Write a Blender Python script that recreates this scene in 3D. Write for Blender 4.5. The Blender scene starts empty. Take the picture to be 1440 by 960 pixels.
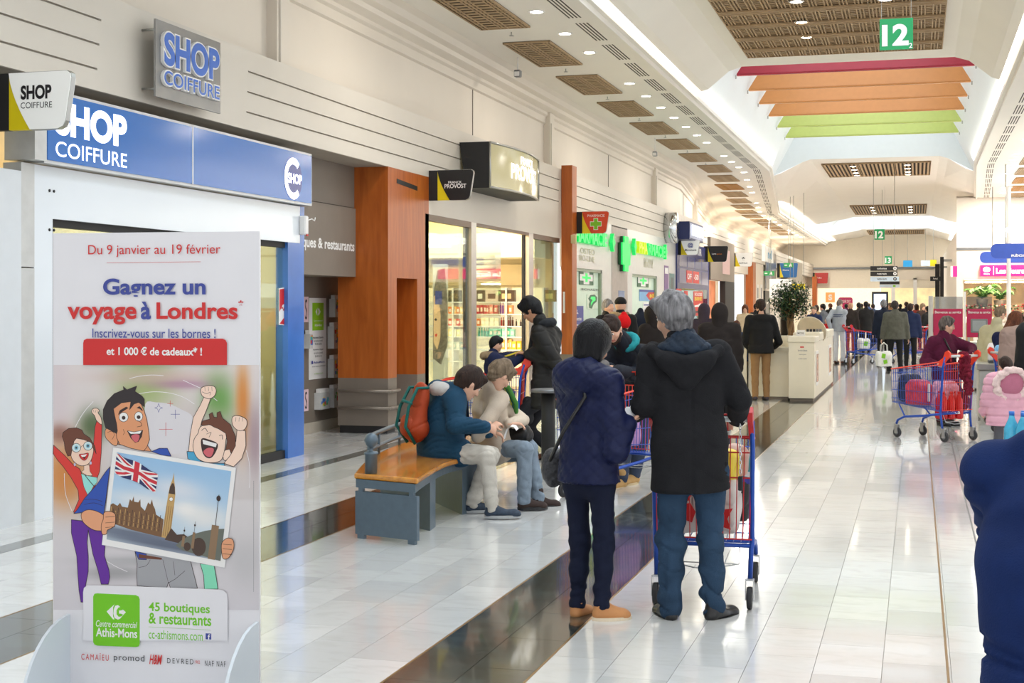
import bpy, bmesh, math, random
import numpy as np
from mathutils import Vector, Matrix, geometry
random.seed(7)
rng = np.random.default_rng(7)
S = bpy.context.scene
COL = S.collection
# ------------------------------------------------------------------ camera, world, light, exposure
YAW = math.radians(15.9)
CA, SA = math.cos(YAW), math.sin(YAW)
CAMZ, FPX, HOR = 1.68, 2000.0, 428.0
cam_d = bpy.data.cameras.new('camera'); cam_d.lens = 50; cam_d.sensor_width = 36
cam_d.shift_y = -52/1440; cam_d.clip_end = 400
cam = bpy.data.objects.new('camera', cam_d); COL.objects.link(cam)
cam.location = (0, 0, CAMZ); cam.rotation_euler = (math.pi/2, 0, YAW)
S.camera = cam
S.view_settings.view_transform = 'Standard'; S.view_settings.look = 'None'
S.view_settings.gamma = 1; S.view_settings.use_curve_mapping = False
S.view_settings.exposure = 0.5
W = bpy.data.worlds.new('world'); S.world = W; W.use_nodes = True
W.node_tree.nodes['Background'].inputs[0].default_value = (.93, .96, 1, 1)
W.node_tree.nodes['Background'].inputs[1].default_value = 1.05
def area(name, loc, sx, sy, power, col=(1, 1, 1), rot=(0, 0, 0)):
    l = bpy.data.lights.new(name, 'AREA'); l.shape = 'RECTANGLE'; l.size = sx; l.size_y = sy
    l.energy = power; l.color = col
    o = bpy.data.objects.new(name, l); COL.objects.link(o); o.location = loc; o.rotation_euler = rot
    return o
XC = -1.27                                   # centre line of the hall
WELLS = [(1.5, 18.5), (27.2, 45.2), (75.5, 88.0)]   # skylight wells along the hall
for i, (y0, y1) in enumerate(WELLS):
    area('skylight_daylight', (XC, (y0+y1)/2, 8.25), 3.2, y1-y0, (20 if y0 < 10 else 4 if y0 < 50 else 20)*(y1-y0), (.86, .94, 1))
# cove lamps hidden behind the lips of the side ceilings wash the vault with light from below
for k, (y0, y1) in enumerate(((-4, 18), (18, 42), (44, 66), (66, 95))):
    s_ = 0 if k < 2 else 1.2
    for sg in (-1, 1):
        x = (-4.0-s_) if sg < 0 else (1.46+.45*s_)
        area('cove_lamp', (x, (y0+y1)/2, 5.74), .10, y1-y0, (2.0 if k < 2 else 5)*(y1-y0), (1, .95, .86), (math.pi, sg*.5, 0))
# lamps of the downlights in the side ceilings
for k in range(13):
    y = 16+k*6.2; s_ = 0 if y < 42 else min(1.6, (y-42)/20*1.6)
    for x in (-4.9-s_, 2.5+.45*s_): area('downlight_lamp', (x, y, 5.56), .17, .17, 30 if y < 46 else 150, (1, .93, .82))
# the store on the right and the shops on the left have their own ceiling lighting
area('store_ceiling_light', (6.5, 14, 5.2), 5, 26, 160, (1, .95, .88))
area('store_ceiling_light', (6.5, 42, 5.2), 5, 20, 300, (1, .95, .88))
area('shop_ceiling_light', (-8.4, 22.6, 3.3), 2.8, 6.6, 330, (1, .86, .62))
area('shop_ceiling_light', (-7.9, 32.3, 3.3), 1.8, 10, 200, (1, .98, .9))
area('shop_ceiling_light', (-8.5, 12.2, 3.1), 2.6, 4, 120, (1, .88, .68))
# ------------------------------------------------------------------ pixel helpers: a photo pixel becomes a place in the hall
def ray(px, py):
    u = (px-720)/FPX; v = (HOR-py)/FPX
    return Vector((-SA+u*CA, CA+u*SA, v))
def P(px, py, D): return Vector((0, 0, CAMZ)) + ray(px, py)*D
def fl(px, py, z=0.0): return P(px, py, (z-CAMZ)/((HOR-py)/FPX))
def onX(px, py, X): r = ray(px, py); return P(px, py, X/r.x)
def onY(px, py, Y): r = ray(px, py); return P(px, py, Y/r.y)
def Yw(px, X=-6.6): return onX(px, 428, X).y
# ------------------------------------------------------------------ materials
MATS = {}
def lin(c):
    return tuple(((x/255)/12.92 if x/255 <= .04045 else ((x/255+.055)/1.055)**2.4) for x in c)
def mat(name, rgb, rough=.5, metal=0, var=.06, scale=8, bump=0, bscale=60, emit=0, coat=0, alpha=1, trans=0, stretch=None, spec=.5, sheen=0):
    """rgb in 0..255 sRGB; colour varies a little with noise, fine relief by bump"""
    if name in MATS: return MATS[name]
    m = bpy.data.materials.new(name); m.use_nodes = True; nt = m.node_tree; N = nt.nodes; L = nt.links
    b = N['Principled BSDF']; c = lin(rgb)
    b.inputs['Roughness'].default_value = rough; b.inputs['Metallic'].default_value = metal
    b.inputs['Specular IOR Level'].default_value = spec
    if coat: b.inputs['Coat Weight'].default_value = coat; b.inputs['Coat Roughness'].default_value = .06
    if sheen: b.inputs['Sheen Weight'].default_value = sheen; b.inputs['Sheen Roughness'].default_value = .5
    if trans: b.inputs['Transmission Weight'].default_value = trans
    if alpha < 1: b.inputs['Alpha'].default_value = alpha
    tc = N.new('ShaderNodeTexCoord'); mp = N.new('ShaderNodeMapping'); L.new(tc.outputs['Object'], mp.inputs[0])
    if stretch: mp.inputs['Scale'].default_value = stretch
    if var:
        no = N.new('ShaderNodeTexNoise'); no.inputs['Scale'].default_value = scale; no.inputs['Detail'].default_value = 4
        L.new(mp.outputs[0], no.inputs[0])
        r = N.new('ShaderNodeValToRGB'); r.color_ramp.elements[0].position = .3; r.color_ramp.elements[1].position = .7
        r.color_ramp.elements[0].color = tuple(x*(1-var) for x in c)+(1,)
        r.color_ramp.elements[1].color = tuple(min(1, x*(1+var)) for x in c)+(1,)
        L.new(no.outputs[0], r.inputs[0]); L.new(r.outputs[0], b.inputs['Base Color'])
    else: b.inputs['Base Color'].default_value = c+(1,)
    if bump:
        n2 = N.new('ShaderNodeTexNoise'); n2.inputs['Scale'].default_value = bscale; n2.inputs['Detail'].default_value = 3
        L.new(mp.outputs[0], n2.inputs[0])
        bp = N.new('ShaderNodeBump'); bp.inputs['Strength'].default_value = bump; bp.inputs['Distance'].default_value = .01
        L.new(n2.outputs[0], bp.inputs['Height']); L.new(bp.outputs[0], b.inputs['Normal'])
    if emit:
        b.inputs['Emission Color'].default_value = c+(1,); b.inputs['Emission Strength'].default_value = emit
    MATS[name] = m; return m
def glass(name='clear glass', tint=(235, 245, 240), refl=.5):
    if name in MATS: return MATS[name]
    m = bpy.data.materials.new(name); m.use_nodes = True; nt = m.node_tree; N = nt.nodes; L = nt.links
    for n in list(N): N.remove(n)
    o = N.new('ShaderNodeOutputMaterial'); t = N.new('ShaderNodeBsdfTransparent'); t.inputs[0].default_value = lin(tint)+(1,)
    g = N.new('ShaderNodeBsdfGlossy'); g.inputs['Roughness'].default_value = .02
    f = N.new('ShaderNodeFresnel'); f.inputs[0].default_value = 1.5
    mu = N.new('ShaderNodeMath'); mu.operation = 'MULTIPLY'; mu.inputs[1].default_value = refl
    L.new(f.outputs[0], mu.inputs[0])
    x = N.new('ShaderNodeMixShader'); L.new(mu.outputs[0], x.inputs[0]); L.new(t.outputs[0], x.inputs[1]); L.new(g.outputs[0], x.inputs[2])
    L.new(x.outputs[0], o.inputs[0]); MATS[name] = m; return m
# ------------------------------------------------------------------ objects
MX = {}                                       # world matrix of each thing
def setp(o, label=None, cat=None, group=None, kind=None):
    if label: o['label'] = label
    if cat: o['category'] = cat
    if group: o['group'] = group
    if kind: o['kind'] = kind
    return o
def thing(name, label, cat, loc=(0, 0, 0), rz=0.0, group=None):
    o = bpy.data.objects.new(name, None); COL.objects.link(o)
    o.location = loc; o.rotation_euler = (0, 0, rz); o.empty_display_size = .1
    MX[o] = Matrix.Translation(Vector(loc)) @ Matrix.Rotation(rz, 4, 'Z')
    return setp(o, label, cat, group)
def link_mesh(name, me, mats, parent=None, smooth=False):
    o = bpy.data.objects.new(name, me)
    for m in (mats if isinstance(mats, (list, tuple)) else [mats]): me.materials.append(m)
    COL.objects.link(o)
    if parent is not None: o.parent = parent
    if smooth and len(me.polygons): me.polygons.foreach_set('use_smooth', [True]*len(me.polygons))
    return o
def copy_tree(o, parent=None, depth=0):
    c = o.copy(); COL.objects.link(c); c.parent = parent
    for ch in KIDS.get(o, [x for x in o.children]): copy_tree(ch, c, depth+1)
    return c
KIDS = {}
class MB:
    """collects geometry, then links it as one mesh object"""
    def __init__(s): s.v = []; s.f = []; s.mi = []; s.sm = []
    def add(s, vs, fs, mi=0, smooth=False):
        n = len(s.v); s.v += [tuple(v) for v in vs]; s.f += [tuple(i+n for i in f) for f in fs]
        s.mi += [mi]*len(fs); s.sm += [smooth]*len(fs); return s
    def boxm(s, a, b, mi=0, M=None, bev=0):
        (x0, y0, z0), (x1, y1, z1) = a, b
        if x0 > x1: x0, x1 = x1, x0
        if y0 > y1: y0, y1 = y1, y0
        if z0 > z1: z0, z1 = z1, z0
        if bev:
            v = []; e = min(bev, (x1-x0)/2.1, (y1-y0)/2.1, (z1-z0)/2.1)
            for z, d in ((z0, e), (z0+e, 0), (z1-e, 0), (z1, e)):
                v += [(x0+d, y0+e+0*d, z), (x0+e, y0+d, z), (x1-e, y0+d, z), (x1-d, y0+e, z), (x1-d, y1-e, z), (x1-e, y1-d, z), (x0+e, y1-d, z), (x0+d, y1-e, z)]
            f = [(7, 6, 5, 4, 3, 2, 1, 0), tuple(range(24, 32))]
            for k in range(3):
                for i in range(8): j = (i+1) % 8; f.append((k*8+i, k*8+j, k*8+8+j, k*8+8+i))
        else:
            v = [(x0, y0, z0), (x1, y0, z0), (x1, y1, z0), (x0, y1, z0), (x0, y0, z1), (x1, y0, z1), (x1, y1, z1), (x0, y1, z1)]
            f = [(3, 2, 1, 0), (4, 5, 6, 7), (0, 1, 5, 4), (1, 2, 6, 5), (2, 3, 7, 6), (3, 0, 4, 7)]
        if M is not None: v = [M @ Vector(p) for p in v]
        return s.add(v, f, mi)
    def box(s, c, d, mi=0, M=None, bev=0):
        return s.boxm([c[i]-d[i]/2 for i in range(3)], [c[i]+d[i]/2 for i in range(3)], mi, M, bev)
    def tube(s, pts, r, n=8, mi=0, closed=False, cap=True):
        pts = [Vector(p) for p in pts]; N = len(pts); rs = r if isinstance(r, (list, tuple)) else [r]*N
        ref = Vector((0, 0, 1)); vs = []; prev = None
        for i, p in enumerate(pts):
            a = pts[(i-1) % N] if (i > 0 or closed) else p; b = pts[(i+1) % N] if (i < N-1 or closed) else p
            t = (b-a).normalized() if (b-a).length > 1e-9 else Vector((0, 0, 1))
            if prev is None:
                u = t.cross(ref if abs(t.z) < .9 else Vector((1, 0, 0))).normalized()
            else:
                u = (prev - t*prev.dot(t)); u = u.normalized() if u.length > 1e-6 else t.orthogonal().normalized()
            prev = u; w = t.cross(u)
            for k in range(n):
                an = 2*math.pi*k/n; vs.append(p+(u*math.cos(an)+w*math.sin(an))*rs[i])
        fs = []
        for i in range(N if closed else N-1):
            j = (i+1) % N
            for k in range(n): l = (k+1) % n; fs.append((i*n+k, i*n+l, j*n+l, j*n+k))
        if cap and not closed: fs.append(tuple(range(n-1, -1, -1))); fs.append(tuple(range((N-1)*n, N*n)))
        return s.add(vs, fs, mi, n > 5)
    def lathe(s, prof, c=(0, 0, 0), n=16, mi=0, M=None):
        vs = []; fs = []
        for (r, z) in prof:
            for k in range(n): a = 2*math.pi*k/n; vs.append(Vector((c[0]+r*math.cos(a), c[1]+r*math.sin(a), c[2]+z)))
        for i in range(len(prof)-1):
            for k in range(n): l = (k+1) % n; fs.append((i*n+k, i*n+l, (i+1)*n+l, (i+1)*n+k))
        fs.append(tuple(range(n-1, -1, -1))); fs.append(tuple(range((len(prof)-1)*n, len(prof)*n)))
        if M is not None: vs = [M @ v for v in vs]
        return s.add(vs, fs, mi, True)
    def prism(s, pts, fr, c0, c1, mi=0):
        """2D outline (a,b) in a frame, from depth c0 to c1"""
        A = sum(pts[i][0]*pts[(i+1) % len(pts)][1]-pts[(i+1) % len(pts)][0]*pts[i][1] for i in range(len(pts)))
        if A < 0: pts = pts[::-1]
        n = len(pts); vs = [fr.p(a, b, c0) for a, b in pts]+[fr.p(a, b, c1) for a, b in pts]
        tri = geometry.tessellate_polygon([[Vector((a, b, 0)) for a, b in pts]])
        fs = []
        for t in tri:
            a, b, c = t
            ar = (pts[b][0]-pts[a][0])*(pts[c][1]-pts[a][1])-(pts[c][0]-pts[a][0])*(pts[b][1]-pts[a][1])
            if ar < 0: a, c = c, a
            fs.append((a+n, b+n, c+n)); fs.append((c, b, a))
        for i in range(n): j = (i+1) % n; fs.append((i, j, j+n, i+n))
        return s.add(vs, fs, mi)
    def build(s, name, mats, parent=None, w=True, **kw):
        vs = s.v
        if parent is not None and w and parent in MX:
            I = MX[parent].inverted(); vs = [I @ Vector(v) for v in vs]
        me = bpy.data.meshes.new(name); me.from_pydata([tuple(v) for v in vs], [], s.f)
        me.polygons.foreach_set('material_index', s.mi); me.polygons.foreach_set('use_smooth', s.sm)
        me.update()
        o = link_mesh(name, me, mats, parent)
        if parent is not None and w and parent not in MX and parent.parent in MX:   # sub-part of a part: same frame as the thing
            I = MX[parent.parent].inverted(); me.transform(I)
        setp(o, **kw); return o
class Fr:
    def __init__(s, o, ux, uy): s.o = Vector(o); s.x = Vector(ux).normalized(); s.y = Vector(uy).normalized(); s.n = s.x.cross(s.y)
    def p(s, a, b, c=0): return s.o+s.x*a+s.y*b+s.n*c
    def hit(s, px, py):
        r = ray(px, py); o = Vector((0, 0, CAMZ)); t = (s.o-o).dot(s.n)/r.dot(s.n); q = o+r*t-s.o
        return (q.dot(s.x), q.dot(s.y))
def FX(X, Y=0, z=0): return Fr((X, Y, z), (0, 1, 0), (0, 0, 1))      # faces +X (left wall)
def FY(Y, X=0, z=0): return Fr((X, Y, z), (1, 0, 0), (0, 0, 1))      # faces the viewer
_txt = {}
def text_geo(s, bold=0.0, italic=0.0, sp=1.0):
    k = (s, bold, italic, sp)
    if k not in _txt:
        cu = bpy.data.curves.new('t', 'FONT'); cu.body = s; cu.offset = bold; cu.shear = italic; cu.space_character = sp
        cu.resolution_u = 6
        o = bpy.data.objects.new('t', cu)
        me = bpy.data.meshes.new_from_object(o)
        v = np.array([x.co[:2] for x in me.vertices]); f = [tuple(p.vertices) for p in me.polygons]
        bpy.data.objects.remove(o); bpy.data.curves.remove(cu); bpy.data.meshes.remove(me)
        v = (v-v.min(0))/np.maximum(v.max(0)-v.min(0), 1e-6)
        _txt[k] = (v, f)
    return _txt[k]
def lettering(fr, s, a, b, w, h, m, parent, depth=0, off=.002, bold=.01, italic=0, sp=1.0, flip=False, name='lettering', mb=None, mi=0):
    """text fitted to the rectangle (a,b)-(a+w,b+h) of a frame"""
    v, f = text_geo(s, bold, italic, sp); M = mb or MB(); n = len(v)
    X = [(a+w*(1-x if flip else x), b+h*y) for x, y in v]
    if flip: f = [t[::-1] for t in f]
    M.add([fr.p(x, y, off+depth) for x, y in X], f, mi)
    if depth:
        M.add([fr.p(x, y, off) for x, y in X], [t[::-1] for t in f], mi)
        ed = {}
        for t in f:
            for i in range(len(t)):
                e = (t[i], t[(i+1) % len(t)])
                if (e[1], e[0]) in ed: del ed[(e[1], e[0])]
                else: ed[e] = 1
        vs = [fr.p(x, y, off) for x, y in X]+[fr.p(x, y, off+depth) for x, y in X]
        M.add(vs, [(i, j, j+n, i+n) for i, j in ed], mi)
    if mb is None: return M.build(name, m, parent)
def rrect(a0, b0, a1, b1, r, n=4):
    pts = []
    for cx, cy, t0 in ((a1-r, b0+r, -90), (a1-r, b1-r, 0), (a0+r, b1-r, 90), (a0+r, b0+r, 180)):
        for k in range(n+1): t = math.radians(t0+90*k/n); pts.append((cx+r*math.cos(t), cy+r*math.sin(t)))
    return pts
# ------------------------------------------------------------------ palette
WHITE = mat('white paint', (224, 214, 200), .5, var=.02, scale=1.5, bump=.02, bscale=8)
CEIL = mat('ceiling paint', (238, 233, 224), .6, var=.015, scale=.8)
WELLM = mat('skylight well paint', (232, 238, 240), .6, var=.01)
FASC = mat('fascia paint', (214, 206, 194), .45, var=.03, scale=.7)
GLOSSW = mat('glossy white panel', (226, 231, 236), .12, var=.02, scale=.8, bump=.03, bscale=3)
DARK = mat('dark gap', (38, 36, 34), .7)
BLACK = mat('black plastic', (24, 24, 26), .4)
BLACKM = mat('black matt', (30, 29, 30), .6)
STEEL = mat('brushed steel', (176, 176, 172), .3, .9, var=.05)
CHROME = mat('chrome', (205, 208, 210), .15, 1, var=.02)
GREYM = mat('grey metal', (120, 122, 124), .4, .5)
TAUPE = mat('taupe panel', (126, 115, 104), .55, var=.05, scale=3)
TAUPED = mat('dark taupe panel', (98, 89, 79), .6, var=.08, scale=4)
PWHITE = mat('printed white', (236, 234, 232), .4, var=.01)
PRED = mat('printed red', (206, 30, 28), .4, var=.02)
PBLUE = mat('printed blue', (52, 66, 150), .4, var=.02)
PGREEN = mat('printed green', (122, 190, 30), .4, var=.02)
PBLACK = mat('printed black', (26, 24, 28), .45, var=0)
YELLOW = mat('yellow panel', (232, 210, 20), .4, var=.02)
def wood(name, rgb, rgb2, rough=.35, st=(1, 1, .12), sc=14, coat=0):
    m = bpy.data.materials.new(name); m.use_nodes = True; N = m.node_tree.nodes; L = m.node_tree.links; b = N['Principled BSDF']
    tc = N.new('ShaderNodeTexCoord'); mp = N.new('ShaderNodeMapping'); mp.inputs['Scale'].default_value = st; L.new(tc.outputs['Object'], mp.inputs[0])
    no = N.new('ShaderNodeTexNoise'); no.inputs['Scale'].default_value = sc; no.inputs['Detail'].default_value = 8; no.inputs['Distortion'].default_value = .6
    L.new(mp.outputs[0], no.inputs[0]); r = N.new('ShaderNodeValToRGB'); r.color_ramp.elements[0].position = .32; r.color_ramp.elements[1].position = .68
    r.color_ramp.elements[0].color = lin(rgb)+(1,); r.color_ramp.elements[1].color = lin(rgb2)+(1,)
    L.new(no.outputs[0], r.inputs[0]); L.new(r.outputs[0], b.inputs['Base Color']); b.inputs['Roughness'].default_value = rough
    if coat: b.inputs['Coat Weight'].default_value = coat; b.inputs['Coat Roughness'].default_value = .08
    MATS[name] = m; return m
WOOD = wood('orange cherry veneer', (164, 80, 20), (186, 98, 34), .38)
BENCHW = wood('varnished bench wood', (176, 106, 22), (214, 144, 48), .25, (1, .15, 1), 18, .6)
LATT = mat('lattice wood', (176, 148, 112), .6, var=.12, scale=6)
LATTD = mat('lattice back', (46, 36, 27), .8, var=.1, scale=6)
GOLD = mat('golden lattice wood', (176, 122, 48), .55, var=.15, scale=6)
# ------------------------------------------------------------------ floor
def tilemat(name, c0, c1, vein, rough, veinamt):
    m = bpy.data.materials.new(name); m.use_nodes = True; N = m.node_tree.nodes; L = m.node_tree.links; b = N['Principled BSDF']
    g = N.new('ShaderNodeNewGeometry'); sep = N.new('ShaderNodeSeparateXYZ'); L.new(g.outputs['Position'], sep.inputs[0])
    def M(op, a, v=None, w=None):
        n = N.new('ShaderNodeMath'); n.operation = op
        if isinstance(a, (int, float)): n.inputs[0].default_value = a
        else: L.new(a, n.inputs[0])
        if v is not None:
            if isinstance(v, (int, float)): n.inputs[1].default_value = v
            else: L.new(v, n.inputs[1])
        return n.outputs[0]
    cx = M('FLOOR', M('DIVIDE', M('ADD', sep.outputs[0], 1.68+61), .305))
    off = M('MULTIPLY', M('MODULO', cx, 2), .3)
    cy = M('FLOOR', M('DIVIDE', M('ADD', M('ADD', sep.outputs[1], 60), off), .6))
    cmb = N.new('ShaderNodeCombineXYZ'); L.new(cx, cmb.inputs[0]); L.new(cy, cmb.inputs[1])
    wn = N.new('ShaderNodeTexWhiteNoise'); wn.noise_dimensions = '2D'; L.new(cmb.outputs[0], wn.inputs['Vector'])
    no = N.new('ShaderNodeTexNoise'); no.inputs['Scale'].default_value = 3.5; no.inputs['Detail'].default_value = 8; no.inputs['Distortion'].default_value = 1.2
    mp = N.new('ShaderNodeMapping'); mp.inputs['Scale'].default_value = (1, 2.2, 1); L.new(g.outputs['Position'], mp.inputs[0]); 
    av = N.new('ShaderNodeVectorMath'); av.operation = 'ADD'; L.new(mp.outputs[0], av.inputs[0]); L.new(wn.outputs['Color'], av.inputs[1]); L.new(av.outputs[0], no.inputs[0])
    r = N.new('ShaderNodeValToRGB'); r.color_ramp.elements[0].color = lin(c0)+(1,); r.color_ramp.elements[1].color = lin(c1)+(1,); L.new(wn.outputs['Value'], r.inputs[0])
    r2 = N.new('ShaderNodeValToRGB'); r2.color_ramp.elements[0].position = .47; r2.color_ramp.elements[1].position = .75
    r2.color_ramp.elements[0].color = (0, 0, 0, 1); r2.color_ramp.elements[1].color = (veinamt,)*3+(1,); L.new(no.outputs[0], r2.inputs[0])
    mx = N.new('ShaderNodeMix'); mx.data_type = 'RGBA'; L.new(r2.outputs[0], mx.inputs['Factor']); L.new(r.outputs[0], mx.inputs['A']); mx.inputs['B'].default_value = lin(vein)+(1,)
    L.new(mx.outputs['Result'], b.inputs['Base Color']); b.inputs['Roughness'].default_value = rough
    b.inputs['Coat Weight'].default_value = .5 if rough < .6 else .32; b.inputs['Coat Roughness'].default_value = .05
    return m
TWHITE = tilemat('white marble tile', (206, 207, 206), (230, 230, 228), (200, 198, 194), .16, .5)
TBLACK = tilemat('dark green marble tile', (32, 36, 32), (52, 54, 46), (78, 94, 88), .14, .75)
TGREY = tilemat('grey marble tile', (90, 92, 88), (110, 112, 108), (150, 150, 146), .16, .4)
GROUT = mat('grout', (176, 170, 160), .8)
floor = MB().boxm((-11, -8, -.2), (14, 97, -.012)).build('floor', GROUT, kind='structure')
def tcol(ix):
    if ix in (-1, -2, -9, -10): return TBLACK
    return TWHITE
def is_tile_seen(x, y):
    if y < 5: return False
    for dx in (0, .305):
        for dy in (0, .6):
            X, Y = x+dx, y+dy; D = -X*SA+Y*CA; 
            if D < .5: continue
            px = 720+FPX*(X*CA+Y*SA)/D; py = HOR+FPX*CAMZ/D
            if -20 < px < 1460 and py < 985: return True
    return False
e = .0012
tile_me = {}
def tmesh(m):
    if m.name not in tile_me:
        b = MB().boxm((e, e, -.012), (.305-e, .6-e, 0)); me = bpy.data.meshes.new('tile'); me.from_pydata(b.v, [], b.f); me.materials.append(m); tile_me[m.name] = me
    return tile_me[m.name]
cells = []
for ix in range(-32, 52):
    x = -1.68+ix*.305
    off = .3*((ix+200) % 2)
    for iy in range(-8, 162):
        cells.append((iy*.6-off, x, ix))
cells.sort()
n = 0; rest = {}
for (y, x, ix) in cells:
    narrow = -6.26 < x+.15 < -5.95
    if x > -6.6 and n < 300 and is_tile_seen(x, y):
        o = bpy.data.objects.new('tile', tmesh(TGREY if narrow and False else tcol(ix))); COL.objects.link(o); o.parent = floor; o.location = (x, y, 0); n += 1
    else:
        rest.setdefault(tcol(ix).name, []).append((x, y))
for k, L_ in rest.items():
    b = MB()
    for x, y in L_:
        vs = [(x+e, y+e, 0), (x+.305-e, y+e, 0), (x+.305-e, y+.6-e, 0), (x+e, y+.6-e, 0), (x+e, y+e, -.012), (x+.305-e, y+e, -.012), (x+.305-e, y+.6-e, -.012), (x+e, y+.6-e, -.012)]
        b.add(vs, [(0, 1, 2, 3), (4, 5, 1, 0), (5, 6, 2, 1), (6, 7, 3, 2), (7, 4, 0, 3)])
    b.build('floor_tiles', bpy.data.materials[k], floor, kind='stuff')
BRASS = mat('brass strip', (150, 116, 66), .3, .7)
for i, (x, m) in enumerate(((-1.68, BRASS), (-2.29, BRASS), (-4.12, BRASS), (-4.73, BRASS), (.135, BRASS), (.40, GREYM))):
    MB().boxm((x-.006, 2, -.01), (x+.006, 95, .0008)).build('trim_%d' % (i+1), m, kind='structure')
MB().boxm((-6.13, 2, -.01), (-5.95, 95, .0012)).build('trim_7', TGREY, kind='structure')
# ------------------------------------------------------------------ left wall: fascia with slots, upper wall, cornice
def shift(Y): return 0 if Y < 42 else (Y-42)/20*1.6 if Y < 62 else 1.6
FZ0, FZ1 = 3.47, 4.29
slots = [(3.64, 3.658), (3.85, 3.868), (4.06, 4.078)]
grv = [(2.0, 10.5), (13.25, 20.4), (24.6, 26.45), (27.0, 40.2), (42.6, 57), (60, 95)]
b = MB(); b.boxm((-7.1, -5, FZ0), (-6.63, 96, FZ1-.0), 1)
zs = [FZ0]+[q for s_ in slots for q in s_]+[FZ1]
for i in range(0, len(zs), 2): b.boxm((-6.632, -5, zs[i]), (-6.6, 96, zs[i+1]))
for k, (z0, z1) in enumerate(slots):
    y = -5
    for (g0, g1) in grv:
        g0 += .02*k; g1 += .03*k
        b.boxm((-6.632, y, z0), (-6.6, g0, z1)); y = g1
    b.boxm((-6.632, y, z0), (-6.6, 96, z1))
b.v = [(x, y, z) for x, y, z in b.v]
# slot shadow is put into the darker colour of the backing; slot height is thinned by an inner lip
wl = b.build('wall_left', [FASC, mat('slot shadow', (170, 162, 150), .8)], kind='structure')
up = MB()
ks = [-6, 42, 52, 62, 96]
for i in range(4):
    y0, y1 = ks[i], ks[i+1]; s0, s1 = 1.2*shift(y0), 1.2*shift(y1)
    up.add([(-6.78-s0, y0, FZ1-.02), (-6.78-s1, y1, FZ1-.02), (-6.78-s1, y1, 5.65), (-6.78-s0, y0, 5.65)], [(0, 1, 2, 3)])
up.add([(-9, -5, FZ1-.005), (-6.6, -5, FZ1-.005), (-6.6, 96, FZ1-.005), (-9, 96, FZ1-.005)], [(0, 1, 2, 3)])
up.build('wall_left_upper', WHITE, kind='structure')
prof = [(-6.78, 5.08), (-6.74, 5.10), (-6.74, 5.22), (-6.70, 5.25), (-6.70, 5.30), (-6.60, 5.36), (-6.58, 5.42), (-6.50, 5.46), (-6.46, 5.54), (-6.38, 5.60)]
cor = MB()
for i in range(4):
    y0, y1 = ks[i], ks[i+1]; s0, s1 = 1.2*shift(y0), 1.2*shift(y1)
    for (x0, z0), (x1, z1) in zip(prof[:-1], prof[1:]):
        cor.add([(x0-s0, y0, z0), (x0-s1, y1, z0), (x1-s1, y1, z1), (x1-s0, y0, z1)], [(0, 1, 2, 3)])
cor.build('trim_8', WHITE, wl if False else None, kind='structure')
for y in (14.1, 26.0, 37.3, 49.0):
    b = MB(); s_ = 1.2*shift(y); b.boxm((-6.8-s_, y, FZ1), (-6.66-s_, y+.32, 5.3)).boxm((-6.8-s_, y+.05, FZ1), (-6.64-s_, y+.07, 5.1), 1)
    b.build('wall_pilaster', [WHITE, FASC], kind='structure')
for y in (8.5, 21.5, 31.8, 43.5):
    MB().boxm((-6.8-1.2*shift(y), y, FZ1), (-6.77-1.2*shift(y), y+.015, 5.1)).build('trim_9', TAUPE, kind='structure')
# ------------------------------------------------------------------ ceiling
CZ = 5.6
XL, XR = -4.19, 1.65
RK = .45
c = MB()
for i in range(4):
    y0, y1 = (-6 if i == 0 else ks[i]), ks[i+1]; s0, s1 = shift(y0), shift(y1)
    c.add([(-9, y0, CZ), (XL-s0, y0, CZ), (XL-s1, y1, CZ), (-9, y1, CZ)], [(3, 2, 1, 0), ][:1])
    c.add([(XR+RK*s0, y0, CZ), (13, y0, CZ), (13, y1, CZ), (XR+RK*s1, y1, CZ)], [(3, 2, 1, 0)])
c.build('ceiling', CEIL, kind='structure')
def xl(Y): return XL-shift(Y)
def xr(Y): return XR+RK*shift(Y)
lip = MB()
for i in range(4):
    y0, y1 = (-6 if i == 0 else ks[i]), ks[i+1]
    for (f, sg) in ((xl, 1), (xr, -1)):
        a = [(f(y0), y0, CZ), (f(y1), y1, CZ), (f(y1)+sg*.03, y1, CZ-.03), (f(y0)+sg*.03, y0, CZ-.03)]
        q = [(0, .0), (.0, -.05), (.05, -.05), (.05, .03), (.12, .03), (.12, .12)]
        for (d0, h0), (d1, h1) in zip(q[:-1], q[1:]):
            lip.add([(f(y0)+sg*d0, y0, CZ+h0), (f(y1)+sg*d0, y1, CZ+h0), (f(y1)+sg*d1, y1, CZ+h1), (f(y0)+sg*d1, y0, CZ+h1)], [(0, 1, 2, 3) if sg < 0 else (3, 2, 1, 0)])
lip.build('trim_10', CEIL, kind='structure')
SZ = 6.2
slabs = [(-6, 1.5), (18.5, 27.2), (45.2, 75.5), (88, 96)]
for (y0, y1) in slabs:
    b = MB(); kk = sorted({y0, y1} | {k for k in ks if y0 < k < y1})
    for p0, p1 in zip(kk[:-1], kk[1:]):
        sec = lambda Y: [(xl(Y)+.12, 5.72), (xl(Y)+.35, 5.80), (-3.45, 6.12), (-3.2, SZ), (.66, SZ), (.91, 6.12), (xr(Y)-.35, 5.80), (xr(Y)-.12, 5.72)]
        A, B_ = sec(p0), sec(p1)
        for i in range(len(A)-1):
            b.add([(A[i][0], p0, A[i][1]), (A[i+1][0], p0, A[i+1][1]), (B_[i+1][0], p1, B_[i+1][1]), (B_[i][0], p1, B_[i][1])], [(3, 2, 1, 0)])
    b.build('ceiling_slab', CEIL, kind='structure')
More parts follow.
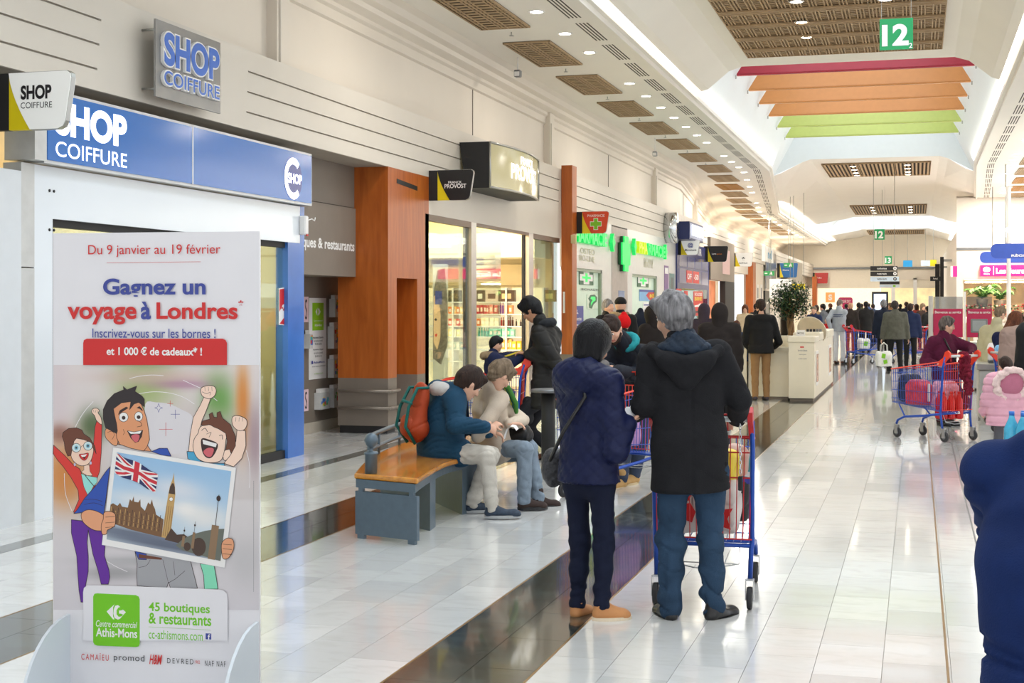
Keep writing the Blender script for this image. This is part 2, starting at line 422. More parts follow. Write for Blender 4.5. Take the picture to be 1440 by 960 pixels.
for (y0, y1) in WELLS:
    b = MB(); kk = sorted({y0, y1} | {k for k in ks if y0 < k < y1}); T = [(-2.93, 8.3), (.39, 8.3)]
    for p0, p1 in zip(kk[:-1], kk[1:]):
        for sg in (0, 1):
            f = xl if sg == 0 else xr; d = .12 if sg == 0 else -.12
            v = [(f(p0)+d, p0, 5.72), (f(p1)+d, p1, 5.72), (T[sg][0], p1, 8.3), (T[sg][0], p0, 8.3)]
            b.add(v, [(0, 1, 2, 3) if sg == 1 else (3, 2, 1, 0)])
    for Y, fl_ in ((y0, 0), (y1, 1)):
        v = [(xl(Y)+.12, Y, 5.72), (-3.45, Y, 6.12), (-3.2, Y, SZ), (.66, Y, SZ), (.91, Y, 6.12), (xr(Y)-.12, Y, 5.72), (.39, Y, 8.3), (-2.93, Y, 8.3)]
        b.add(v, [(0, 1, 2, 3, 4, 5, 6, 7) if fl_ else (7, 6, 5, 4, 3, 2, 1, 0)])
    b.build('ceiling_well', WELLM, kind='structure')
    m = MB()
    for k in range(int((y1-y0)//2.2)):
        m.box((XC, y0+1.1+k*2.2, 8.28), (3.4, .06, .08))
    m.build('skylight_bar', PWHITE, kind='structure')
# fins hung across the skylights
finc = {'red': mat('red fin', (168, 40, 58), .4, var=.03), 'orange': mat('orange fin', (206, 140, 80), .4, var=.03), 'green': mat('lime fin', (188, 200, 110), .4, var=.03)}
def fin(Y, colr, label, z0=6.5, hgt=.42, w=None):
    x0 = XL+.12+.484*(z0-5.72)+.03 if w is None else w[0]; x1 = XR-.12-.484*(z0-5.72)-.03 if w is None else w[1]
    t = thing('ceiling_fin', label, 'ceiling fin', (XC, Y, z0), 0, 'coloured fins across the skylights')
    m = MB(); d = .484*hgt*1.0
    lo, hi = -.16, .03
    v = [(x0, Y-.17, z0+.03), (x1, Y-.17, z0+.03), (x1-d, Y+.05, z0+hgt), (x0+d, Y+.05, z0+hgt)]
    v2 = [(a, b_+.03, c_) for a, b_, c_ in v]
    m.add(v+v2, [(0, 1, 2, 3), (7, 6, 5, 4), (0, 4, 5, 1), (1, 5, 6, 2), (2, 6, 7, 3), (3, 7, 4, 0)])
    m.build('blade', finc[colr], t)
    e_ = MB(); e_.boxm((x0, Y-.17, z0), (x1, Y-.06, z0+.032), 0, None, .01); e_.build('lower_edge', finc[colr], t)
    for x in (x0-.02, x1+.02): MB().tube([(x, Y-.12, z0+.02), (x, Y-.12, z0-.06)], .015, 6).build('bracket', STEEL, t)
ys = [30.3, 32.5, 34.7, 37.0, 39.4, 41.9]
lab = ['red fin across the near skylight, just past the big lattice panel', 'first orange fin across the near skylight, right behind the red one', 'middle orange fin of the near skylight', 'third orange fin of the near skylight, in front of the lime ones', 'first lime fin of the near skylight, behind the orange fins', 'last lime fin at the far end of the near skylight']
for y, k, l in zip(ys, ['red', 'orange', 'orange', 'orange', 'green', 'green'], lab): fin(y, k, l)
fin(77.4, 'red', 'red fin across the distant second skylight, nearer of the two'); fin(79.6, 'red', 'red fin across the distant second skylight, farther of the two')
# lattice panels in the ceiling
def lattice(name, label, group, x0, x1, y0, y1, z, nx, ny, lm, parentname='ceiling_grille', rec=None):
    t = thing(name, label, 'ceiling grille', ((x0+x1)/2, (y0+y1)/2, z), 0, group)
    MB().boxm((x0, y0, z+.022), (x1, y1, z+.028)).build('backing', LATTD, t)
    fr_ = MB(); w = .03
    for a, b_ in (((x0, y0), (x1, y0+w)), ((x0, y1-w), (x1, y1)), ((x0, y0), (x0+w, y1)), ((x1-w, y0), (x1, y1))):
        fr_.boxm((a[0], a[1], z), (b_[0], b_[1], z+.022))
    fr_.build('frame', lm, t)
    m = MB(); n = 0
    for gx in nx:
        for k in range(3):
            xx = x0+(x1-x0)*gx+(k-1)*.055
            if x0 < xx < x1: m.boxm((xx-.012, y0, z+.002), (xx+.012, y1, z+.011))
    for k in range(ny):
        yy = y0+(y1-y0)*(k+.5)/ny; m.boxm((x0, yy-.042, z+.011), (x1, yy+.042, z+.02))
    m.build('slats', lm, t, kind='stuff')
    return t
protoL = lattice('ceiling_grille', 'x', 'lattice grilles in the side ceilings', -.365, .365, -1.07, 1.07, 0, (.1, .5, .9), 13, LATT)
protoS = {}
def place_grille(x, y, z, label, group, proto, m=None):
    o = copy_tree(proto); o.location = (x, y, z); setp(o, label, 'ceiling grille', group)
    if m is not None:
        for ch in o.children: 
            if ch.name.split('.')[0] in ('slats', 'frame'): ch.material_slots[0].link = 'OBJECT'; ch.material_slots[0].material = m
    return o
KIDS[protoL] = [o for o in bpy.data.objects if o.parent == protoL]
gi = 0
ORD = ['first', 'second', 'third', 'fourth', 'fifth', 'sixth', 'seventh', 'eighth', 'ninth', 'tenth', 'eleventh', 'twelfth', 'thirteenth', 'fourteenth', 'fifteenth', 'sixteenth', 'seventeenth', 'eighteenth', 'nineteenth', 'twentieth']
for k in range(20):
    y = 18.25+3.25*k
    if y > 88: break
    gold = k == 9
    lb = ('golden brown lattice grille in the ceiling above the left shops' if gold else f'{ORD[k]} brown lattice grille of the row above the left shops')
    place_grille(-5.6-shift(y)*.9, y, CZ-.029, lb, 'lattice grilles above the left shops', protoL, GOLD if gold else None)
for k in range(6, 20):
    y = 18.25+3.25*k
    if y > 88: break
    place_grille(3.1+RK*shift(y), y, CZ-.029, ('golden ' if k in (9, 10) else '')+f'brown lattice grille over the right side, {ORD[k-6]} of its row', 'lattice grilles above the right side', protoL, GOLD if k in (9, 10) else None)
for ch in KIDS[protoL]: bpy.data.objects.remove(ch)
bpy.data.objects.remove(protoL)
def big_grille(x0, x1, y0, y1, label, z=SZ, ndiv=3, vert=False):
    t = thing('ceiling_grille', label, 'ceiling grille', ((x0+x1)/2, (y0+y1)/2, z), 0, 'large lattice panels down the middle of the ceiling')
    MB().boxm((x0, y0, z-.009), (x1, y1, z-.002)).build('backing', LATTD, t)
    for k in range(ndiv):
        a0 = x0+(x1-x0)*k/ndiv+.008; a1 = x0+(x1-x0)*(k+1)/ndiv-.008; m = MB(); q = MB()
        if not vert:
            for g in range(5):
                gx = a0+(a1-a0)*(g+.15+.05)/5.0
                for j in range(3): m.boxm((gx+j*.052-.01, y0, z-.05), (gx+j*.052+.01, y1, z-.03))
            ny = int((y1-y0)/.13)
            for j in range(ny): yy = y0+(y1-y0)*(j+.5)/ny; q.boxm((a0, yy-.03, z-.03), (a1, yy+.03, z-.01))
            for j in range(int((y1-y0)/1.1)):
                for i_ in range(3): yy = y0+.4+j*1.1+i_*.09; m.boxm((a0, yy-.02, z-.075), (a1, yy+.02, z-.05))
        else:
            for g in range(9):
                gx = a0+(a1-a0)*(g+.5)/9; m.boxm((gx-.03, y0, z-.05), (gx+.03, y1, z-.02))
        m.build('lattice_panel', LATT, t)
        if q.v: q.build('cross_slats', LATT, t, kind='stuff')
    f = MB()
    for k in range(ndiv+1): xx = x0+(x1-x0)*k/ndiv; f.boxm((xx-.008, y0, z-.055), (xx+.008, y1, z+.03))
    f.boxm((x0, y1-.02, z-.055), (x1, y1, z+.03)); f.boxm((x0, y0, z-.055), (x1, y0+.02, z+.03))
    f.build('frame', LATT, t); return t
big_grille(-2.95, .42, 19.2, 26.0, 'huge brown lattice ceiling panel behind the nearer green 12 sign')
big_grille(-2.95, .42, 46.6, 51.2, 'brown slatted ceiling panel just beyond the near skylight', vert=True)
big_grille(-2.95, .42, 66.5, 73, 'distant brown slatted ceiling panel before the second skylight', vert=True)
big_grille(-2.95, .42, 89.2, 94, 'farthest brown slatted ceiling panel over the end of the hall', vert=True)
# slot vents
VENT = mat('vent slot', (74, 68, 60), .8)
def vent(x, y, l, sg, sk=0):
    m = MB()
    for k in range(4): 
        xx = x+(k-1.5)*.052; m.add([(xx-.011, y, CZ-.002), (xx+.011, y, CZ-.002), (xx+.011+sk, y+l, CZ-.002), (xx-.011+sk, y+l, CZ-.002), (xx-.011, y, CZ+.03), (xx+.011, y, CZ+.03), (xx+.011+sk, y+l, CZ+.03), (xx-.011+sk, y+l, CZ+.03)], [(3, 2, 1, 0), (4, 5, 6, 7), (0, 1, 5, 4), (1, 2, 6, 5), (2, 3, 7, 6), (3, 0, 4, 7)])
    return m
for side, (xf, kk) in {'left': (lambda y: -4.5-shift(y), -1), 'right': (lambda y: 1.98+RK*shift(y), RK)}.items():
    y = 17.6; i = 0
    while y < 86:
        if side == 'right' and y < 26: y += 1.72; i += 1; continue
        sk = xf(y+1.35)-xf(y)
        o = vent(xf(y), y, 1.35, 1, sk).build('ceiling_vent', VENT); setp(o, f'slotted air vent in the {side} edge of the ceiling', 'vent', f'slotted air vents along the {side} ceiling edge')
        o['label'] = f'dark slotted air vent set in the white ceiling edge on the {side}'
        y += 1.72; i += 1
# downlights
LAMP = mat('downlight lens', (255, 244, 220), .5, var=0, emit=14)
dl = thing('downlight', 'x', 'downlight', (0, 0, 0)); 
MB().lathe([(.105, 0), (.115, -.006), (.115, .0)], n=20).build('ring', PWHITE, dl, w=False)
MB().lathe([(.085, -.010), (.085, -.007)], n=20).build('lens', LAMP, dl, w=False)
KIDS[dl] = [o for o in bpy.data.objects if o.parent == dl]
def downl(x, y, z, label, group):
    o = copy_tree(dl); o.location = (x, y, z); setp(o, label, 'downlight', group)
k = 0; y = 18.4
while y < 86:
    if k % 8 not in (3,):
        downl(-4.9-shift(y), y, CZ, 'round white downlight in the side ceiling above the left shops', 'downlights above the left shops')
    if y > 26 and k % 5 != 2: downl(2.5+RK*shift(y), y, CZ, 'round white downlight in the side ceiling on the right', 'downlights above the right side')
    y += 1.6 if y < 42 else 2.6; k += 1
for (px, py) in ((1120, 3), (1127, 32), (1134, 53), (1245, 0)):
    q = P(px, py, (SZ-.07-CAMZ)*FPX/(HOR-py)); downl(q.x, q.y, SZ-.06, 'round downlight between the slats of the huge lattice ceiling panel', 'downlights in the huge lattice panel')
for yy in (47.2, 48.4, 49.6, 50.6):
    for xx in (-2.0, -.3): downl(xx, yy, SZ-.06, 'small downlight in the slatted panel beyond the near skylight', 'downlights beyond the near skylight')
for yy in (67.5, 69.5, 71.5):
    for xx in (-2.0, -.3): downl(xx, yy, SZ-.06, 'small downlight in the distant slatted panel', 'downlights in the distant panel')
for ch in KIDS[dl]: bpy.data.objects.remove(ch)
bpy.data.objects.remove(dl)
# sprinklers, spotlights
for i, y in enumerate((19.7, 23.0, 26.3, 29.5, 32.7, 36, 39.3)):
    q = P(0, 0, 1); m = MB(); m.tube([(-5.62, y, CZ), (-5.62, y, CZ-.05)], .008, 6); m.tube([(-5.62, y, CZ-.05), (-5.62, y, CZ-.056)], .035, 10)
    setp(m.build('sprinkler', STEEL), 'small sprinkler head between the ceiling grilles', 'sprinkler', 'sprinklers above the left shops')
for (px, py, D) in ((728, 103, 22.6), (921, 216, 33.5)):
    q = P(px, py, D); t = thing('spotlight', 'small ceiling spotlight near the cornice, '+('nearer one' if D < 30 else 'farther one'), 'spotlight', q)
    MB().boxm((q.x-.05, q.y-.05, q.z-.06), (q.x+.05, q.y+.07, q.z+.05), 0, None, .01).build('housing', GREYM, t)
    MB().boxm((q.x-.04, q.y-.06, q.z-.05), (q.x+.04, q.y-.045, q.z+.02)).tube([(q.x, q.y, q.z+.05), (q.x, q.y, CZ)], .01).build('lens', PWHITE, t)
# ------------------------------------------------------------------ left row of shops
GL = glass()
XF = -6.6
def blade(Y, zc, label, pm, txt=None, h=.42, w=.66, X0=XF, body=None):
    t = thing('blade_sign', label, 'sign', (X0, Y, zc), 0, 'projecting blade signs along the left shops')
    fr = FY(Y, X0, zc); r = h/2
    m = MB(); m.boxm((X0, Y-.03, zc-r), (X0+.13, Y+.03, zc+r)); m.build('bracket_box', BLACKM, t)
    m = MB(); m.prism([(.13, -r), (.38, -r), (.13, r)], fr, -.028, .028); m.build('yellow_corner', YELLOW, t)
    pts = [(.13, r)]
    pts += [(.13+.16*(k/6)**1.6+.02*(k/6), r-2*r*(k/6)) for k in range(1, 7)]
    pts += [(w-.10-.02, -r), (w-.075, -r+.02), (w-.055, -r+.06), (w-.005, r-.05), (w-.01, r-.02), (w-.04, r)]
    m = MB(); m.prism(pts, fr, -.034, .034); m.build('panel', pm, t)
    m = MB(); m.prism([(a+.004*(1 if a > .3 else 0), b_*1.02) for a, b_ in pts], fr, -.026, .026); m.build('rim', STEEL, t)
    for (s, a, b_, ww, hh, mm, bd) in (txt or []): lettering(fr, s, a, b_, ww, hh, mm, t, off=.036, bold=bd)
    return t
LWH = mat('light sign face', (236, 236, 232), .3, var=0, emit=.15)
# ---- hair salon on the left (glossy white front)
Ya, Yb = Yw(48, -6.6), Yw(428, -6.6)          # 9.6 .. 14.7
shopL = thing('hair_salon_front', 'glossy white hair salon shopfront under a long blue lit sign', 'shopfront', (XF, (Ya+Yb)/2, 0))
g0, g1 = Yw(74), Yw(413)
m = MB(); m.boxm((-6.75, Ya, 2.36), (-6.6, Yb-.12, 2.77)); m.boxm((-6.75, Ya, 0), (-6.6, g0, 2.36)); m.build('white_frame', GLOSSW, shopL)
BLUEP = mat('blue glossy pillar', (66, 116, 196), .15, var=.15, scale=1.2)
m = MB(); m.boxm((-6.75, Yb-.42, 0), (-6.605, Yb, 2.36)); m.boxm((-6.75, Yb-.12, 2.36), (-6.6, Yb, 2.77)); m.build('blue_pillar', BLUEP, shopL)
m = MB(); m.boxm((-6.70, g0, 0), (-6.64, g1, .09)); m.boxm((-6.70, g0, 2.3), (-6.64, g1, 2.36))
m.boxm((-6.70, g0, 0), (-6.63, g0+.05, 2.36)); m.boxm((-6.70, g1-.11, 0), (-6.63, g1, 2.36)); m.build('glazing_frame', BLACKM, shopL)
MB().boxm((-6.672, g0+.05, .09), (-6.664, g1-.11, 2.3)).build('glass', GL, shopL)
m = MB()
for y in (Ya+.20, Ya+.26):
    for z in (2.58, 2.27): m.tube([(-6.6, y, z), (-6.593, y, z)], .012, 8)
m.build('screw_cover', BLACK, shopL, kind='stuff')
# interior of the salon
ro = thing('salon_interior', 'warm lit salon room seen through the glazed shopfront', 'shop interior', (-8.5, 12.2, 0))
IN = mat('warm interior wall', (226, 208, 158), .6, var=.03); 
MB().boxm((-10.4, 9.4, 0), (-10.3, 15, 3.3)).boxm((-10.4, 9.3, 0), (-6.78, 9.4, 3.3)).boxm((-10.4, 14.55, 0), (-6.78, 14.62, 3.3)).build('back_wall', IN, ro)
MB().boxm((-10.4, 9.3, 3.2), (-6.78, 14.6, 3.3)).build('room_ceiling', WHITE, ro)
dk = thing('reception_desk', 'pale reception desk behind the salon door glass', 'desk', (-7.5, 13.6, 0))
MB().boxm((-7.95, 13.5, 0), (-7.0, 14.1, 1.02), 0, None, .02).build('body', mat('cream laminate', (226, 216, 186), .4), dk)
MB().boxm((-8.0, 13.45, 1.02), (-6.95, 14.15, 1.06), 0, None, .01).build('worktop', PWHITE, dk)
bx = thing('small_boxes', 'small pale boxes in a tray on the reception desk', 'box', (-7.2, 13.7, 1.06))
MB().boxm((-7.35, 13.6, 1.06), (-7.05, 13.85, 1.16)).build('tray', PWHITE, bx)
st = thing('discount_sticker', 'red and white discount sticker on the salon door glass', 'sticker', onX(401, 430, -6.655))
f = FX(-6.655); a0, b0 = f.hit(392, 459); a1, b1 = f.hit(410, 402)
m = MB(); m.prism([(a0, b0+.02), (a1, b0+.0), (a1, b1-.0), (a0, b1-.03)], f, 0, .003); m.build('backing', PWHITE, st)
m = MB(); m.prism([(a0+.01, b0+.03), (a1-.01, b0+.01), (a1-.01, b0+.2), ], f, .003, .004); m.prism([(a0+.01, b0+.16), (a1-.03, b1-.02), (a0+.01, b1-.04)], f, .003, .004); m.build('red_corner', PRED, st)
lettering(f, '-20%', a0+.06, (b0+b1)/2-.05, a1-a0-.1, .09, PRED, st, off=.005, bold=.02)
# blue lit sign
sg = thing('salon_sign', 'long blue lit shop sign with white SHOP COIFFURE lettering', 'sign', (XF, (Ya+Yb)/2, 3.06))
SBL = bpy.data.materials.new('lit blue sign'); SBL.use_nodes = True
_b = SBL.node_tree.nodes['Principled BSDF']; _b.inputs['Base Color'].default_value = lin((20, 92, 165))+(1,); _b.inputs['Roughness'].default_value = .12
_b.inputs['Emission Color'].default_value = lin((30, 110, 190))+(1,); _b.inputs['Emission Strength'].default_value = .15
f = FX(-6.5)
MB().boxm((-6.75, Ya, 2.78), (-6.51, Yb, 3.36)).build('casing', mat('aluminium', (196, 198, 200), .35, .6), sg)
mid = f.hit(271, 250)[0]
MB().boxm((-6.51, Ya+.03, 2.805), (-6.5, mid-.012, 3.335)).build('blue_panel', SBL, sg)
MB().boxm((-6.51, mid+.012, 2.805), (-6.5, Yb-.03, 3.335)).build('blue_panel', SBL, sg)
MB().boxm((-6.51, mid-.01, 2.8), (-6.497, mid+.01, 3.34)).build('divider', PWHITE, sg)
LIT = mat('lit white letter', (255, 255, 255), .4, var=0, emit=1.1)
a0 = f.hit(78, 200)[0]; a1 = f.hit(178, 200)[0]
lettering(f, 'SHOP', a0, 3.015, a1-a0, .27, LIT, sg, off=.003, bold=.045)
lettering(f, 'COIFFURE', a0, 2.845, a1-a0, .12, LIT, sg, off=.003, bold=0)
ca, cb = f.hit(412, 251); 
def ringm(fr, ca, cb, ra, rb, t0, t1, off, n=24, k=1.0):
    m = MB(); p = [(ca+ra*math.cos(t0+(t1-t0)*i/n)*k, cb+ra*math.sin(t0+(t1-t0)*i/n)) for i in range(n+1)]+[(ca+rb*math.cos(t0+(t1-t0)*i/n)*k, cb+rb*math.sin(t0+(t1-t0)*i/n)) for i in range(n, -1, -1)]
    m.prism(p, fr, off, off+.002); return m
m = MB(); m.prism([(ca+.23*math.cos(i*math.pi/12), cb+.23*math.sin(i*math.pi/12)) for i in range(24)], f, .001, .003); m.build('badge_disc', mat('navy badge', (38, 60, 140), .2), sg)
ringm(f, ca, cb, .225, .155, math.radians(48), math.radians(312), .004).build('badge_ring', LIT, sg)
lettering(f, 'SHOP', ca-.14, cb-.055, .36, .11, LIT, sg, off=.006, bold=.03)
# grey square sign on the fascia
f = FX(-6.42)
a0, b1 = f.hit(219, 26); a1, b0 = f.hit(310, 160)
gs = thing('square_sign', 'square grey metal sign with outlined blue SHOP COIFFURE letters, high on the fascia', 'sign', (-6.42, (a0+a1)/2, (b0+b1)/2))
MB().boxm((-6.44, a0, b0), (-6.42, a1, b1)).build('plate', mat('satin grey plate', (150, 150, 150), .25, .5, var=.05), gs)
m = MB()
for a in (a0+.08, a1-.08):
    for z in (b0+.08, b1-.08): m.tube([(-6.6, a, z), (-6.44, a, z)], .012, 6)
m.build('standoff', STEEL, gs, kind='stuff')
BL2 = mat('blue letter face', (66, 112, 200), .25, var=.02)
for (s, x0, y0, w, h, bd) in (('SHOP', a0+.09, b0+.29, a1-a0-.17, .30, .04), ('COIFFURE', a0+.09, b0+.12, a1-a0-.17, .125, .012)):
    lettering(f, s, x0-.012, y0-.012, w+.024, h+.024, PWHITE, gs, depth=.03, off=.001, bold=bd+.035)
    lettering(f, s, x0, y0, w, h, BL2, gs, off=.0335, bold=bd)
blade(9.14, 3.18, 'white SHOP COIFFURE blade sign with a yellow corner, nearest of the blade signs', LWH,
      [('SHOP', .235, .01, .26, .105, PBLACK, .04), ('COIFFURE', .235, -.055, .265, .045, PBLACK, 0)])
# dark box left of it and wall further left
m = MB(); m.boxm((-6.75, 2, 0), (-6.58, Yw(30, -6.58), 2.70)); m.build('wall_left_panel', mat('pale wall panel', (214, 218, 222), .35, var=.02), kind='structure')
m = MB(); m.boxm((-6.75, Yw(30, -6.58)+.012, 0), (-6.59, Ya-.01, 1.96)); m.boxm((-6.75, Yw(30, -6.58)+.012, 1.97), (-6.59, Ya-.01, 2.77)); m.boxm((-6.75, Yw(30)+.0, 2.79), (-6.48, Ya-.01, 3.36)); m.build('trim_11', mat('aluminium post', (200, 200, 198), .4, .2), kind='structure')
m = MB(); m.boxm((-7.2, 2, 2.70), (-7.1, Ya, 3.5)); m.boxm((-7.1, 2, 2.69), (-6.75, Ya, 2.70)); m.build('wall_left_recess', TAUPED, kind='structure')
m = MB(); m.boxm((-7.1, Ya, 3.38), (-7.05, Yb+.4, 3.5)); m.boxm((-7.2, Yb, 0), (-7.1, Yb+.05, .01)); m.build('trim_12', TAUPED, kind='structure')
al = thing('alarm_box', 'small white alarm box at the top corner of the blue pillar', 'alarm box', (-6.56, Yb-.05, 2.33))
p = onX(427, 316, -6.56); MB().boxm((-6.6, p.y-.04, p.z-.11), (-6.52, p.y+.05, p.z+.10), 0, None, .012).build('housing', PWHITE, al)
MB().boxm((-6.53, p.y+.0, p.z-.125), (-6.515, p.y+.03, p.z-.105)).build('red_light', PRED, al)
MB().tube([(-6.53, p.y+.03, p.z+.05), (-6.50, p.y+.09, p.z+.07), (-6.49, p.y+.14, p.z+.05), (-6.50, p.y+.18, p.z+.09)], .006, 5).build('wire', PWHITE, al)
# ---- recess with centre information: upper box, leaflet wall
XR_ = -7.62
m = MB(); m.boxm((XR_-.1, Yb, 0), (XR_, 18.3, 3.5)); m.build('wall_left_alcove', TAUPE, kind='structure')
m = MB(); m.boxm((XR_, Yb, 0), (XR_+.02, 18.3, .14)); m.boxm((XR_, Yb, -.0), (-6.6, Yb-.05, .001)); m.build('baseboard_left', mat('beige skirting', (186, 176, 160), .4), kind='structure')
MB().boxm((XR_, Yb-.06, 0), (-6.76, Yb, 3.4)).build('wall_left_return', TAUPE, kind='structure')
bxs = thing('alcove_sign_box', 'taupe upper box of the alcove with white boutiques & restaurants lettering', 'sign', (-7.02, 16, 2.03))
XB = -7.05
m = MB(); m.boxm((XR_, Yb, 2.04), (XB, 17.3, 2.93)); m.boxm((XR_, Yb, 2.94), (XB-.02, 17.3, 3.47)); m.build('box', TAUPE, bxs)
f = FX(XB); a0 = f.hit(402, 342)[0]; a1 = f.hit(498, 342)[0]
lettering(f, '45 boutiques & restaurants', a1-2.35, 2.33, 2.35, .17, PWHITE, bxs, off=.003, bold=.025)
f = FX(XR_+.001)
def poster_on(fr, x0, y0, x1, y1, name, label, base, bits, cat='poster', th=.008, group=None):
    """x,y in photo pixels; bits: (kind, fx0, fy0, fx1, fy1, mat[, text, bold]) in fractions from the bottom left"""
    A0, B0 = fr.hit(x0, y1); A1, B1 = fr.hit(x1, y0)
    if A0 > A1: A0, A1 = A1, A0
    w, h = A1-A0, B1-B0
    t = thing(name, label, cat, fr.p((A0+A1)/2, (B0+B1)/2, 0), 0, group)
    MB().prism([(A0, B0), (A1, B0), (A1, B1), (A0, B1)], fr, 0, th).build('sheet', base, t)
    for iq, q in enumerate(bits):
        th += .0008; a, b_, c_, d = A0+w*q[1], B0+h*q[2], A0+w*q[3], B0+h*q[4]
        if q[0] == 'r': MB().prism([(a, b_), (c_, b_), (c_, d), (a, d)], fr, th-.0008, th).build('printed_field', q[5], t)
        elif q[0] == 'p': MB().prism([(A0+w*x, B0+h*y) for x, y in q[6]], fr, th-.0008, th).build('printed_shape', q[5], t)
        elif q[0] == 't': lettering(fr, q[6], a, b_, c_-a, d-b_, q[5], t, off=th+.0004, bold=q[7] if len(q) > 7 else 0)
    return t
LG = mat('leaf green print', (140, 196, 30), .4, var=.01)
def logo(x0, y0, x1, y1, m):
    """two arrowheads round a C"""
    return [('p', 0, 0, 1, 1, m, [(x0, (y0+y1)/2), (x0+(x1-x0)*.38, y1), (x0+(x1-x0)*.3, (y0+y1)/2), (x0+(x1-x0)*.38, y0)]),
            ('p', 0, 0, 1, 1, m, [(x1, (y0+y1)/2), (x1-(x1-x0)*.4, y0), (x1-(x1-x0)*.52, y0+(y1-y0)*.25), (x1-(x1-x0)*.42, y0+(y1-y0)*.4), (x1-(x1-x0)*.42, y0+(y1-y0)*.6), (x1-(x1-x0)*.52, y0+(y1-y0)*.75), (x1-(x1-x0)*.4, y1)])]
poster_on(f, 434, 419, 458, 534, 'opening_hours_poster', 'tall white poster with a green square on the taupe alcove wall', PWHITE,
          [('r', .18, .60, .84, .94, LG), ]+logo(.36, .78, .66, .88, PWHITE)+[('t', .3, .65, .72, .68, PWHITE, 'Athis-Mons', .03), ('t', .25, .71, .76, .73, PWHITE, 'Centre commercial', 0), ('t', .2, .50, .8, .525, PBLACK, 'Horaires Galerie', .02), ('t', .25, .46, .75, .485, PBLACK, 'du lundi au samedi', 0), ('t', .3, .42, .7, .445, PBLACK, '9h30-20h', 0), ('t', .2, .35, .8, .375, PBLACK, 'Horaires Hyper', .02), ('t', .25, .31, .75, .335, PBLACK, 'du lundi au samedi', 0), ('t', .3, .27, .7, .295, PBLACK, '8h30-21h', 0), ('r', .1, .19, .18, .23, PBLUE), ('t', .22, .195, .86, .22, PBLUE, 'AthisMons', .02), ('t', .12, .15, .9, .17, PBLACK, 'votre centre commercial', 0), ('t', .25, .06, .75, .08, LG, 'cc-athismons.com', 0)])
PINKP = mat('pink print', (238, 206, 214), .4)
for (x0, y0, x1, y1, nm) in ((427, 417, 433, 453, 'upper'), (427, 547, 433, 579, 'lower')):
    A = f.hit(x1, y1); 
    poster_on(f, x0-4, y0, x1, y1, 'narrow_poster', f'narrow pink poster at the left edge of the alcove wall, {nm} one', PINKP, [('t', .5, .1, .8, .9, PBLACK, 'S', 0)])
MULTI = [mat('leaflet '+k, c_, .4, var=0) for k, c_ in (('blue', (60, 110, 190)), ('red', (200, 50, 50)), ('yellow', (230, 190, 40)), ('green', (90, 170, 80)), ('teal', (60, 170, 190)))]
for (x0, y0, x1, y1, lb) in ((463, 415, 475, 446, 'top of the right column'), (461, 453, 475, 490, 'second of the right column'), (461, 498, 475, 531, 'third of the right column'), (461, 539, 475, 573, 'bottom of the right column'), (442, 545, 455, 576, 'left of the bottom one'), (427, 464, 431, 490, 'partly hidden by the blue pillar')):
    A0, B0 = f.hit(x0, y1); A1, B1 = f.hit(x1, y0)
    t = thing('leaflet_holder', f'clear leaflet holder full of colourful leaflets, {lb}', 'leaflet holder', (XR_, (A0+A1)/2, B0), 0, 'leaflet holders on the alcove wall')
    MB().boxm((XR_, A0, B0), (XR_+.09, A1, B1-.05)).build('holder', mat('clear acrylic', (214, 214, 212), .15), t)
    MB().boxm((XR_+.02, A0+.01, B0+.02), (XR_+.08, A1-.01, B1)).build('leaflets', PWHITE, t, kind='stuff')
    k = MB(); rr = random.Random(x0*7+y0)
    for i in range(12):
        a = A0+.02+rr.random()*(A1-A0-.1); b_ = B0+.04+rr.random()*(B1-B0-.16); s = .03+.04*rr.random()
        k.prism([(a, b_), (a+s, b_), (a+s, b_+s), (a, b_+s)], FX(XR_+.0915+i*.0001), 0, .0006, i % 5)
    k.build('cover_print', MULTI, t, kind='stuff')
# ---- wood column
col = thing('wood_column', 'wide orange wood clad column with taupe base and two metal rails', 'column', (-6.9, 18, 0))
y0, y1 = 17.3, 18.9; zb = .72
n0, n1 = 17.62, 18.42
m = MB(); m.boxm((-7.3, y0, zb), (-6.6, n0, 3.47)); m.boxm((-7.3, n0, 2.03), (-6.6, n1, 3.47)); m.boxm((-7.3, n1, zb), (-6.6, y1, 3.47)); m.boxm((-7.3, n0, zb), (-7.1, n1, 2.03)); m.build('wood_cladding', WOOD, col)
m = MB(); m.boxm((-7.3, y0, .1), (-6.6, n0, zb)); m.boxm((-7.3, n0, .1), (-7.08, n1, zb)); m.boxm((-7.3, n1, .1), (-6.6, y1, zb)); m.build('base_cladding', TAUPE, col)
m = MB(); m.boxm((-7.28, y0+.02, 0), (-6.62, n0-.01, .1)); m.boxm((-7.28, n0, 0), (-7.1, n1, .1)); m.boxm((-7.28, n1+.01, 0), (-6.62, y1-.02, .1)); m.build('plinth', BLACKM, col)
f = FX(-6.6)
MB().prism([(n0, 3.28), (n1, 3.24), (n1, 3.30), (n0, 3.34)], f, 0, .004).build('air_slot', BLACK, col)
for z in (.555, .335):
    m = MB(); m.tube([(-7.28, y0-.06, z), (-6.54, y0-.06, z)], .022, 10); m.tube([(-6.56, y0-.06, z), (-6.56, y0+.02, z), (-6.56, n0, z)], .022, 10)
    m.build('metal_rail', mat('worn taupe rail', (128, 118, 108), .35, .4), col)
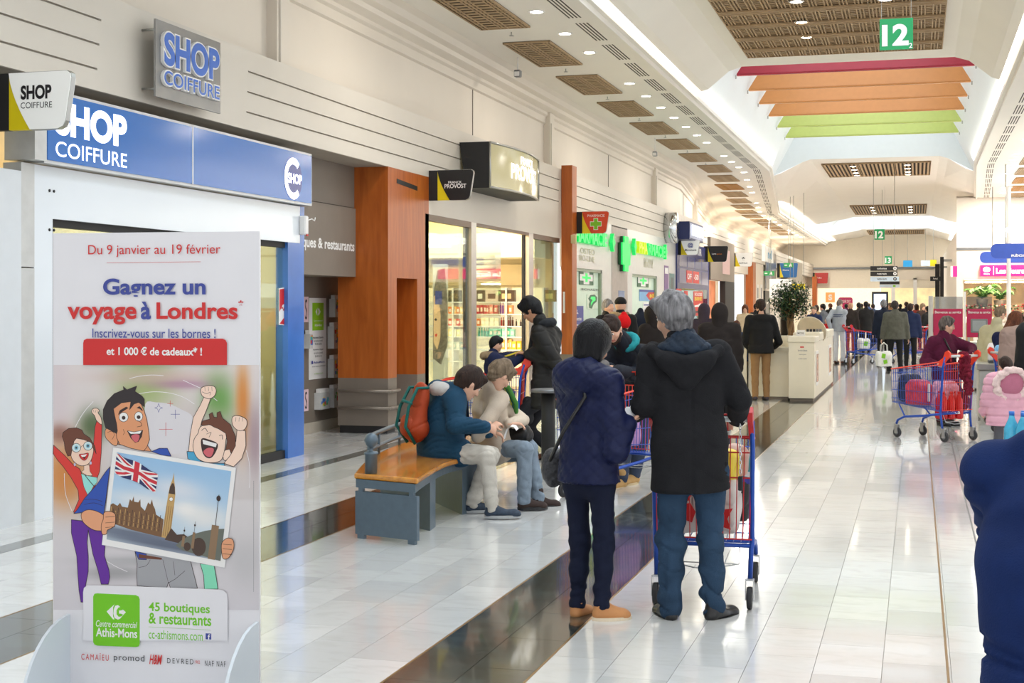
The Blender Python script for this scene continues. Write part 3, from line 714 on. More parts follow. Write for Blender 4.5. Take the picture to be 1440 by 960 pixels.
# thin wood pilaster
p1 = thing('wood_pilaster', 'narrow wood clad pilaster between the perfume-lit shop and the pharmacy', 'column', (-6.5, 26.8, 0))
MB().boxm((-6.595, 26.62, .72), (-6.38, 27.0, 4.36), 0, None, .004).build('wood_cladding', WOOD, p1)
MB().boxm((-6.7, 26.63, 0), (-6.385, 26.99, .72)).build('base_cladding', TAUPE, p1)
q = f.hit(796, 430); 
MB().boxm((-6.56, 26.605, onY(796, 440, 26.6).z), (-6.52, 26.62, onY(796, 410, 26.6).z)).build('white_plate', PWHITE, p1)
MB().boxm((-6.40, 26.58, 2.85), (-6.30, 26.66, 3.02), 0, None, .01).build('alarm_box', mat('beige plastic', (206, 186, 140), .5), p1)
# ---- glazed hair product shop
XS = -6.62
A = [Yw(603), Yw(663), Yw(670), Yw(744), Yw(750), Yw(787)]
ps = thing('beauty_shop', 'brightly lit glazed shopfront with shelves of hair products', 'shopfront', (-6.62, 22.6, 0))
m = MB(); m.boxm((-6.7, 18.9, 2.95), (-6.6, 26.62, 3.47)); m.build('header', FASC, ps)
for nm, (u0, u1) in zip('abc', ((A[0]-.15, A[0]), (A[1], A[2]), (A[3], A[4]))):
    m = MB(); m.boxm((-6.68, u0, 0), (-6.6, u1, 2.95)); m.build('mullion', STEEL if u0 > 19 else BLACKM, ps)
    m = MB(); m.boxm((-6.72, u0-.06, 0), (-6.68, u0+.06, 2.95)); m.build('dark_mullion', BLACKM, ps)
m = MB(); m.boxm((-6.68, A[0], 2.86), (-6.6, A[1], 2.95)); m.boxm((-6.68, A[2], 2.9), (-6.6, A[3], 2.95)); m.boxm((-6.68, A[4], 2.86), (-6.6, A[5], 2.95)); m.build('top_rail', mat('bronze rail', (104, 84, 66), .4, .4), ps)
for (u0, u1) in ((A[0], A[1]), (A[4], A[5])): MB().boxm((-6.65, u0, .08), (-6.642, u1, 2.86)).build('glass', GL, ps)
MB().boxm((-6.65, A[2], .08), (-6.642, A[2]+1.5, 2.9)).build('glass', GL, ps)
MB().boxm((-6.68, A[0], 0), (-6.6, A[1], .08)).boxm((-6.68, A[2], 0), (-6.6, A[2]+1.5, .08)).build('bottom_rail', STEEL, ps)
ri = thing('product_shop_interior', 'cream lit room behind the glazed front, with stepped ceiling', 'shop interior', (-8.4, 23, 0))
CR = mat('cream shop wall', (244, 230, 196), .5, var=.02); CR2 = mat('beige shop wall', (214, 194, 156), .5, var=.02)
MB().boxm((-10.2, 26.45, 0), (-6.74, 26.6, 3.5)).build('back_wall', CR, ri)
MB().boxm((-10.3, 18.9, 0), (-10.2, 26.6, 3.5)).boxm((-10.3, 18.85, 0), (-7.3, 18.9, 3.5)).build('side_wall', CR, ri)
MB().boxm((-10.3, 18.9, 3.45), (-6.74, 26.6, 3.5)).build('room_ceiling', CR, ri)
MB().boxm((-9.9, 25.2, 2.55), (-6.75, 26.4, 3.0)).build('bulkhead', CR, ri)
MB().boxm((-9.3, 26.28, 2.05), (-7.0, 26.4, 2.45)).build('beige_band', CR2, ri)
sh = thing('product_shelves', 'white back-lit wall shelves full of hair products', 'shelf', (-8, 26.2, 0))
px = lambda x, Y=26.1: onY(x, 428, Y).x
pz = lambda y, Y=26.1: onY(700, y, Y).z
SHW = mat('lit shelf back', (255, 240, 206), .5, var=0, emit=.35)
MB().boxm((-9.4, 26.38, .1), (-6.8, 26.42, 2.0)).build('back_panel', SHW, sh)
lev = [424, 441, 458, 473, 491, 508]
for y in lev: MB().boxm((-9.4, 26.05, pz(y)-.02), (-6.8, 26.38, pz(y))).build('shelf_board', PWHITE, sh)
for x in (-9.4, -8.62, -7.55, -6.82): MB().boxm((x, 26.03, .1), (x+.03, 26.38, 2.0)).build('upright', PWHITE, sh)
def pm(c): return mat('product %d %d %d' % c, c, .35, var=.03)
def product(kind, x, z, w, h, c, label, group, c2=None):
    Y = 26.06+random.random()*.03
    if kind == 'box':
        t = MB().boxm((x, Y, z), (x+w, Y+.12, z+h)); 
        if c2: t.boxm((x+w*.2, Y-.002, z+h*.25), (x+w*.8, Y, z+h*.7), 1)
        o = t.build('product_box', [pm(c), pm(c2 or c)])
    else:
        t = MB().lathe([(w*.45, 0), (w*.5, h*.05), (w*.5, h*.62), (w*.2, h*.74), (w*.2, h*.8), (w*.26, h*.81), (w*.26, h)], (x+w/2, Y+.06, z), 10)
        t.sm = [True]*len(t.sm)
        o = t.build('product_bottle', [pm(c)])
    return setp(o, label, 'box' if kind == 'box' else 'bottle', group)
for (xa, xb, c, c2, lb) in ((631, 648, (58, 50, 34), (120, 100, 60), 'wide dark gift box at the left end of the top shelf'), (671, 681, (60, 42, 34), (240, 240, 230), 'small black gift box with a white spot on the top shelf'), (683, 701, (236, 214, 206), (90, 40, 34), 'pale gift box with brown tubes on the top shelf'), (702, 724, (66, 44, 36), (200, 180, 140), 'wide brown gift box, rightmost on the top shelf'), (764, 781, (120, 110, 70), (190, 180, 120), 'olive gift box behind the right window')):
    product('box', px(xa), pz(424), px(xb)-px(xa), .22, c, lb, 'gift boxes on the top shelf', c2)
def row(y, x0, x1, kind, w, h, cols, lb, grp, gap=1.0):
    x = x0
    i = 0
    while x < x1:
        c = cols[i % len(cols)]; product(kind, px(x), pz(y), px(x+w)-px(x), h*(.92+.12*random.random()), c, lb, grp, (246, 232, 220) if kind == 'box' else None); x += w+gap; i += 1
row(441, 671, 682, 'box', 4, .17, [(196, 30, 52)], 'small crimson product box at the left of the second shelf', 'crimson boxes on the second shelf')
row(441, 683, 700, 'box', 5, .17, [(222, 90, 90), (240, 140, 130)], 'small coral pink product box on the second shelf', 'coral boxes on the second shelf')
row(441, 702, 707, 'bottle', 2.6, .24, [(104, 50, 140)], 'tall violet bottle on the second shelf', 'violet bottles on the second shelf', .4)
row(441, 710, 721, 'box', 5, .17, [(244, 150, 90)], 'small orange product box on the second shelf', 'orange boxes on the second shelf')
row(458, 671, 680, 'box', 5, .15, [(226, 120, 60), (250, 220, 170)], 'small amber product box on the third shelf', 'amber boxes on the third shelf')
row(458, 682, 700, 'box', 6, .16, [(252, 238, 204)], 'cream product box on the third shelf', 'cream boxes on the third shelf')
row(458, 703, 722, 'bottle', 2.6, .17, [(146, 30, 22), (90, 34, 24), (70, 30, 24)], 'dark red pump bottle on the third shelf', 'red bottles on the third shelf', .6)
row(458, 724, 736, 'bottle', 2.4, .13, [(60, 46, 40), (240, 236, 224)], 'tiny dark capped bottle right of the red ones', 'tiny bottles on the third shelf', .8)
row(473, 672, 686, 'bottle', 3, .17, [(26, 160, 140), (90, 200, 180)], 'green bottle on the fourth shelf', 'green bottles on the fourth shelf', .4)
row(473, 688, 724, 'box', 5.6, .15, [(70, 190, 160), (140, 216, 196)], 'mint green product box on the fourth shelf', 'mint boxes on the fourth shelf', .4)
row(491, 700, 718, 'box', 3, .19, [(250, 170, 70), (252, 190, 110)], 'orange yellow product box on the fifth shelf', 'orange yellow boxes on the fifth shelf', .4)
row(491, 720, 736, 'box', 6, .16, [(244, 206, 60), (240, 190, 40)], 'yellow product box on the fifth shelf', 'yellow boxes on the fifth shelf')
for (y, cols, nm) in ((441, [(228, 120, 40), (244, 210, 130)], 'amber'), (458, [(214, 60, 40), (250, 220, 180)], 'red'), (473, [(252, 226, 150), (240, 240, 226)], 'pale yellow'), (491, [(210, 214, 208), (170, 190, 180)], 'pale grey')):
    row(y, 631, 650, 'box', 5, .14, cols, f'small {nm} product box seen through the left window', f'{nm} boxes behind the left window', .6)
row(470, 762, 774, 'bottle', 3, .16, [(190, 224, 196)], 'pale green bottle seen through the right window', 'pale green bottles behind the right window', .8)
cl = thing('ceiling_cassette', 'ribbed white air conditioner hanging inside the glazed shop', 'air conditioner', onY(686, 360, 24.6))
q = onY(683, 372, 24.6); m = MB()
for k in range(5): m.lathe([(.2-.01*k, -.36+.09*k), (.22-.01*k, -.30+.09*k)], (q.x, q.y, q.z+.1), 16)
m.build('housing', mat('ivory metal', (214, 204, 178), .4), cl)
for k in range(3):
    t = MB().box((q.x-.9+.0*k, 22.6+k*.8, 2.72), (.7, .12, .03)); setp(t.build('tube_light', mat('tube light', (255, 250, 236), .4, var=0, emit=5)), 'white tube light on the ceiling of the glazed shop', 'ceiling light', 'tube lights in the glazed shop')
# portrait poster just inside the left window
PSK = mat('portrait skin print', (222, 190, 160), .5, var=.05); PHR = mat('portrait hair print', (112, 106, 104), .5, var=.4, scale=14)
f2 = FY(21.6)
poster_on(f2, 609, 371, 630, 560, 'portrait_poster', 'tall poster of a face with long dark hair inside the left window', mat('poster mist', (196, 200, 206), .4, var=.1), [('p', 0, 0, 1, 1, PHR, [(.0, .3), (.55, .25), (.98, .4), (.98, .75), (.8, .97), (.3, .95), (.05, .8)]), ('p', 0, 0, 1, 1, PSK, [(.05, .42), (.3, .36), (.5, .45), (.52, .62), (.35, .78), (.05, .76)]), ('r', .15, .70, .62, .80, PBLUE), ('p', 0, 0, 1, 1, PBLACK, [(.1, .585), (.2, .6), (.3, .585), (.2, .575)]), ('p', 0, 0, 1, 1, PRED, [(.14, .475), (.28, .485), (.3, .468), (.2, .455)])])
f3 = FY(21.8); poster_on(f3, 611, 470, 626, 520, 'grey_notice', 'grey notice standing low inside the left window', mat('grey notice', (150, 156, 150), .5), [('t', .15, .45, .8, .55, PWHITE, 'INVEST', 0)])
# curved brand sign
pv = thing('curved_sign', 'curved gold lightbox sign with white serif lettering and a black side', 'sign', (-6.3, 21.5, 3.8))
yy0, yy1 = onX(691, 230, -6.1).y, onX(755, 250, -6.14).y
z0, z1 = 3.42, 4.11
n = 10; front = []
for k in range(n+1):
    t_ = k/n; yk = yy0+(yy1-yy0)*t_; xk = -6.12+.14*math.sin(math.pi*t_)
    front.append((xk, yk))
GOLDS = bpy.data.materials.new('gold lightbox face'); GOLDS.use_nodes = True
_N = GOLDS.node_tree.nodes; _b = _N['Principled BSDF']; _b.inputs['Roughness'].default_value = .12; _b.inputs['Base Color'].default_value = lin((150, 140, 96))+(1,)
_b.inputs['Emission Color'].default_value = lin((176, 166, 112))+(1,); _b.inputs['Emission Strength'].default_value = .2
m = MB(); vs = []
for (x, y) in front: vs += [(x, y, z0+.03), (x, y, z1-.03)]
m.add(vs, [(2*i, 2*i+2, 2*i+3, 2*i+1) for i in range(n)], 0, True); m.build('lit_face', GOLDS, pv)
m = MB(); vs = []
for z in (z0, z1):
    for (x, y) in front: vs.append((x+.012, y, z))
    vs += [(-6.6, yy1, z), (-6.6, yy0, z)]
N_ = n+3; m.add(vs, [tuple(range(N_-1, -1, -1)), tuple(range(N_, 2*N_))]); 
m.add([(-6.6, yy0, z1), (-6.108, yy0, z1), (-6.108, yy0, z0), (-6.5, yy0, z0)], [(3, 2, 1, 0)][:1]); m.add([(-6.6, yy1, z0), (-6.1, yy1, z0), (-6.1, yy1, z1), (-6.6, yy1, z1)], [(3, 2, 1, 0)])
m.build('black_casing', BLACKM, pv)
m = MB()
for z in (z0+.012, z1-.012): m.tube([(x+.004, y, z) for x, y in front], .018, 6)
m.tube([(front[0][0], front[0][1], z0), (front[0][0], front[0][1], z1)], .016, 6); m.tube([(front[-1][0], front[-1][1], z0), (front[-1][0], front[-1][1], z1)], .016, 6)
m.build('edge_frame', STEEL, pv)
def curved_text(s, y0, y1, z0_, h, bold):
    fr = FX(0); M = MB(); lettering(fr, s, y0, z0_, y1-y0, h, LIT, None, off=0, bold=bold, mb=M)
    def xs(y): t_ = (y-yy0)/(yy1-yy0); return -6.105+.14*math.sin(math.pi*t_)
    M.v = [(xs(y)+.006, y, z) for x, y, z in M.v]; M.build('lettering', LIT, pv)
curved_text('FRANCK', yy0+1.15, yy0+1.95, 3.87, .13, .02); curved_text('PROVOST', yy0+.72, yy0+2.3, 3.62, .24, .03)
blade(18.93, 3.35, 'black blade sign with white serif lettering beside the wood column', BLACK, [('FRANCK', .29, .02, .2, .035, PWHITE, .01), ('PROVOST', .235, -.045, .32, .06, PWHITE, .02)])
# ---- pharmacy
ph = thing('pharmacy', 'pale grey pharmacy shopfront with two frosted windows', 'shopfront', (-6.62, 33, 0))
PHW = mat('pale grey panel', (222, 220, 216), .25, var=.02); PHG = mat('taupe grey panel', (172, 160, 152), .4)
y_ = [27.0, Yw(805), Yw(847), Yw(860), Yw(882), Yw(889), Yw(924), Yw(935)]
m = MB(); m.boxm((-6.72, 27, 2.42), (-6.6, y_[3], 3.47)); m.boxm((-6.72, y_[4], 2.42), (-6.6, y_[7], 3.47)); m.boxm((-6.72, y_[2], 0), (-6.6, y_[3], 2.42)); m.boxm((-6.72, y_[6], 0), (-6.6, y_[7], 2.42)); m.boxm((-6.72, y_[4], 0), (-6.6, y_[5], 2.42))
m.build('white_panels', PHW, ph)
MB().boxm((-6.72, y_[3], 0), (-6.59, y_[4], 3.44)).build('grey_panel', PHG, ph)
MB().boxm((-6.70, y_[3]+.7, .9), (-6.585, y_[3]+1.4, 2.0)).build('hatch', mat('bluish glass', (130, 150, 190), .1), ph)
for (a, b_) in ((27.0, y_[2]), (y_[5], y_[6])):
    MB().boxm((-6.69, a, .06), (-6.68, b_, 2.38)).build('glass', mat('frosted pane', (206, 226, 208), .15, var=.03, emit=.12), ph)
    m = MB(); m.boxm((-6.70, a, 2.36), (-6.62, b_, 2.42)); m.boxm((-6.70, b_-.07, 0), (-6.62, b_, 2.42)); m.boxm((-6.7, a, 0), (-6.62, b_, .06)); m.build('window_frame', mat('pale green frame', (150, 164, 140), .4), ph)
GRN = mat('lit green', (20, 196, 90), .4, var=.1, emit=.55); GRNY = mat('lit yellow green', (176, 205, 20), .4, var=.1, emit=.5)
f = FX(-6.595)
def cross(fr, ca, cb, w, h, arm, off, d):
    m = MB(); a, b_ = w/2, h/2; k = arm/2
    m.prism([(-k+ca, -b_+cb), (k+ca, -b_+cb), (k+ca, -k*1.1+cb), (a+ca, -k*1.1+cb), (a+ca, k*1.1+cb), (k+ca, k*1.1+cb), (k+ca, b_+cb), (-k+ca, b_+cb), (-k+ca, k*1.1+cb), (-a+ca, k*1.1+cb), (-a+ca, -k*1.1+cb), (-k+ca, -k*1.1+cb)], fr, off, off+d); return m
t = thing('pharmacy_cross', 'tall lit green cross on the grey pharmacy panel', 'sign', (-6.5, 31, 3))
ca, cb = f.hit(874, 357); w_ = f.hit(880, 357)[0]-f.hit(867.5, 357)[0]; h_ = f.hit(874, 333)[1]-f.hit(874, 382)[1]
cross(f, ca, cb, w_*.9, h_, w_*.45, .08, .04).build('cross', GRN, t); cross(f, ca, cb, w_*.9, h_, w_*.45, .02, .06).build('casing', mat('dark green casing', (20, 90, 50), .5), t)
t = thing('pharmacy_sign', 'green lit PHARMACIE letters nearer to the pharmacy blade sign', 'sign', (-6.5, 28.5, 3))
a0, b0 = f.hit(806, 341); a1, b1 = f.hit(847, 332)
lettering(f, 'PHARMACIE', a0-.6, 2.93, a1-a0+.6, .29, GRN, t, depth=.08, off=.03, bold=.04)
t = thing('pharmacy_sign', 'green and yellow lit PHARMACIE letters past the tall green cross', 'sign', (-6.5, 35, 3))
a0 = f.hit(893, 350)[0]; a1 = f.hit(930, 355)[0]; am = a0+(a1-a0)*.33
lettering(f, 'PHA', a0, 2.93, am-a0-.1, .29, GRNY, t, depth=.08, off=.03, bold=.04); lettering(f, 'RMACIE', am, 2.93, a1-am, .29, GRN, t, depth=.08, off=.03, bold=.04)
for (x, y, lb) in ((857, 341, 'left of the tall cross'), (888, 347, 'right of the tall cross'), (932, 354, 'at the end of the pharmacy letters')):
    ca, cb = f.hit(x, y); t = thing('snake_emblem', f'small lit green emblem {lb}', 'sign', (-6.55, ca, cb))
    m = MB(); m.prism([(ca-.12, cb), (ca-.06, cb+.12), (ca, cb+.2), (ca+.08, cb+.2), (ca+.06, cb+.1), (ca+.2, cb), (ca+.06, cb-.1), (ca+.08, cb-.2), (ca, cb-.2), (ca-.06, cb-.12)], f, .02, .1); m.build('emblem', GRN, t)
DGR = mat('dark green print', (18, 96, 60), .4)
f = FX(-6.675)
for (x0, y0, x1, y1, lb) in ((814, 381, 834, 400, 'first pharmacy window'), (896, 386, 912, 403, 'second pharmacy window')):
    tt = poster_on(f, x0, y0, x1, y1, 'cross_sticker', f'green and white cross emblem at the top of the {lb}', DGR, [('p', 0, 0, 1, 1, PWHITE, [(.3, .05), (.7, .05), (.7, .28), (.95, .28), (.95, .72), (.7, .72), (.7, .95), (.3, .95), (.3, .72), (.05, .72), (.05, .28), (.3, .28)]), ('p', 0, 0, 1, 1, GRN, [(.42, .2), (.58, .2), (.58, .42), (.8, .42), (.8, .58), (.58, .58), (.58, .8), (.42, .8), (.42, .58), (.2, .58), (.2, .42), (.42, .42)])], 'sticker')
poster_on(f, 825, 414, 840, 434, 'ear_poster', 'green ear drawing on the first pharmacy window', mat('pale notice', (214, 228, 210), .4), [('p', 0, 0, 1, 1, DGR, [(.2, .05), (.45, .0), (.6, .3), (.9, .5), (.95, .8), (.7, 1), (.3, .95), (.1, .7), (.25, .5), (.15, .3)]), ('p', 0, 0, 1, 1, GRN, [(.35, .2), (.55, .45), (.8, .6), (.75, .85), (.4, .85), (.3, .7), (.5, .6), (.35, .4)]), ('t', -.5, 1.25, 1.2, 1.4, PBLACK, 'BIONACTIS', .01)])
poster_on(f, 805, 430, 820, 485, 'blue_poster', 'blue and white audition poster beside the wood pilaster', PBLUE, [('t', .02, .78, .5, .9, PWHITE, 'OS,', .03), ('t', .02, .62, .8, .7, PWHITE, 'monte', .01), ('t', .02, .42, .85, .52, PWHITE, 'TION?', .03), ('t', .02, .3, .85, .36, PWHITE, 'gratuit!', 0), ('r', 0, 0, 1, .22, PWHITE), ('t', .05, .07, .7, .15, PBLACK, 'style', .02)])
poster_on(f, 899, 408, 921, 423, 'offer_poster', 'blue and red offer poster on the second pharmacy window', mat('sky print', (120, 176, 220), .4), [('p', 0, 0, 1, 1, PRED, [(.4, .5), (.6, .9), (.98, .95), (.98, .05), (.6, .1)]), ('t', .62, .3, .92, .65, YELLOW, '8€', .04), ('r', 0, .8, 1, 1, PBLUE)])
poster_on(f, 904, 425, 920, 448, 'white_notice', 'white printed notice under the offer poster', PWHITE, [('r', .05, .8, .95, .88, PBLUE), ('t', .1, .5, .9, .6, PBLUE, 'prevention', 0), ('t', .1, .3, .9, .4, PBLACK, 'conseil', 0)])
fb = FX(-6.598)
for (x0, x1, y, s) in ((816, 836, 352, 'OSTEO'), (814, 836, 362, 'BIO-LINE'), (905, 918, 366, 'SOIN'), (905, 918, 372, 'BEAUTE')):
    a, b_ = fb.hit(x0, y); a2, _ = fb.hit(x1, y); lettering(fb, s, a, b_-.06, a2-a, .12, mat('pale olive print', (176, 172, 140), .5), ph, off=.002)
blade(27.035, onY(830, 314, 27.3).z, 'red PHARMACIE blade sign with a green cross', mat('orange red panel', (214, 70, 32), .35), [('PHARMACIE', .235, .105, .34, .05, PWHITE, 0)], X0=-6.4+.0)
f = FY(27.035, -6.4, onY(830, 314, 27.3).z)
t = [o for o in bpy.data.objects if o.name.startswith('blade_sign')][-1]
cross(f, .40, -.03, .21, .21, .07, .036, .002).build('green_cross', PGREEN, t); cross(f, .40, -.03, .23, .23, .09, .0355, .001).build('cross_outline', PWHITE, t)
# ---- passage pillar and cash machine between pharmacy and the blue shop
m = MB(); m.boxm((-6.72, Yw(935), 0), (-6.6, Yw(950), 3.47)); m.build('wall_left_strip', PHW, kind='structure')
poster_on(FX(-6.598), 934, 374, 940, 430, 'violet_panel', 'narrow violet information panel beside the pharmacy', mat('violet print', (120, 84, 140), .4), [('r', .1, .8, .9, .95, PWHITE)])
poster_on(FX(-6.598), 941.5, 385, 948, 440, 'teal_panel', 'narrow teal display panel next to the violet one', mat('teal print', (70, 120, 120), .3), [('r', .2, .5, .8, .9, mat('dark teal', (30, 60, 66), .3))])
# ---- blue sneaker shop
bs = thing('blue_shop_front', 'dark blue shopfront with red sale posters', 'shopfront', (-6.6, 43, 0))
NB = mat('navy panel', (52, 58, 110), .3, var=.15, scale=2); NB2 = mat('violet blue glass', (96, 96, 140), .15, var=.3, scale=2)
yb0, yb1 = Yw(950), Yw(995)
m = MB(); m.boxm((-6.7, yb0, 2.15), (-6.55, yb1, 3.5)); m.boxm((-6.7, yb0, 0), (-6.55, yb0+.3, 2.15)); m.boxm((-6.7, yb1-.4, 0), (-6.55, yb1, 2.15)); m.build('frame', NB, bs)
for k in range(4):
    a = yb0+.3+(yb1-yb0-.5)*k/4; MB().boxm((-6.55, a, 2.78), (-6.54, a+(yb1-yb0-.5)/4-.08, 3.1)).build('violet_panel', NB2, bs)
    MB().boxm((-6.55, a, 2.3), (-6.54, a+(yb1-yb0-.5)/4-.08, 2.72)).build('window_panel', NB2, bs)
for (a, b_, c_, s) in ((yb0+1.6, 2.33, 1.1, 'OFF'), (yb0+2.9, 2.33, 1.2, '-50')): 
    MB().boxm((-6.54, a, b_), (-6.535, a+c_, b_+.36)).build('red_poster', PRED, bs)
    lettering(FX(-6.534), s, a+.15, b_+.1, c_-.3, .17, PWHITE, bs, bold=.03)
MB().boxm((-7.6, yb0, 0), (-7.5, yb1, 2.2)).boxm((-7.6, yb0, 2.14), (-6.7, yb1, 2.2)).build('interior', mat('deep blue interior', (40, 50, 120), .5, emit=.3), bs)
MB().boxm((-6.56, yb0+.3, .05), (-6.552, yb1-.4, 2.15)).build('glass', GL, bs)
fz = FX(-6.551)
poster_on(fz, 975, 410, 988, 444, 'sale_poster', 'tall red sale poster with white 50 and sneakers in the blue shop doorway', PRED, [('t', .1, .62, .9, .78, YELLOW, '50€', .04), ('t', .1, .82, .9, .94, PWHITE, 'SOLDES', .02), ('p', 0, 0, 1, 1, PWHITE, [(.1, .42), (.5, .45), (.7, .52), (.9, .42), (.85, .36), (.1, .36)]), ('p', 0, 0, 1, 1, PBLACK, [(.1, .18), (.5, .21), (.7, .3), (.9, .2), (.85, .12), (.1, .12)])])
poster_on(fz, 951, 406, 958, 420, 'small_sale_poster', 'small red poster left in the blue shop window', PRED, [('r', .2, .2, .8, .6, PWHITE)])
poster_on(fz, 962, 409, 967, 424, 'small_sale_poster', 'small red poster in the middle of the blue shop window', PRED, [('r', .2, .2, .8, .6, PWHITE)])
lettering(FX(-6.53), 'COURIR', yb0+2.0, 3.2, 2.6, .22, PWHITE, bs, bold=.02)
blade(yb0+.2, onY(966, 348, yb0+.2).z, 'white blade sign with a blue round emblem', LWH, [('@', .32, -.01, .16, .14, PBLUE, .03), ('Micromania', .24, -.1, .33, .06, PBLACK, .02)])
# lit round and square signs above
q = onX(957, 320, -6.2); t = thing('round_sign', 'round lit sign seen edge on above the blue shop', 'sign', q)
m = MB(); m.tube([(-6.6, q.y, q.z), (-6.3, q.y, q.z)], .42, 24); m.build('drum', CHROME, t)
t = thing('navy_sign', 'navy lightbox with bright white letters on the fascia above the blue shop', 'sign', onX(975, 322, -6.2))
ya, yb_ = onX(970, 320, -6.05).y, onX(989, 322, -6.05).y; za, zb_ = onX(970, 336, -6.05).z, onX(970, 311, -6.05).z
MB().boxm((-6.6, ya, za), (-6.06, yb_, zb_)).build('casing', mat('navy casing', (30, 40, 92), .4), t)
MB().boxm((-6.06, ya+.05, za+.04), (-6.05, yb_-.05, zb_-.04)).build('face', mat('silver lit face', (120, 130, 165), .3, emit=.1), t)
lettering(FX(-6.05), "NICOLAS", ya+.4, za+.12, yb_-ya-.6, .3, LIT, t, depth=.03, bold=.05)
# ---- further shops
tp = thing('brown_shop_front', 'taupe shopfront with a black post and an orange glowing window', 'shopfront', (-6.6, 49, 0))
ya, yb_ = Yw(995), Yw(1029)
MB().boxm((-6.7, ya, 2.5), (-6.5, yb_, 3.9)).build('upper_box', TAUPE, tp)
MB().boxm((-6.7, Yw(1016), 0), (-6.5, yb_, 2.5)).build('black_post', BLACKM, tp)
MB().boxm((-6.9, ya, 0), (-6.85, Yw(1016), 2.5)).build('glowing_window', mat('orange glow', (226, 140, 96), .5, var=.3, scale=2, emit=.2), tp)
MB().boxm((-6.55, Yw(1012), 2.75), (-6.49, Yw(1022), 3.6)).build('pink_screen', mat('pink panel', (196, 160, 160), .4), tp)
blade(Yw(990), onY(1010, 357, Yw(990)).z, 'black blade sign with small orange and white lettering', BLACK, [('Lynx', .26, -.03, .14, .06, PWHITE, .02), ('optique', .41, -.03, .17, .05, mat('orange print', (230, 130, 40), .4), 0)], h=.5, w=.78)
wp = thing('white_shop_front', 'plain cream shopfront with a round emblem blade sign', 'shopfront', (-6.6, 55, 0))
ya, yb_ = Yw(1029), Yw(1052)
MB().boxm((-6.75, ya, 2.9), (-6.6, yb_, 3.47)).build('header', FASC, wp)
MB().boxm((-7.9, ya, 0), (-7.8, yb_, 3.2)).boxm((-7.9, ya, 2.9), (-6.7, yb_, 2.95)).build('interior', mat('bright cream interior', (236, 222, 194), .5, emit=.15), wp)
blade(ya+.1, onY(1040, 365, ya).z, 'cream blade sign with a small black crown emblem', LWH, [('BUFFALO', .27, -.15, .3, .05, PBLACK, .02), ('*', .36, -.06, .12, .16, PBLACK, .05)], h=.5, w=.78)
ys_ = [1052, 1061, 1064, 1073, 1084, 1095, 1104, 1108, 1128, 1133, 1142, 1150]
wc = thing('wood_post', 'distant wood clad post between cream shopfronts', 'column', (-6.5, 58, 0))
MB().boxm((-6.7, Yw(1052), 1.0), (-6.4, Yw(1056), 3.4)).build('wood_cladding', WOOD, wc); MB().boxm((-6.7, Yw(1052), 0), (-6.4, Yw(1056), 1.0)).build('base_cladding', TAUPE, wc)
m = MB(); m.boxm((-6.9, Yw(1056), 0), (-6.65, Yw(1075), 3.5)); m.boxm((-7.2, Yw(1075), 0), (-7.0, 96, 3.5)); m.build('wall_left_far', WHITE, kind='structure')
df = thing('distant_shop_front', 'distant grey glazed shopfront with a black sign, behind the ficus', 'shopfront', (-6.6, 68, 0))
MB().boxm((-6.595, Yw(1076), 2.4), (-6.55, Yw(1090), 4.1)).build('grey_panel', mat('grey glazing', (150, 152, 156), .2), df); MB().boxm((-6.9, Yw(1076), 0), (-6.6, Yw(1083), 2.3)).build('black_panel', BLACK, df)
lettering(FX(-6.598), 'IT', Yw(1077.5), 1.3, 1.2, .5, PWHITE, df, bold=.02)
t = thing('white_lightbox', 'white lightbox with a blue scribble high on the far left fascia', 'sign', onX(1080, 357, -6.5))
ya, yb_ = Yw(1071), Yw(1083); MB().boxm((-6.595, ya, 3.6), (-6.45, yb_, 4.28)).build('box', LWH, t); lettering(FX(-6.445), 'nd', ya+1.2, 3.75, 1.7, .4, mat('cyan print', (60, 160, 210), .4), t, bold=.03)
BLK_far = mat('taupe gate', (160, 148, 130), .5)
t = thing('brown_lightbox_front', 'distant taupe shopfront past the blue blade sign', 'shopfront', (-6.6, 78, 0)); MB().boxm((-6.595, Yw(1108), 0), (-6.5, Yw(1126), 4.1)).build('front', BLK_far, t); MB().boxm((-6.5, Yw(1110), 0), (-6.48, Yw(1122), 2.6)).build('doorway', mat('warm doorway', (214, 196, 166), .5, emit=.2), t)
blade(Yw(1093), onY(1105, 380, Yw(1093)).z, 'distant blue blade sign', mat('bright blue panel', (40, 110, 180), .35), [('Maeva', .27, -.02, .3, .07, PWHITE, .02)], h=.7, w=1.0)
blade(Yw(1143), onY(1150, 391, Yw(1143)).z, 'distant red blade sign at the end of the left row', mat('dark red panel', (180, 40, 36), .35), [('Adho', .27, -.02, .3, .08, PWHITE, .02)], h=.7, w=1.0)
w2 = thing('wood_post', 'tall orange wood post at the very end of the left row', 'column', (-6.5, 91, 0)); MB().boxm((-6.595, Yw(1142), 0), (-6.3, 95.4, 3.5)).build('wood_cladding', WOOD, w2)
EXG = mat('exit green', (40, 130, 70), .4, emit=.3)
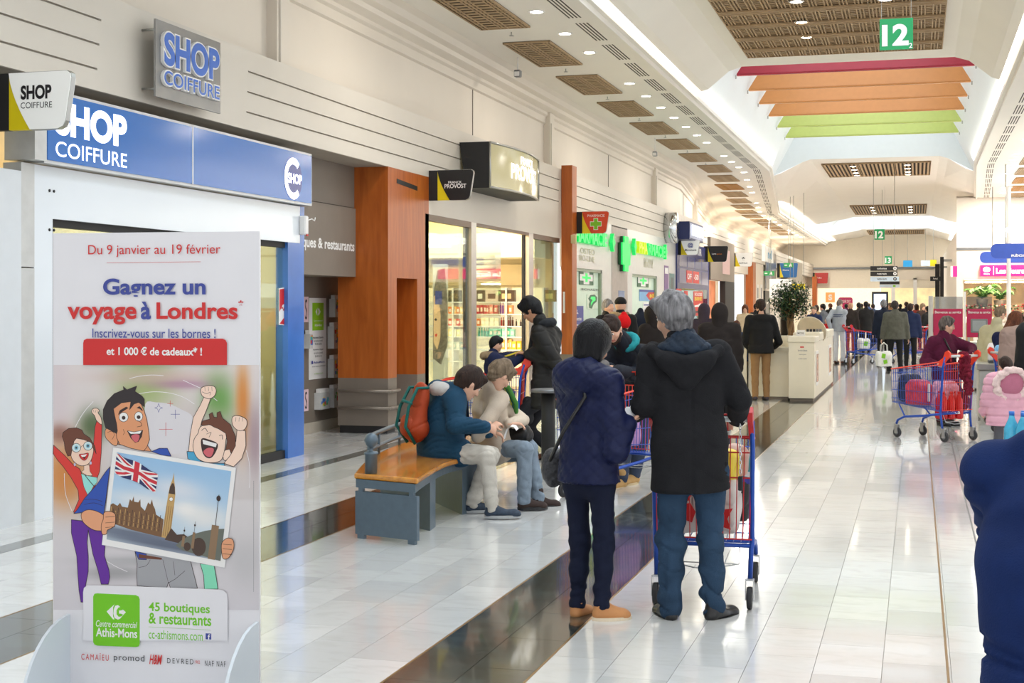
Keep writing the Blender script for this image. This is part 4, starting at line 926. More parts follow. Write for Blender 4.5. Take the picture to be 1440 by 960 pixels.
for (x0, y0, x1, y1, Y, lb) in ((1074, 381, 1089, 387.5, 60, 'nearer'), (1102, 369.5, 1116, 376, 66, 'farther')):
    fr = FY(Y); A0, B0 = fr.hit(x0, y1); A1, B1 = fr.hit(x1, y0)
    t = thing('exit_sign', f'green emergency exit sign hanging at the far left, {lb} one', 'sign', fr.p((A0+A1)/2, B1)); MB().boxm((A0, Y-.03, B0), (A1, Y+.03, B1)).build('box', EXG, t)
    w_, h_ = A1-A0, B1-B0
    MB().prism([(A0+w_*.1, B0+h_*.4), (A0+w_*.35, B0+h_*.4), (A0+w_*.35, B0+h_*.6), (A0+w_*.1, B0+h_*.6)], fr, .031, .035).prism([(A0+w_*.55, B0+h_*.1), (A0+w_*.68, B0+h_*.35), (A0+w_*.82, B0+h_*.12), (A0+w_*.78, B0+h_*.6), (A0+w_*.72, B0+h_*.9), (A0+w_*.6, B0+h_*.6)], fr, .031, .035).build('running_figure', PWHITE, t)
    MB().tube([((A0+A1)/2, Y, B1), ((A0+A1)/2, Y, 5.6)], .012).build('hanger', STEEL, t)
fr = FY(56); 
for (x0, y0, x1, y1, nm, lb, mm) in ((1082, 392, 1113, 420, 'white_banner', 'blank white square banner above the ficus', PWHITE), (1114, 399, 1132, 407, 'yellow_sign', 'yellow sign partly behind the ficus crown', YELLOW)):
    A0, B0 = fr.hit(x0, y1); A1, B1 = fr.hit(x1, y0); t = thing(nm, lb, 'sign', fr.p((A0+A1)/2, B0)); MB().boxm((A0, 56, B0), (A1, 56.05, B1)).build('panel', mm, t)
    MB().tube([(A0+.05, 56.03, B1), (A0+.05, 56.03, 6.1)], .01).tube([(A1-.05, 56.03, B1), (A1-.05, 56.03, 6.1)], .01).build('cord', STEEL, t)
    if nm == 'yellow_sign': lettering(fr, 'un air de', A0+.06, B0+.08, A1-A0-.12, B1-B0-.12, PBLACK, t)
for i in range(2):
    fr = FX(-6.64); poster_on(fr, 1064+i*5, 400, 1067+i*5, 424, 'tall_notice', f'tall thin notice on the cream wall before the ficus, {("left", "right")[i]} of two', PWHITE, [('r', .25, .2, .75, .8, GREYM)])
# ------------------------------------------------------------------ far end wall and right side
MB().boxm((-9.5, 96, 2.75), (6, 96.2, 7)).build('wall_far', mat('far wall paint', (236, 226, 208), .6, var=.02), kind='structure')
MB().boxm((-9.5, 95.8, 4.0), (6, 95.95, 4.12)).build('trim_13', GREYM, kind='structure')
fr = FY(96)
sf = thing('far_shop_window', 'bright glazed shopfront closing the far end of the hall', 'shopfront', (0, 96, 0))
xa, xb, xc = fr.hit(1145, 400)[0], fr.hit(1238, 400)[0], fr.hit(1345, 400)[0]
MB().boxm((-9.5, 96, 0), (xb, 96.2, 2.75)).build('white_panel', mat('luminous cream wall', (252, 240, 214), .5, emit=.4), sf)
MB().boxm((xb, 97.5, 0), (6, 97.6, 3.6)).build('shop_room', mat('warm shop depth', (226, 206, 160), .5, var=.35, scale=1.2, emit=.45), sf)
for x in (1256, 1287, 1318): a = fr.hit(x, 400)[0]; MB().boxm((a-.12, 95.9, 0), (a+.12, 96.1, 3.4)).build('mullion', PWHITE, sf)
MB().boxm((xb, 95.9, 3.3), (6, 96.25, 3.9)).build('header', WHITE, sf)
poster_on(FY(95.995), 1161, 411, 1174, 425, 'orange_poster', 'orange square poster on the bright far wall', mat('orange print light', (236, 160, 90), .4, emit=.2), [('t', .3, .2, .7, .8, PWHITE, 'S', .05)])
t = thing('magenta_stand', 'magenta information board standing in the distant crowd', 'board', fl(1189, 455)); fm = FY(70)
A0, B0 = fm.hit(1179, 432); A1, B1 = fm.hit(1199, 418); MAG = mat('magenta board', (186, 36, 92), .4, var=.05)
MB().prism(rrect(A0, B0, A1, B1, .1), fm, 0, .1).boxm((A0+.2, 70, 0), (A0+.3, 70.05, B0)).boxm((A1-.3, 70, 0), (A1-.2, 70.05, B0)).build('board', MAG, t)
lettering(fm, 'SOLDES 2017', A0+.1, (A0 and B1)-.25, A1-A0-.2, .12, PWHITE, t, off=.105)
# totem screen
t = thing('totem_screen', 'black framed totem with a bright screen in the distant crowd', 'screen', (0, 66, 0)); ft = FY(66)
A0, B0 = ft.hit(1226, 447); A1, B1 = ft.hit(1249, 410)
MB().boxm((A0, 66, 0), (A1, 66.15, B1)).build('frame', BLACK, t); MB().boxm((A0+.09, 65.985, B0+.2), (A1-.09, 66, B1-.1)).build('screen', mat('pale blue screen', (206, 226, 250), .3, var=.02, emit=1.0), t)
# hanging direction sign
t = thing('direction_sign', 'hanging black and pale blue direction sign with white arrows', 'sign', (0, 50, 3)); fd = FY(50)
A0, B0 = fd.hit(1224, 396); A1, B1 = fd.hit(1262, 373.5); hh = (B1-B0)/3
for k, (mm, s, tm) in enumerate(((mat('pale blue strip', (190, 206, 220), .4), 'restaurants', PBLACK), (BLACKM, 'retrait', PWHITE), (BLACKM, 'toilettes', PWHITE))):
    MB().boxm((A0, 49.97, B0+k*hh+.01), (A1+(.05 if k == 0 else 0), 50.03, B0+(k+1)*hh-.01)).build('sign_strip', mm, t)
    lettering(fd, s, A0+.22, B0+k*hh+.06, .32, hh-.12, tm, t, off=.032, bold=.01)
    ca, cb = A1-.08, B0+(k+.5)*hh
    MB().prism([(ca+.06*math.cos(i*math.pi/8), cb+.06*math.sin(i*math.pi/8)) for i in range(16)], fd, .031, .034).build('arrow_disc', PWHITE if k else PBLACK, t)
    MB().prism([(ca-.03, cb-.005), (ca, cb+.035), (ca+.03, cb-.005), (ca+.008, cb-.005), (ca+.008, cb-.035), (ca-.008, cb-.035), (ca-.008, cb-.005)], fd, .035, .037).build('arrow', PBLACK if k else PWHITE, t)
MB().tube([(A0+.1, 50, B1), (A0+.1, 50, 6.2)], .008).tube([(A1-.1, 50, B1), (A1-.1, 50, 6.2)], .008).build('cord', STEEL, t)
t = thing('direction_sign', 'second hanging direction sign, lower and farther behind the first', 'sign', (0, 58, 3)); fd = FY(58)
A0, B0 = fd.hit(1237, 404); A1, B1 = fd.hit(1265, 395.5)
MB().boxm((A0, 57.97, B0+.12), (A1, 58.03, B1)).build('sign_strip', BLACKM, t); MB().boxm((A0, 57.97, B0), (A1, 58.03, B0+.11)).build('sign_strip', MATS['pale blue strip'], t)
MB().prism([(A1-.25, B0+.02), (A1-.15, B0+.02), (A1-.15, B0+.09), (A1-.25, B0+.09)], fd, .031, .035).build('green_dot', PGREEN, t)
MB().tube([(A0+.1, 58, B1), (A0+.1, 58, 6.2)], .008).build('cord', STEEL, t)
# hanging number signs
def numsign(s, sub, x0, y0, x1, y1, Y, label):
    f = FY(Y); A0, B0 = f.hit(x0, y1); A1, B1 = f.hit(x1, y0)
    t = thing('number_sign', label, 'sign', f.p((A0+A1)/2, B1)); w = A1-A0; h = B1-B0
    MB().boxm((A0, Y-.012, B0), (A1, Y+.012, B1)).build('plate', mat('green plate', (0, 150, 84), .4, var=.01), t)
    lettering(f, s, A0+w*.07, B0+h*.12, w*.8, h*.7, PWHITE, t, off=.014, bold=.04)
    if sub: lettering(f, sub, A0+w*.88, B0+h*.03, w*.1, h*.16, PWHITE, t, off=.014, bold=.02)
    zc_ = 8.27 if 76 < Y < 88 else 6.2; MB().tube([(A0+.02, Y, B1), (A0+.02, Y, zc_)], .002, 5).tube([(A1-.02, Y, B1), (A1-.02, Y, zc_)], .002, 5).build('wire', STEEL, t)
numsign('12', '2', 1237, 25, 1284, 71, 15.9, 'large green hanging sign with white number 12, the nearest one')
numsign('12', None, 1229.5, 322, 1244, 337, 56, 'distant green hanging sign with white number 12')
numsign('13', None, 1244, 360, 1254, 371, 82, 'green hanging sign with white number 13 over the far crowd')
# right: closed corner, then shop front facing the hall crosswise
YR = 55.0
XRc = onY(1345, 428, YR).x
m = MB(); m.boxm((XRc, YR, 0), (XRc+.25, 96, 4.4)); m.build('wall_right', WHITE, kind='structure')
m = MB(); fy = FY(YR)
o0, oz1 = fy.hit(1353, 393); 
m.boxm((XRc, YR-.1, oz1), (14, YR+.1, CZ)); m.boxm((XRc, YR-.1, 0), (o0, YR+.1, oz1)); m.build('wall_right_front', mat('front paint', (228, 220, 208), .5, var=.02), kind='structure')
MB().boxm((XRc, YR-.14, fy.hit(1360, 350)[1]-.04), (14, YR-.1, fy.hit(1360, 350)[1]+.04)).build('trim_14', GREYM, kind='structure')
MB().boxm((XRc+.0, YR+.2, 4.3), (14, YR+.3, 5.7)).build('wall_right_upper', WHITE, kind='structure')
fi = thing('flower_shop_interior', 'warm lit flower shop seen through its wide opening', 'shop interior', (5, 57, 0))
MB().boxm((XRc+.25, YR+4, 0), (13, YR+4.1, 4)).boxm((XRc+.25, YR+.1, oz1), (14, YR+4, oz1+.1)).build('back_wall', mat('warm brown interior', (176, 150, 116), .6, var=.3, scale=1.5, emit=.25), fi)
for i in range(7):
    a, b_ = FY(YR+.8).hit(1358+i*12, 397+(i % 2)*3); setp(MB().boxm((a, YR+.8, oz1-.1), (a+.35, YR+1.6, oz1-.06)).build('ceiling_lamp', LAMP), 'small bright lamp in the flower shop ceiling', 'ceiling light', 'lamps in the flower shop')
ls = thing('flower_shop_sign', 'long bright pink lit sign with white lettering over the flower shop', 'sign', fy.p(fy.hit(1400, 380)[0], fy.hit(1400, 380)[1]))
A0, B0 = fy.hit(1378, 388.5); A1 = A0+3.2; B1 = fy.hit(1378, 373)[1]
MB().boxm((A0, YR-.3, B0), (A1, YR-.1, B1)).build('lightbox', mat('lit pink', (232, 30, 112), .3, var=.02, emit=.7), ls)
fl_ = FY(YR-.3); w_ = B1-B0
lettering(fl_, 'Les fleurs', A0+w_*1.35, B0+w_*.22, w_*2.4, w_*.5, LIT, ls, bold=.04)
MB().prism([(A0+w_*(.55+.32*math.cos(i*math.pi/8)), B0+w_*(.6+.24*math.sin(i*math.pi/8))) for i in range(16)], fl_, .002, .005).boxm((A0+w_*1.12, YR-.304, B0+w_*.12), (A0+w_*1.17, YR-.3, B1-w_*.12)).build('emblem', LIT, ls)
lettering(fl_, 'fleurs', A0+w_*.3, B0+w_*.14, w_*.5, w_*.14, LIT, ls)
MB().prism([(A0+w_*(3.9+.3*math.cos(i*math.pi/5)*(1 if i % 2 else .5)), B0+w_*(.5+.4*math.sin(i*math.pi/5)*(1 if i % 2 else .5))) for i in range(10)], fl_, .002, .005).build('flower_emblem', LIT, ls)
sp = thing('pink_blade', 'small pink and white blade sign at the corner of the right wall', 'sign', fy.p(fy.hit(1342, 381)[0], fy.hit(1342, 381)[1]))
fq = FY(YR-.2); A0, B0 = fq.hit(1340, 389); A1, B1 = fq.hit(1344, 374); MB().boxm((A0, YR-.2, B0), (A1+.05, YR-.09, B1)).build('panel', MATS['lit pink'], sp); MB().boxm((A0-.08, YR-.2, B0), (A0, YR-.09, B1)).build('white_edge', PWHITE, sp)
BSG = mat('blue hanging panel', (52, 82, 176), .35, var=.05)
for (x0, y0, x1, y1, Y, s, lb) in ((1378, 353, 1470, 370, 50, '', 'rounded blue panel hanging behind the wider blue one'), (1393, 341.5, 1500, 363.5, 42, 'RÈGLEMENT', 'large rounded blue hanging panel over the checkouts')):
    f = FY(Y); A0, B0 = f.hit(x0, y1); A1, B1 = f.hit(x1, y0); t = thing('blue_hanging_sign', lb, 'sign', f.p(A0, B0))
    MB().prism(rrect(A0, B0, A1, B1, .16), f, -.03, .03).build('panel', BSG, t)
    if s: a, b_ = f.hit(1422, 361); lettering(f, s, a, b_, .95, .08, PWHITE, t, off=.033, bold=.03)
    MB().tube([(A0+.4, Y, B1), (A0+.4, Y, CZ)], .015).tube([(A1-.4, Y, B1), (A1-.4, Y, CZ)], .015).build('hanger', STEEL, t)
# plants in the flower shop
LEAF = mat('palm leaf', (52, 92, 34), .6, var=.3)
def frond_plant(px_, py_, Y, h, n, name, label, m=LEAF, cat='plant', leafw=.05):
    base = onY(px_, py_, Y); t = thing(name, label, cat, base); b = MB(); st = MB(); R = random.Random(int(px_))
    for k in range(n):
        an = R.random()*6.28; L = h*(.7+.5*R.random()); up = .5+.5*R.random(); pts = []
        for i in range(7):
            q = i/6; pts.append(base+Vector((math.cos(an)*L*.7*q, math.sin(an)*L*.7*q, L*up*(1.6*q-1.1*q*q)*1.2+.0)))
        st.tube(pts, .012, 4)
        for i in range(1, 7):
            for j in range(2):
                p = pts[i-1].lerp(pts[i], .5*j+.3); d = (pts[i]-pts[i-1]).normalized(); sd = d.cross(Vector((0, 0, 1))).normalized()
                for sgn in (1, -1):
                    tip = p+(sd*sgn*.8+d*.6+Vector((0, 0, -.35)))*L*.32; w = d*leafw
                    b.add([p, p+w, tip], [(0, 1, 2)])
    b.build('foliage', m, t, kind='stuff'); st.build('stems', m, t, kind='stuff')
    MB().lathe([(.16, -.42), (.22, 0), (.2, 0)], base, 14).build('pot', TAUPED, t); return t
frond_plant(1381, 420, YR+1.7, .85, 16, 'potted_palm', 'larger potted palm in the flower shop')
frond_plant(1406, 422, YR+1.7, .75, 14, 'potted_palm', 'smaller potted palm, right of the larger one in the flower shop')
for i in range(14):
    a = fy.hit(1357+i*7.5, 430)[0]; R = random.Random(i); t = thing('potted_flowers', 'small pot of flowers in the flower shop display', 'flowers', (a, YR+.4, 1.0), 0, 'pots of flowers in the flower shop')
    MB().lathe([(.1, 0), (.13, .22), (.12, .22)], (a, YR+.4, 1.0), 10).build('pot', WHITE, t)
    b = MB()
    for k in range(14):
        p = Vector((a+R.uniform(-.09, .09), YR+.4+R.uniform(-.12, .12), 1.28+R.uniform(0, .4))); b.lathe([(.01, -.03), (.045, 0), (.01, .03)], p, 6, R.choice([0, 0, 1, 1, 2]))
    b.build('blossoms', [mat('blossom red', (190, 50, 50), .5), MATS['palm leaf'], mat('blossom cream', (236, 220, 190), .5)], t, kind='stuff')
MB().boxm((XRc+.6, YR+.1, 0), (13, YR+.7, 1.0)).build('display_counter', mat('display white', (214, 206, 196), .5)); setp(bpy.data.objects['display_counter'], 'long pale display counter across the flower shop opening', 'counter')
# pole and luminous slatted canopy
q = onY(1418.5, 300, 50); po = thing('white_pole', 'tall white pole in front of the flower shop sign', 'pole', (q.x, 50, 0))
MB().lathe([(.07, 0), (.07, 5.55), (.12, 5.56), (.12, 5.6)], (q.x, 50, 0), 16).build('shaft', PWHITE, po)
SL = mat('luminous slat', (255, 252, 244), .4, var=0, emit=1.6)
for k in range(11):
    Y = 33+k*1.9; x0 = onY(1392+4.9*(10-k), 428, Y).x; MB()
    setp(MB().boxm((2.75-.0*k, Y, 4.02), (9, Y+.5, 4.14)).build('light_slat', SL), 'long luminous white slat of the store ceiling on the right', 'ceiling light', 'luminous slats over the checkouts')
# right wall of the store to close the view
# right side shop signs past the corner: dark vertical banners
for (x0, y0, x1, y1, Y, mm, lb) in ((1322, 361, 1325.5, 417, 62, BLACK, 'tall black banner on the right wall'), (1315, 371, 1320, 417, 72, BLACKM, 'second tall black banner, farther down the right wall')):
    f = FY(Y); A0, B0 = f.hit(x0, y1); A1, B1 = f.hit(x1, y0); t = thing('black_banner', lb, 'banner', f.p(A1, B0)); MB().boxm((A0, Y, B0), (A1+.05, Y+.1, B1)).build('panel', mm, t); MB().boxm((A1, Y+.02, B1-.2), (XRc, Y+.08, B1-.1)).build('bracket', STEEL, t)
f = FY(61.94); A0, B0 = f.hit(1308, 395); A1, B1 = f.hit(1323, 388.5); t = thing('arrow_sign', 'small black arrow sign projecting from the right wall', 'sign', f.p(A1, B0)); MB().boxm((A0, 61.94, B0), (A1, 62.0, B1)).build('panel', BLACK, t); lettering(f, 'Promod', A0+.12, B0+.06, A1-A0-.25, .08, PWHITE, t)
for (x0, y0, x1, y1, c_, nm, Y) in ((1270, 366, 1283, 375, (40, 150, 210), 'cyan', 90), (1308, 365, 1317, 374, (246, 216, 30), 'yellow', 88), (1295, 366, 1308, 374, (200, 210, 220), 'silver', 89)):
    f = FY(Y); A0, B0 = f.hit(x0, y1); A1, B1 = f.hit(x1, y0); t = thing('hanging_panel', f'small {nm} square panel hanging over the far end', 'panel', f.p(A0, B0)); MB().boxm((A0, Y, B0), (A1, Y+.05, B1)).build('panel', mat(nm+' panel', c_, .4, emit=.2), t); MB().tube([((A0+A1)/2, Y, B1), ((A0+A1)/2, Y, 6.2)], .01).build('cord', STEEL, t)
# ------------------------------------------------------------------ checkouts
CGREY = mat('checkout grey', (176, 176, 172), .4); BELT = mat('conveyor belt', (74, 76, 76), .6)
def checkout(x0, y0, l, w, h, label, rz=0):
    t = thing('checkout_counter', label, 'checkout counter', (x0, y0, 0), rz)
    MB().boxm((0, 0, .05), (l, w, h-.12), 0, None, .02).build('body', CGREY, t, w=False)
    MB().boxm((-.03, -.03, h-.12), (l+.03, w+.03, h-.03), 0, None, .01).build('steel_top', STEEL, t, w=False)
    MB().boxm((.15, .1, h-.03), (l-.3, w-.1, h)).build('belt', BELT, t, w=False)
    MB().boxm((.1, .05, 0), (l-.1, w-.05, .05)).build('plinth', BLACKM, t, w=False); return t
q = fl(1376, 592); QC = q; checkout(q.x, q.y, 3.2, .7, .86, 'grey checkout counter with steel edge behind the pink coated child', 0)
q = fl(1343, 552); checkout(q.x+.3, q.y+.6, 3.4, .8, .98, 'second grey checkout counter farther back, before the magenta screens', 0)
fg = FY(29.0)
GLS = glass('grey tinted glass', (206, 210, 214), .8)
for (x0, x1, lb) in ((1312.5, 1354, 'left'), (1359.5, 1395, 'right')):
    A0 = fg.hit(x0, 450)[0]; A1 = fg.hit(x1, 450)[0]; zt, zm, zb_ = fg.hit(1330, 417)[1], fg.hit(1330, 434)[1], fg.hit(1330, 474)[1]
    t = thing('checkout_screen', f'{lb} glass checkout screen with a magenta lower band', 'screen', (A0, 29, zb_))
    MB().boxm((A0, 29, zb_), (A1, 29.02, zm)).build('magenta_band', mat('magenta film', (178, 24, 74), .25, var=.05), t)
    MB().boxm((A0, 29.005, zm), (A1, 29.015, zt)).build('glass', GLS, t)
    lettering(fg, 'Bienvenue au service', A0+.03, zm-.09, A1-A0-.06, .05, PWHITE, t)
    MB().boxm((A0+.02, 29, 0), (A0+.06, 29.05, zb_)).boxm((A1-.06, 29, 0), (A1-.02, 29.05, zb_)).build('legs', STEEL, t, kind='stuff')
for (x0, x1, yt, nm, lb, mm) in ((1305.5, 1312, 416, 'grey_post', 'thick grey post left of the magenta screens', mat('pale post', (188, 184, 178), .4)), (1355.5, 1358, 410, 'thin_post', 'thin cream post between the magenta screens', PWHITE)):
    A0 = fg.hit(x0, 450)[0]; A1 = fg.hit(x1, 450)[0]; zt = fg.hit(x0, yt)[1]; t = thing(nm, lb, 'post', ((A0+A1)/2, 29, 0)); MB().lathe([((A1-A0)/2, 0), ((A1-A0)/2, zt)], ((A0+A1)/2, 29.0, 0), 14).build('shaft', mm, t)
t = thing('checkout_monitor', 'grey checkout monitor in front of the right magenta screen', 'monitor', onY(1377, 470, 26)); q = onY(1377, 458, 26)
MB().boxm((q.x-.14, 26, q.z-.12), (q.x+.14, 26.06, q.z+.12), 0, None, .01).build('casing', GREYM, t); MB().boxm((q.x-.11, 25.99, q.z-.09), (q.x+.11, 26, q.z+.09)).build('screen', mat('dim screen', (150, 156, 158), .2), t); MB().tube([(q.x, 26.03, q.z-.1), (q.x, 26.03, 0)], .02).build('stand', BLACK, t)
# ------------------------------------------------------------------ kiosk with counters
KW = mat('kiosk cream laminate', (232, 224, 204), .35, var=.015)
ky = 25.15
kx0, kx1 = onY(1109, 428, ky).x, onY(1145, 428, ky).x
k1 = thing('kiosk_counter', 'cream kiosk counter block with a glass display side, right part of the kiosk', 'counter', ((kx0+kx1)/2, ky, 0))
MB().boxm((kx0, ky, .05), (kx1, 30.8, 1.02)).build('body', KW, k1)
MB().boxm((kx0-.02, ky-.03, 1.02), (kx1+.02, ky+1.0, 1.12), 0, None, .012).build('worktop', KW, k1)
MB().boxm((kx0+.02, ky+.03, 0), (kx1-.02, 30.7, .05)).build('plinth', TAUPE, k1)
for i in range(4): MB().boxm((kx0-.02, ky+1.15+i*1.15, 1.02), (kx1+.02, ky+2.2+i*1.15, 1.17), 0, None, .012).build('till_drawer', KW, k1)
for (a, b_) in ((.35, .95), (4.1, 4.9)): MB().boxm((kx1+.0, ky+a, .25), (kx1+.012, ky+b_, .86)).build('display_frame', PWHITE, k1); MB().boxm((kx1+.012, ky+a+.06, .31), (kx1+.016, ky+b_-.06, .80)).build('display_window', mat('pinkish display', (206, 150, 120), .2, var=.3), k1)
fk = FY(ky); a, b_ = fk.hit(1122, 505)
lettering(fk, 'Service clients', a, b_+.14, .16, .03, mat('grey print', (120, 120, 126), .5), k1); lettering(fk, 'carte pass', a+.02, b_+.07, .12, .022, MATS['grey print'], k1); lettering(fk, 'a votre ecoute', a+.01, b_, .14, .02, MATS['grey print'], k1); MB().boxm((a+.04, ky-.003, b_+.20), (a+.07, ky, b_+.225)).boxm((a+.075, ky-.003, b_+.2), (a+.1, ky, b_+.225)).build('emblem', PRED, k1)
kx2 = onY(1052, 428, ky+.3).x
k2 = thing('kiosk_counter', 'long lower cream counter in front of the khaki trousered man', 'counter', ((kx0+kx2)/2, ky+.3, 0))
MB().boxm((kx2, ky+.35, .05), (kx0-.03, ky+.9, .86)).build('body', KW, k2); MB().boxm((kx2-.02, ky+.3, .86), (kx0-.03, ky+.95, .92)).build('shelf', KW, k2); MB().boxm((kx2, ky+.85, .92), (kx0-.03, ky+.95, 1.12)).build('upstand', KW, k2); MB().boxm((kx2, ky+.37, 0), (kx0-.04, ky+.9, .05)).build('plinth', TAUPE, k2)
MB().boxm((kx2+.22, ky+.845, .97), (kx2+.28, ky+.85, 1.07)).build('socket', PWHITE, k2)
kx3, kx4 = onY(1027, 428, ky+.3).x, onY(1050, 428, ky+.3).x
k3 = thing('kiosk_cabinet', 'narrow white kiosk cabinet with a round emblem at the left end', 'cabinet', ((kx3+kx4)/2, ky+.3, 0))
MB().boxm((kx3, ky+.3, .05), (kx4, 30, 1.06)).build('body', KW, k3); MB().boxm((kx3-.02, ky+.27, 1.06), (kx4+.02, 30, 1.1), 0, None, .01).build('worktop', KW, k3); MB().boxm((kx3+.02, ky+.32, 0), (kx4-.02, 29.9, .05)).build('plinth', TAUPE, k3)
f = FY(ky+.3); a, b_ = f.hit(1043.5, 488); MB().prism([(a+.045*math.cos(i*math.pi/10), b_+.045*math.sin(i*math.pi/10)) for i in range(20)], f, .001, .004).build('emblem_disc', GREYM, k3)
lettering(f, '&', a-.02, b_-.025, .04, .05, PWHITE, k3, off=.005, bold=.03)
# round cream shell on the kiosk
t = thing('round_shell', 'round cream tilted shell standing on the kiosk counter', 'display', onY(1142, 474, 27))
fo = FY(27.5); ca, cb = fo.hit(1142, 464); prof = []
m = MB(); M_ = Matrix.Translation((ca, 27.5, cb)) @ Matrix.Rotation(math.radians(-62), 4, 'X') @ Matrix.Rotation(math.radians(18), 4, 'Y')
m.lathe([(.02, .06), (.15, .055), (.25, .03), (.29, -.0), (.29, -.02), (.24, .01), (.02, .03)], (0, 0, 0), 28, 0, M_); m.build('shell', mat('cream shell', (226, 212, 190), .35), t)
MB().boxm((ca-.05, 27.5, 1.12), (ca+.05, 27.6, cb)).build('foot', KW, t)
t = thing('price_card', 'small white printed card standing on the kiosk counter', 'card', onY(1125, 477, 26)); f = FY(25.8); a, b_ = f.hit(1120, 478); a1, b1 = f.hit(1132, 464)
MB().boxm((a, 25.8, 1.12), (a1, 25.83, b1)).build('card', PWHITE, t); lettering(f, 'MODE', a+.02, b1-.07, a1-a-.04, .03, PBLACK, t)
for i in range(5): q = onY(1134+i*4.5, 473, 27.2); setp(MB().boxm((q.x, 27.2, 1.17), (q.x+.045, 27.26, 1.22)).build('ring_box', [BLACK, GREYM][i > 2]), 'tiny dark box lined up on the kiosk counter', 'box', 'tiny boxes on the kiosk counter')
# ficus
q = fl(1112, 536); q = Vector((onY(1112, 428, 31.2).x, 31.2, 0)); ft_ = thing('ficus_tree', 'bushy dark green ficus tree with a braided trunk behind the kiosk', 'tree', q)
m = MB(); 
for k in range(3):
    pts = [q+Vector((.05*math.cos(k*2.1+z*4), .05*math.sin(k*2.1+z*4), z)) for z in [i*.15+.3 for i in range(9)]]; m.tube(pts, .035, 8)
m.build('trunk', mat('ficus bark', (134, 100, 62), .7, var=.2, bump=.4), ft_)
R = random.Random(3); b = MB(); br = MB(); cc = onY(1112, 424, 31.2)
for k in range(26):
    d = Vector((R.gauss(0, 1), R.gauss(0, 1), R.gauss(0, .8)+.3)).normalized(); tip = cc+d*.42*R.uniform(.6, 1); br.tube([q+Vector((0, 0, 1.45)), q.lerp(tip, .5)+Vector((0, 0, .8)) if False else (q+Vector((0, 0, 1.5))).lerp(tip, .5), tip], [.02, .012, .005], 5)
br.build('branches', MATS['ficus bark'], ft_, kind='stuff')
for k in range(2700):
    d = Vector((R.gauss(0, 1), R.gauss(0, 1), R.gauss(0, 1))).normalized(); rr = R.uniform(.3, 1.0)
    p = cc+Vector((d.x*.46*rr, d.y*.44*rr, d.z*.46*rr+.03)) + Vector((R.gauss(0, .03), 0, 0))
    a = Vector((R.gauss(0, 1), R.gauss(0, 1), R.gauss(0, .6))).normalized(); s_ = a.cross(Vector((0, 0, 1))).normalized(); L = R.uniform(.06, .095)
    n_ = a.cross(s_)*.008
    b.add([p, p+a*L*.5+s_*L*.24+n_, p+a*L, p+a*L*.5-s_*L*.24+n_], [(0, 1, 2), (0, 2, 3)], R.choice([0, 0, 1, 2]))
b.build('foliage', [mat('ficus leaf', (34, 66, 38), .6, var=.2), mat('ficus leaf dark', (20, 44, 28), .6, var=.2), mat('ficus leaf light', (90, 112, 56), .6, var=.2)], ft_, kind='stuff')
MB().lathe([(.2, 0), (.27, .45), (.25, .45), (.24, .4), (.02, .4)], q, 20).build('planter', TAUPED, ft_)
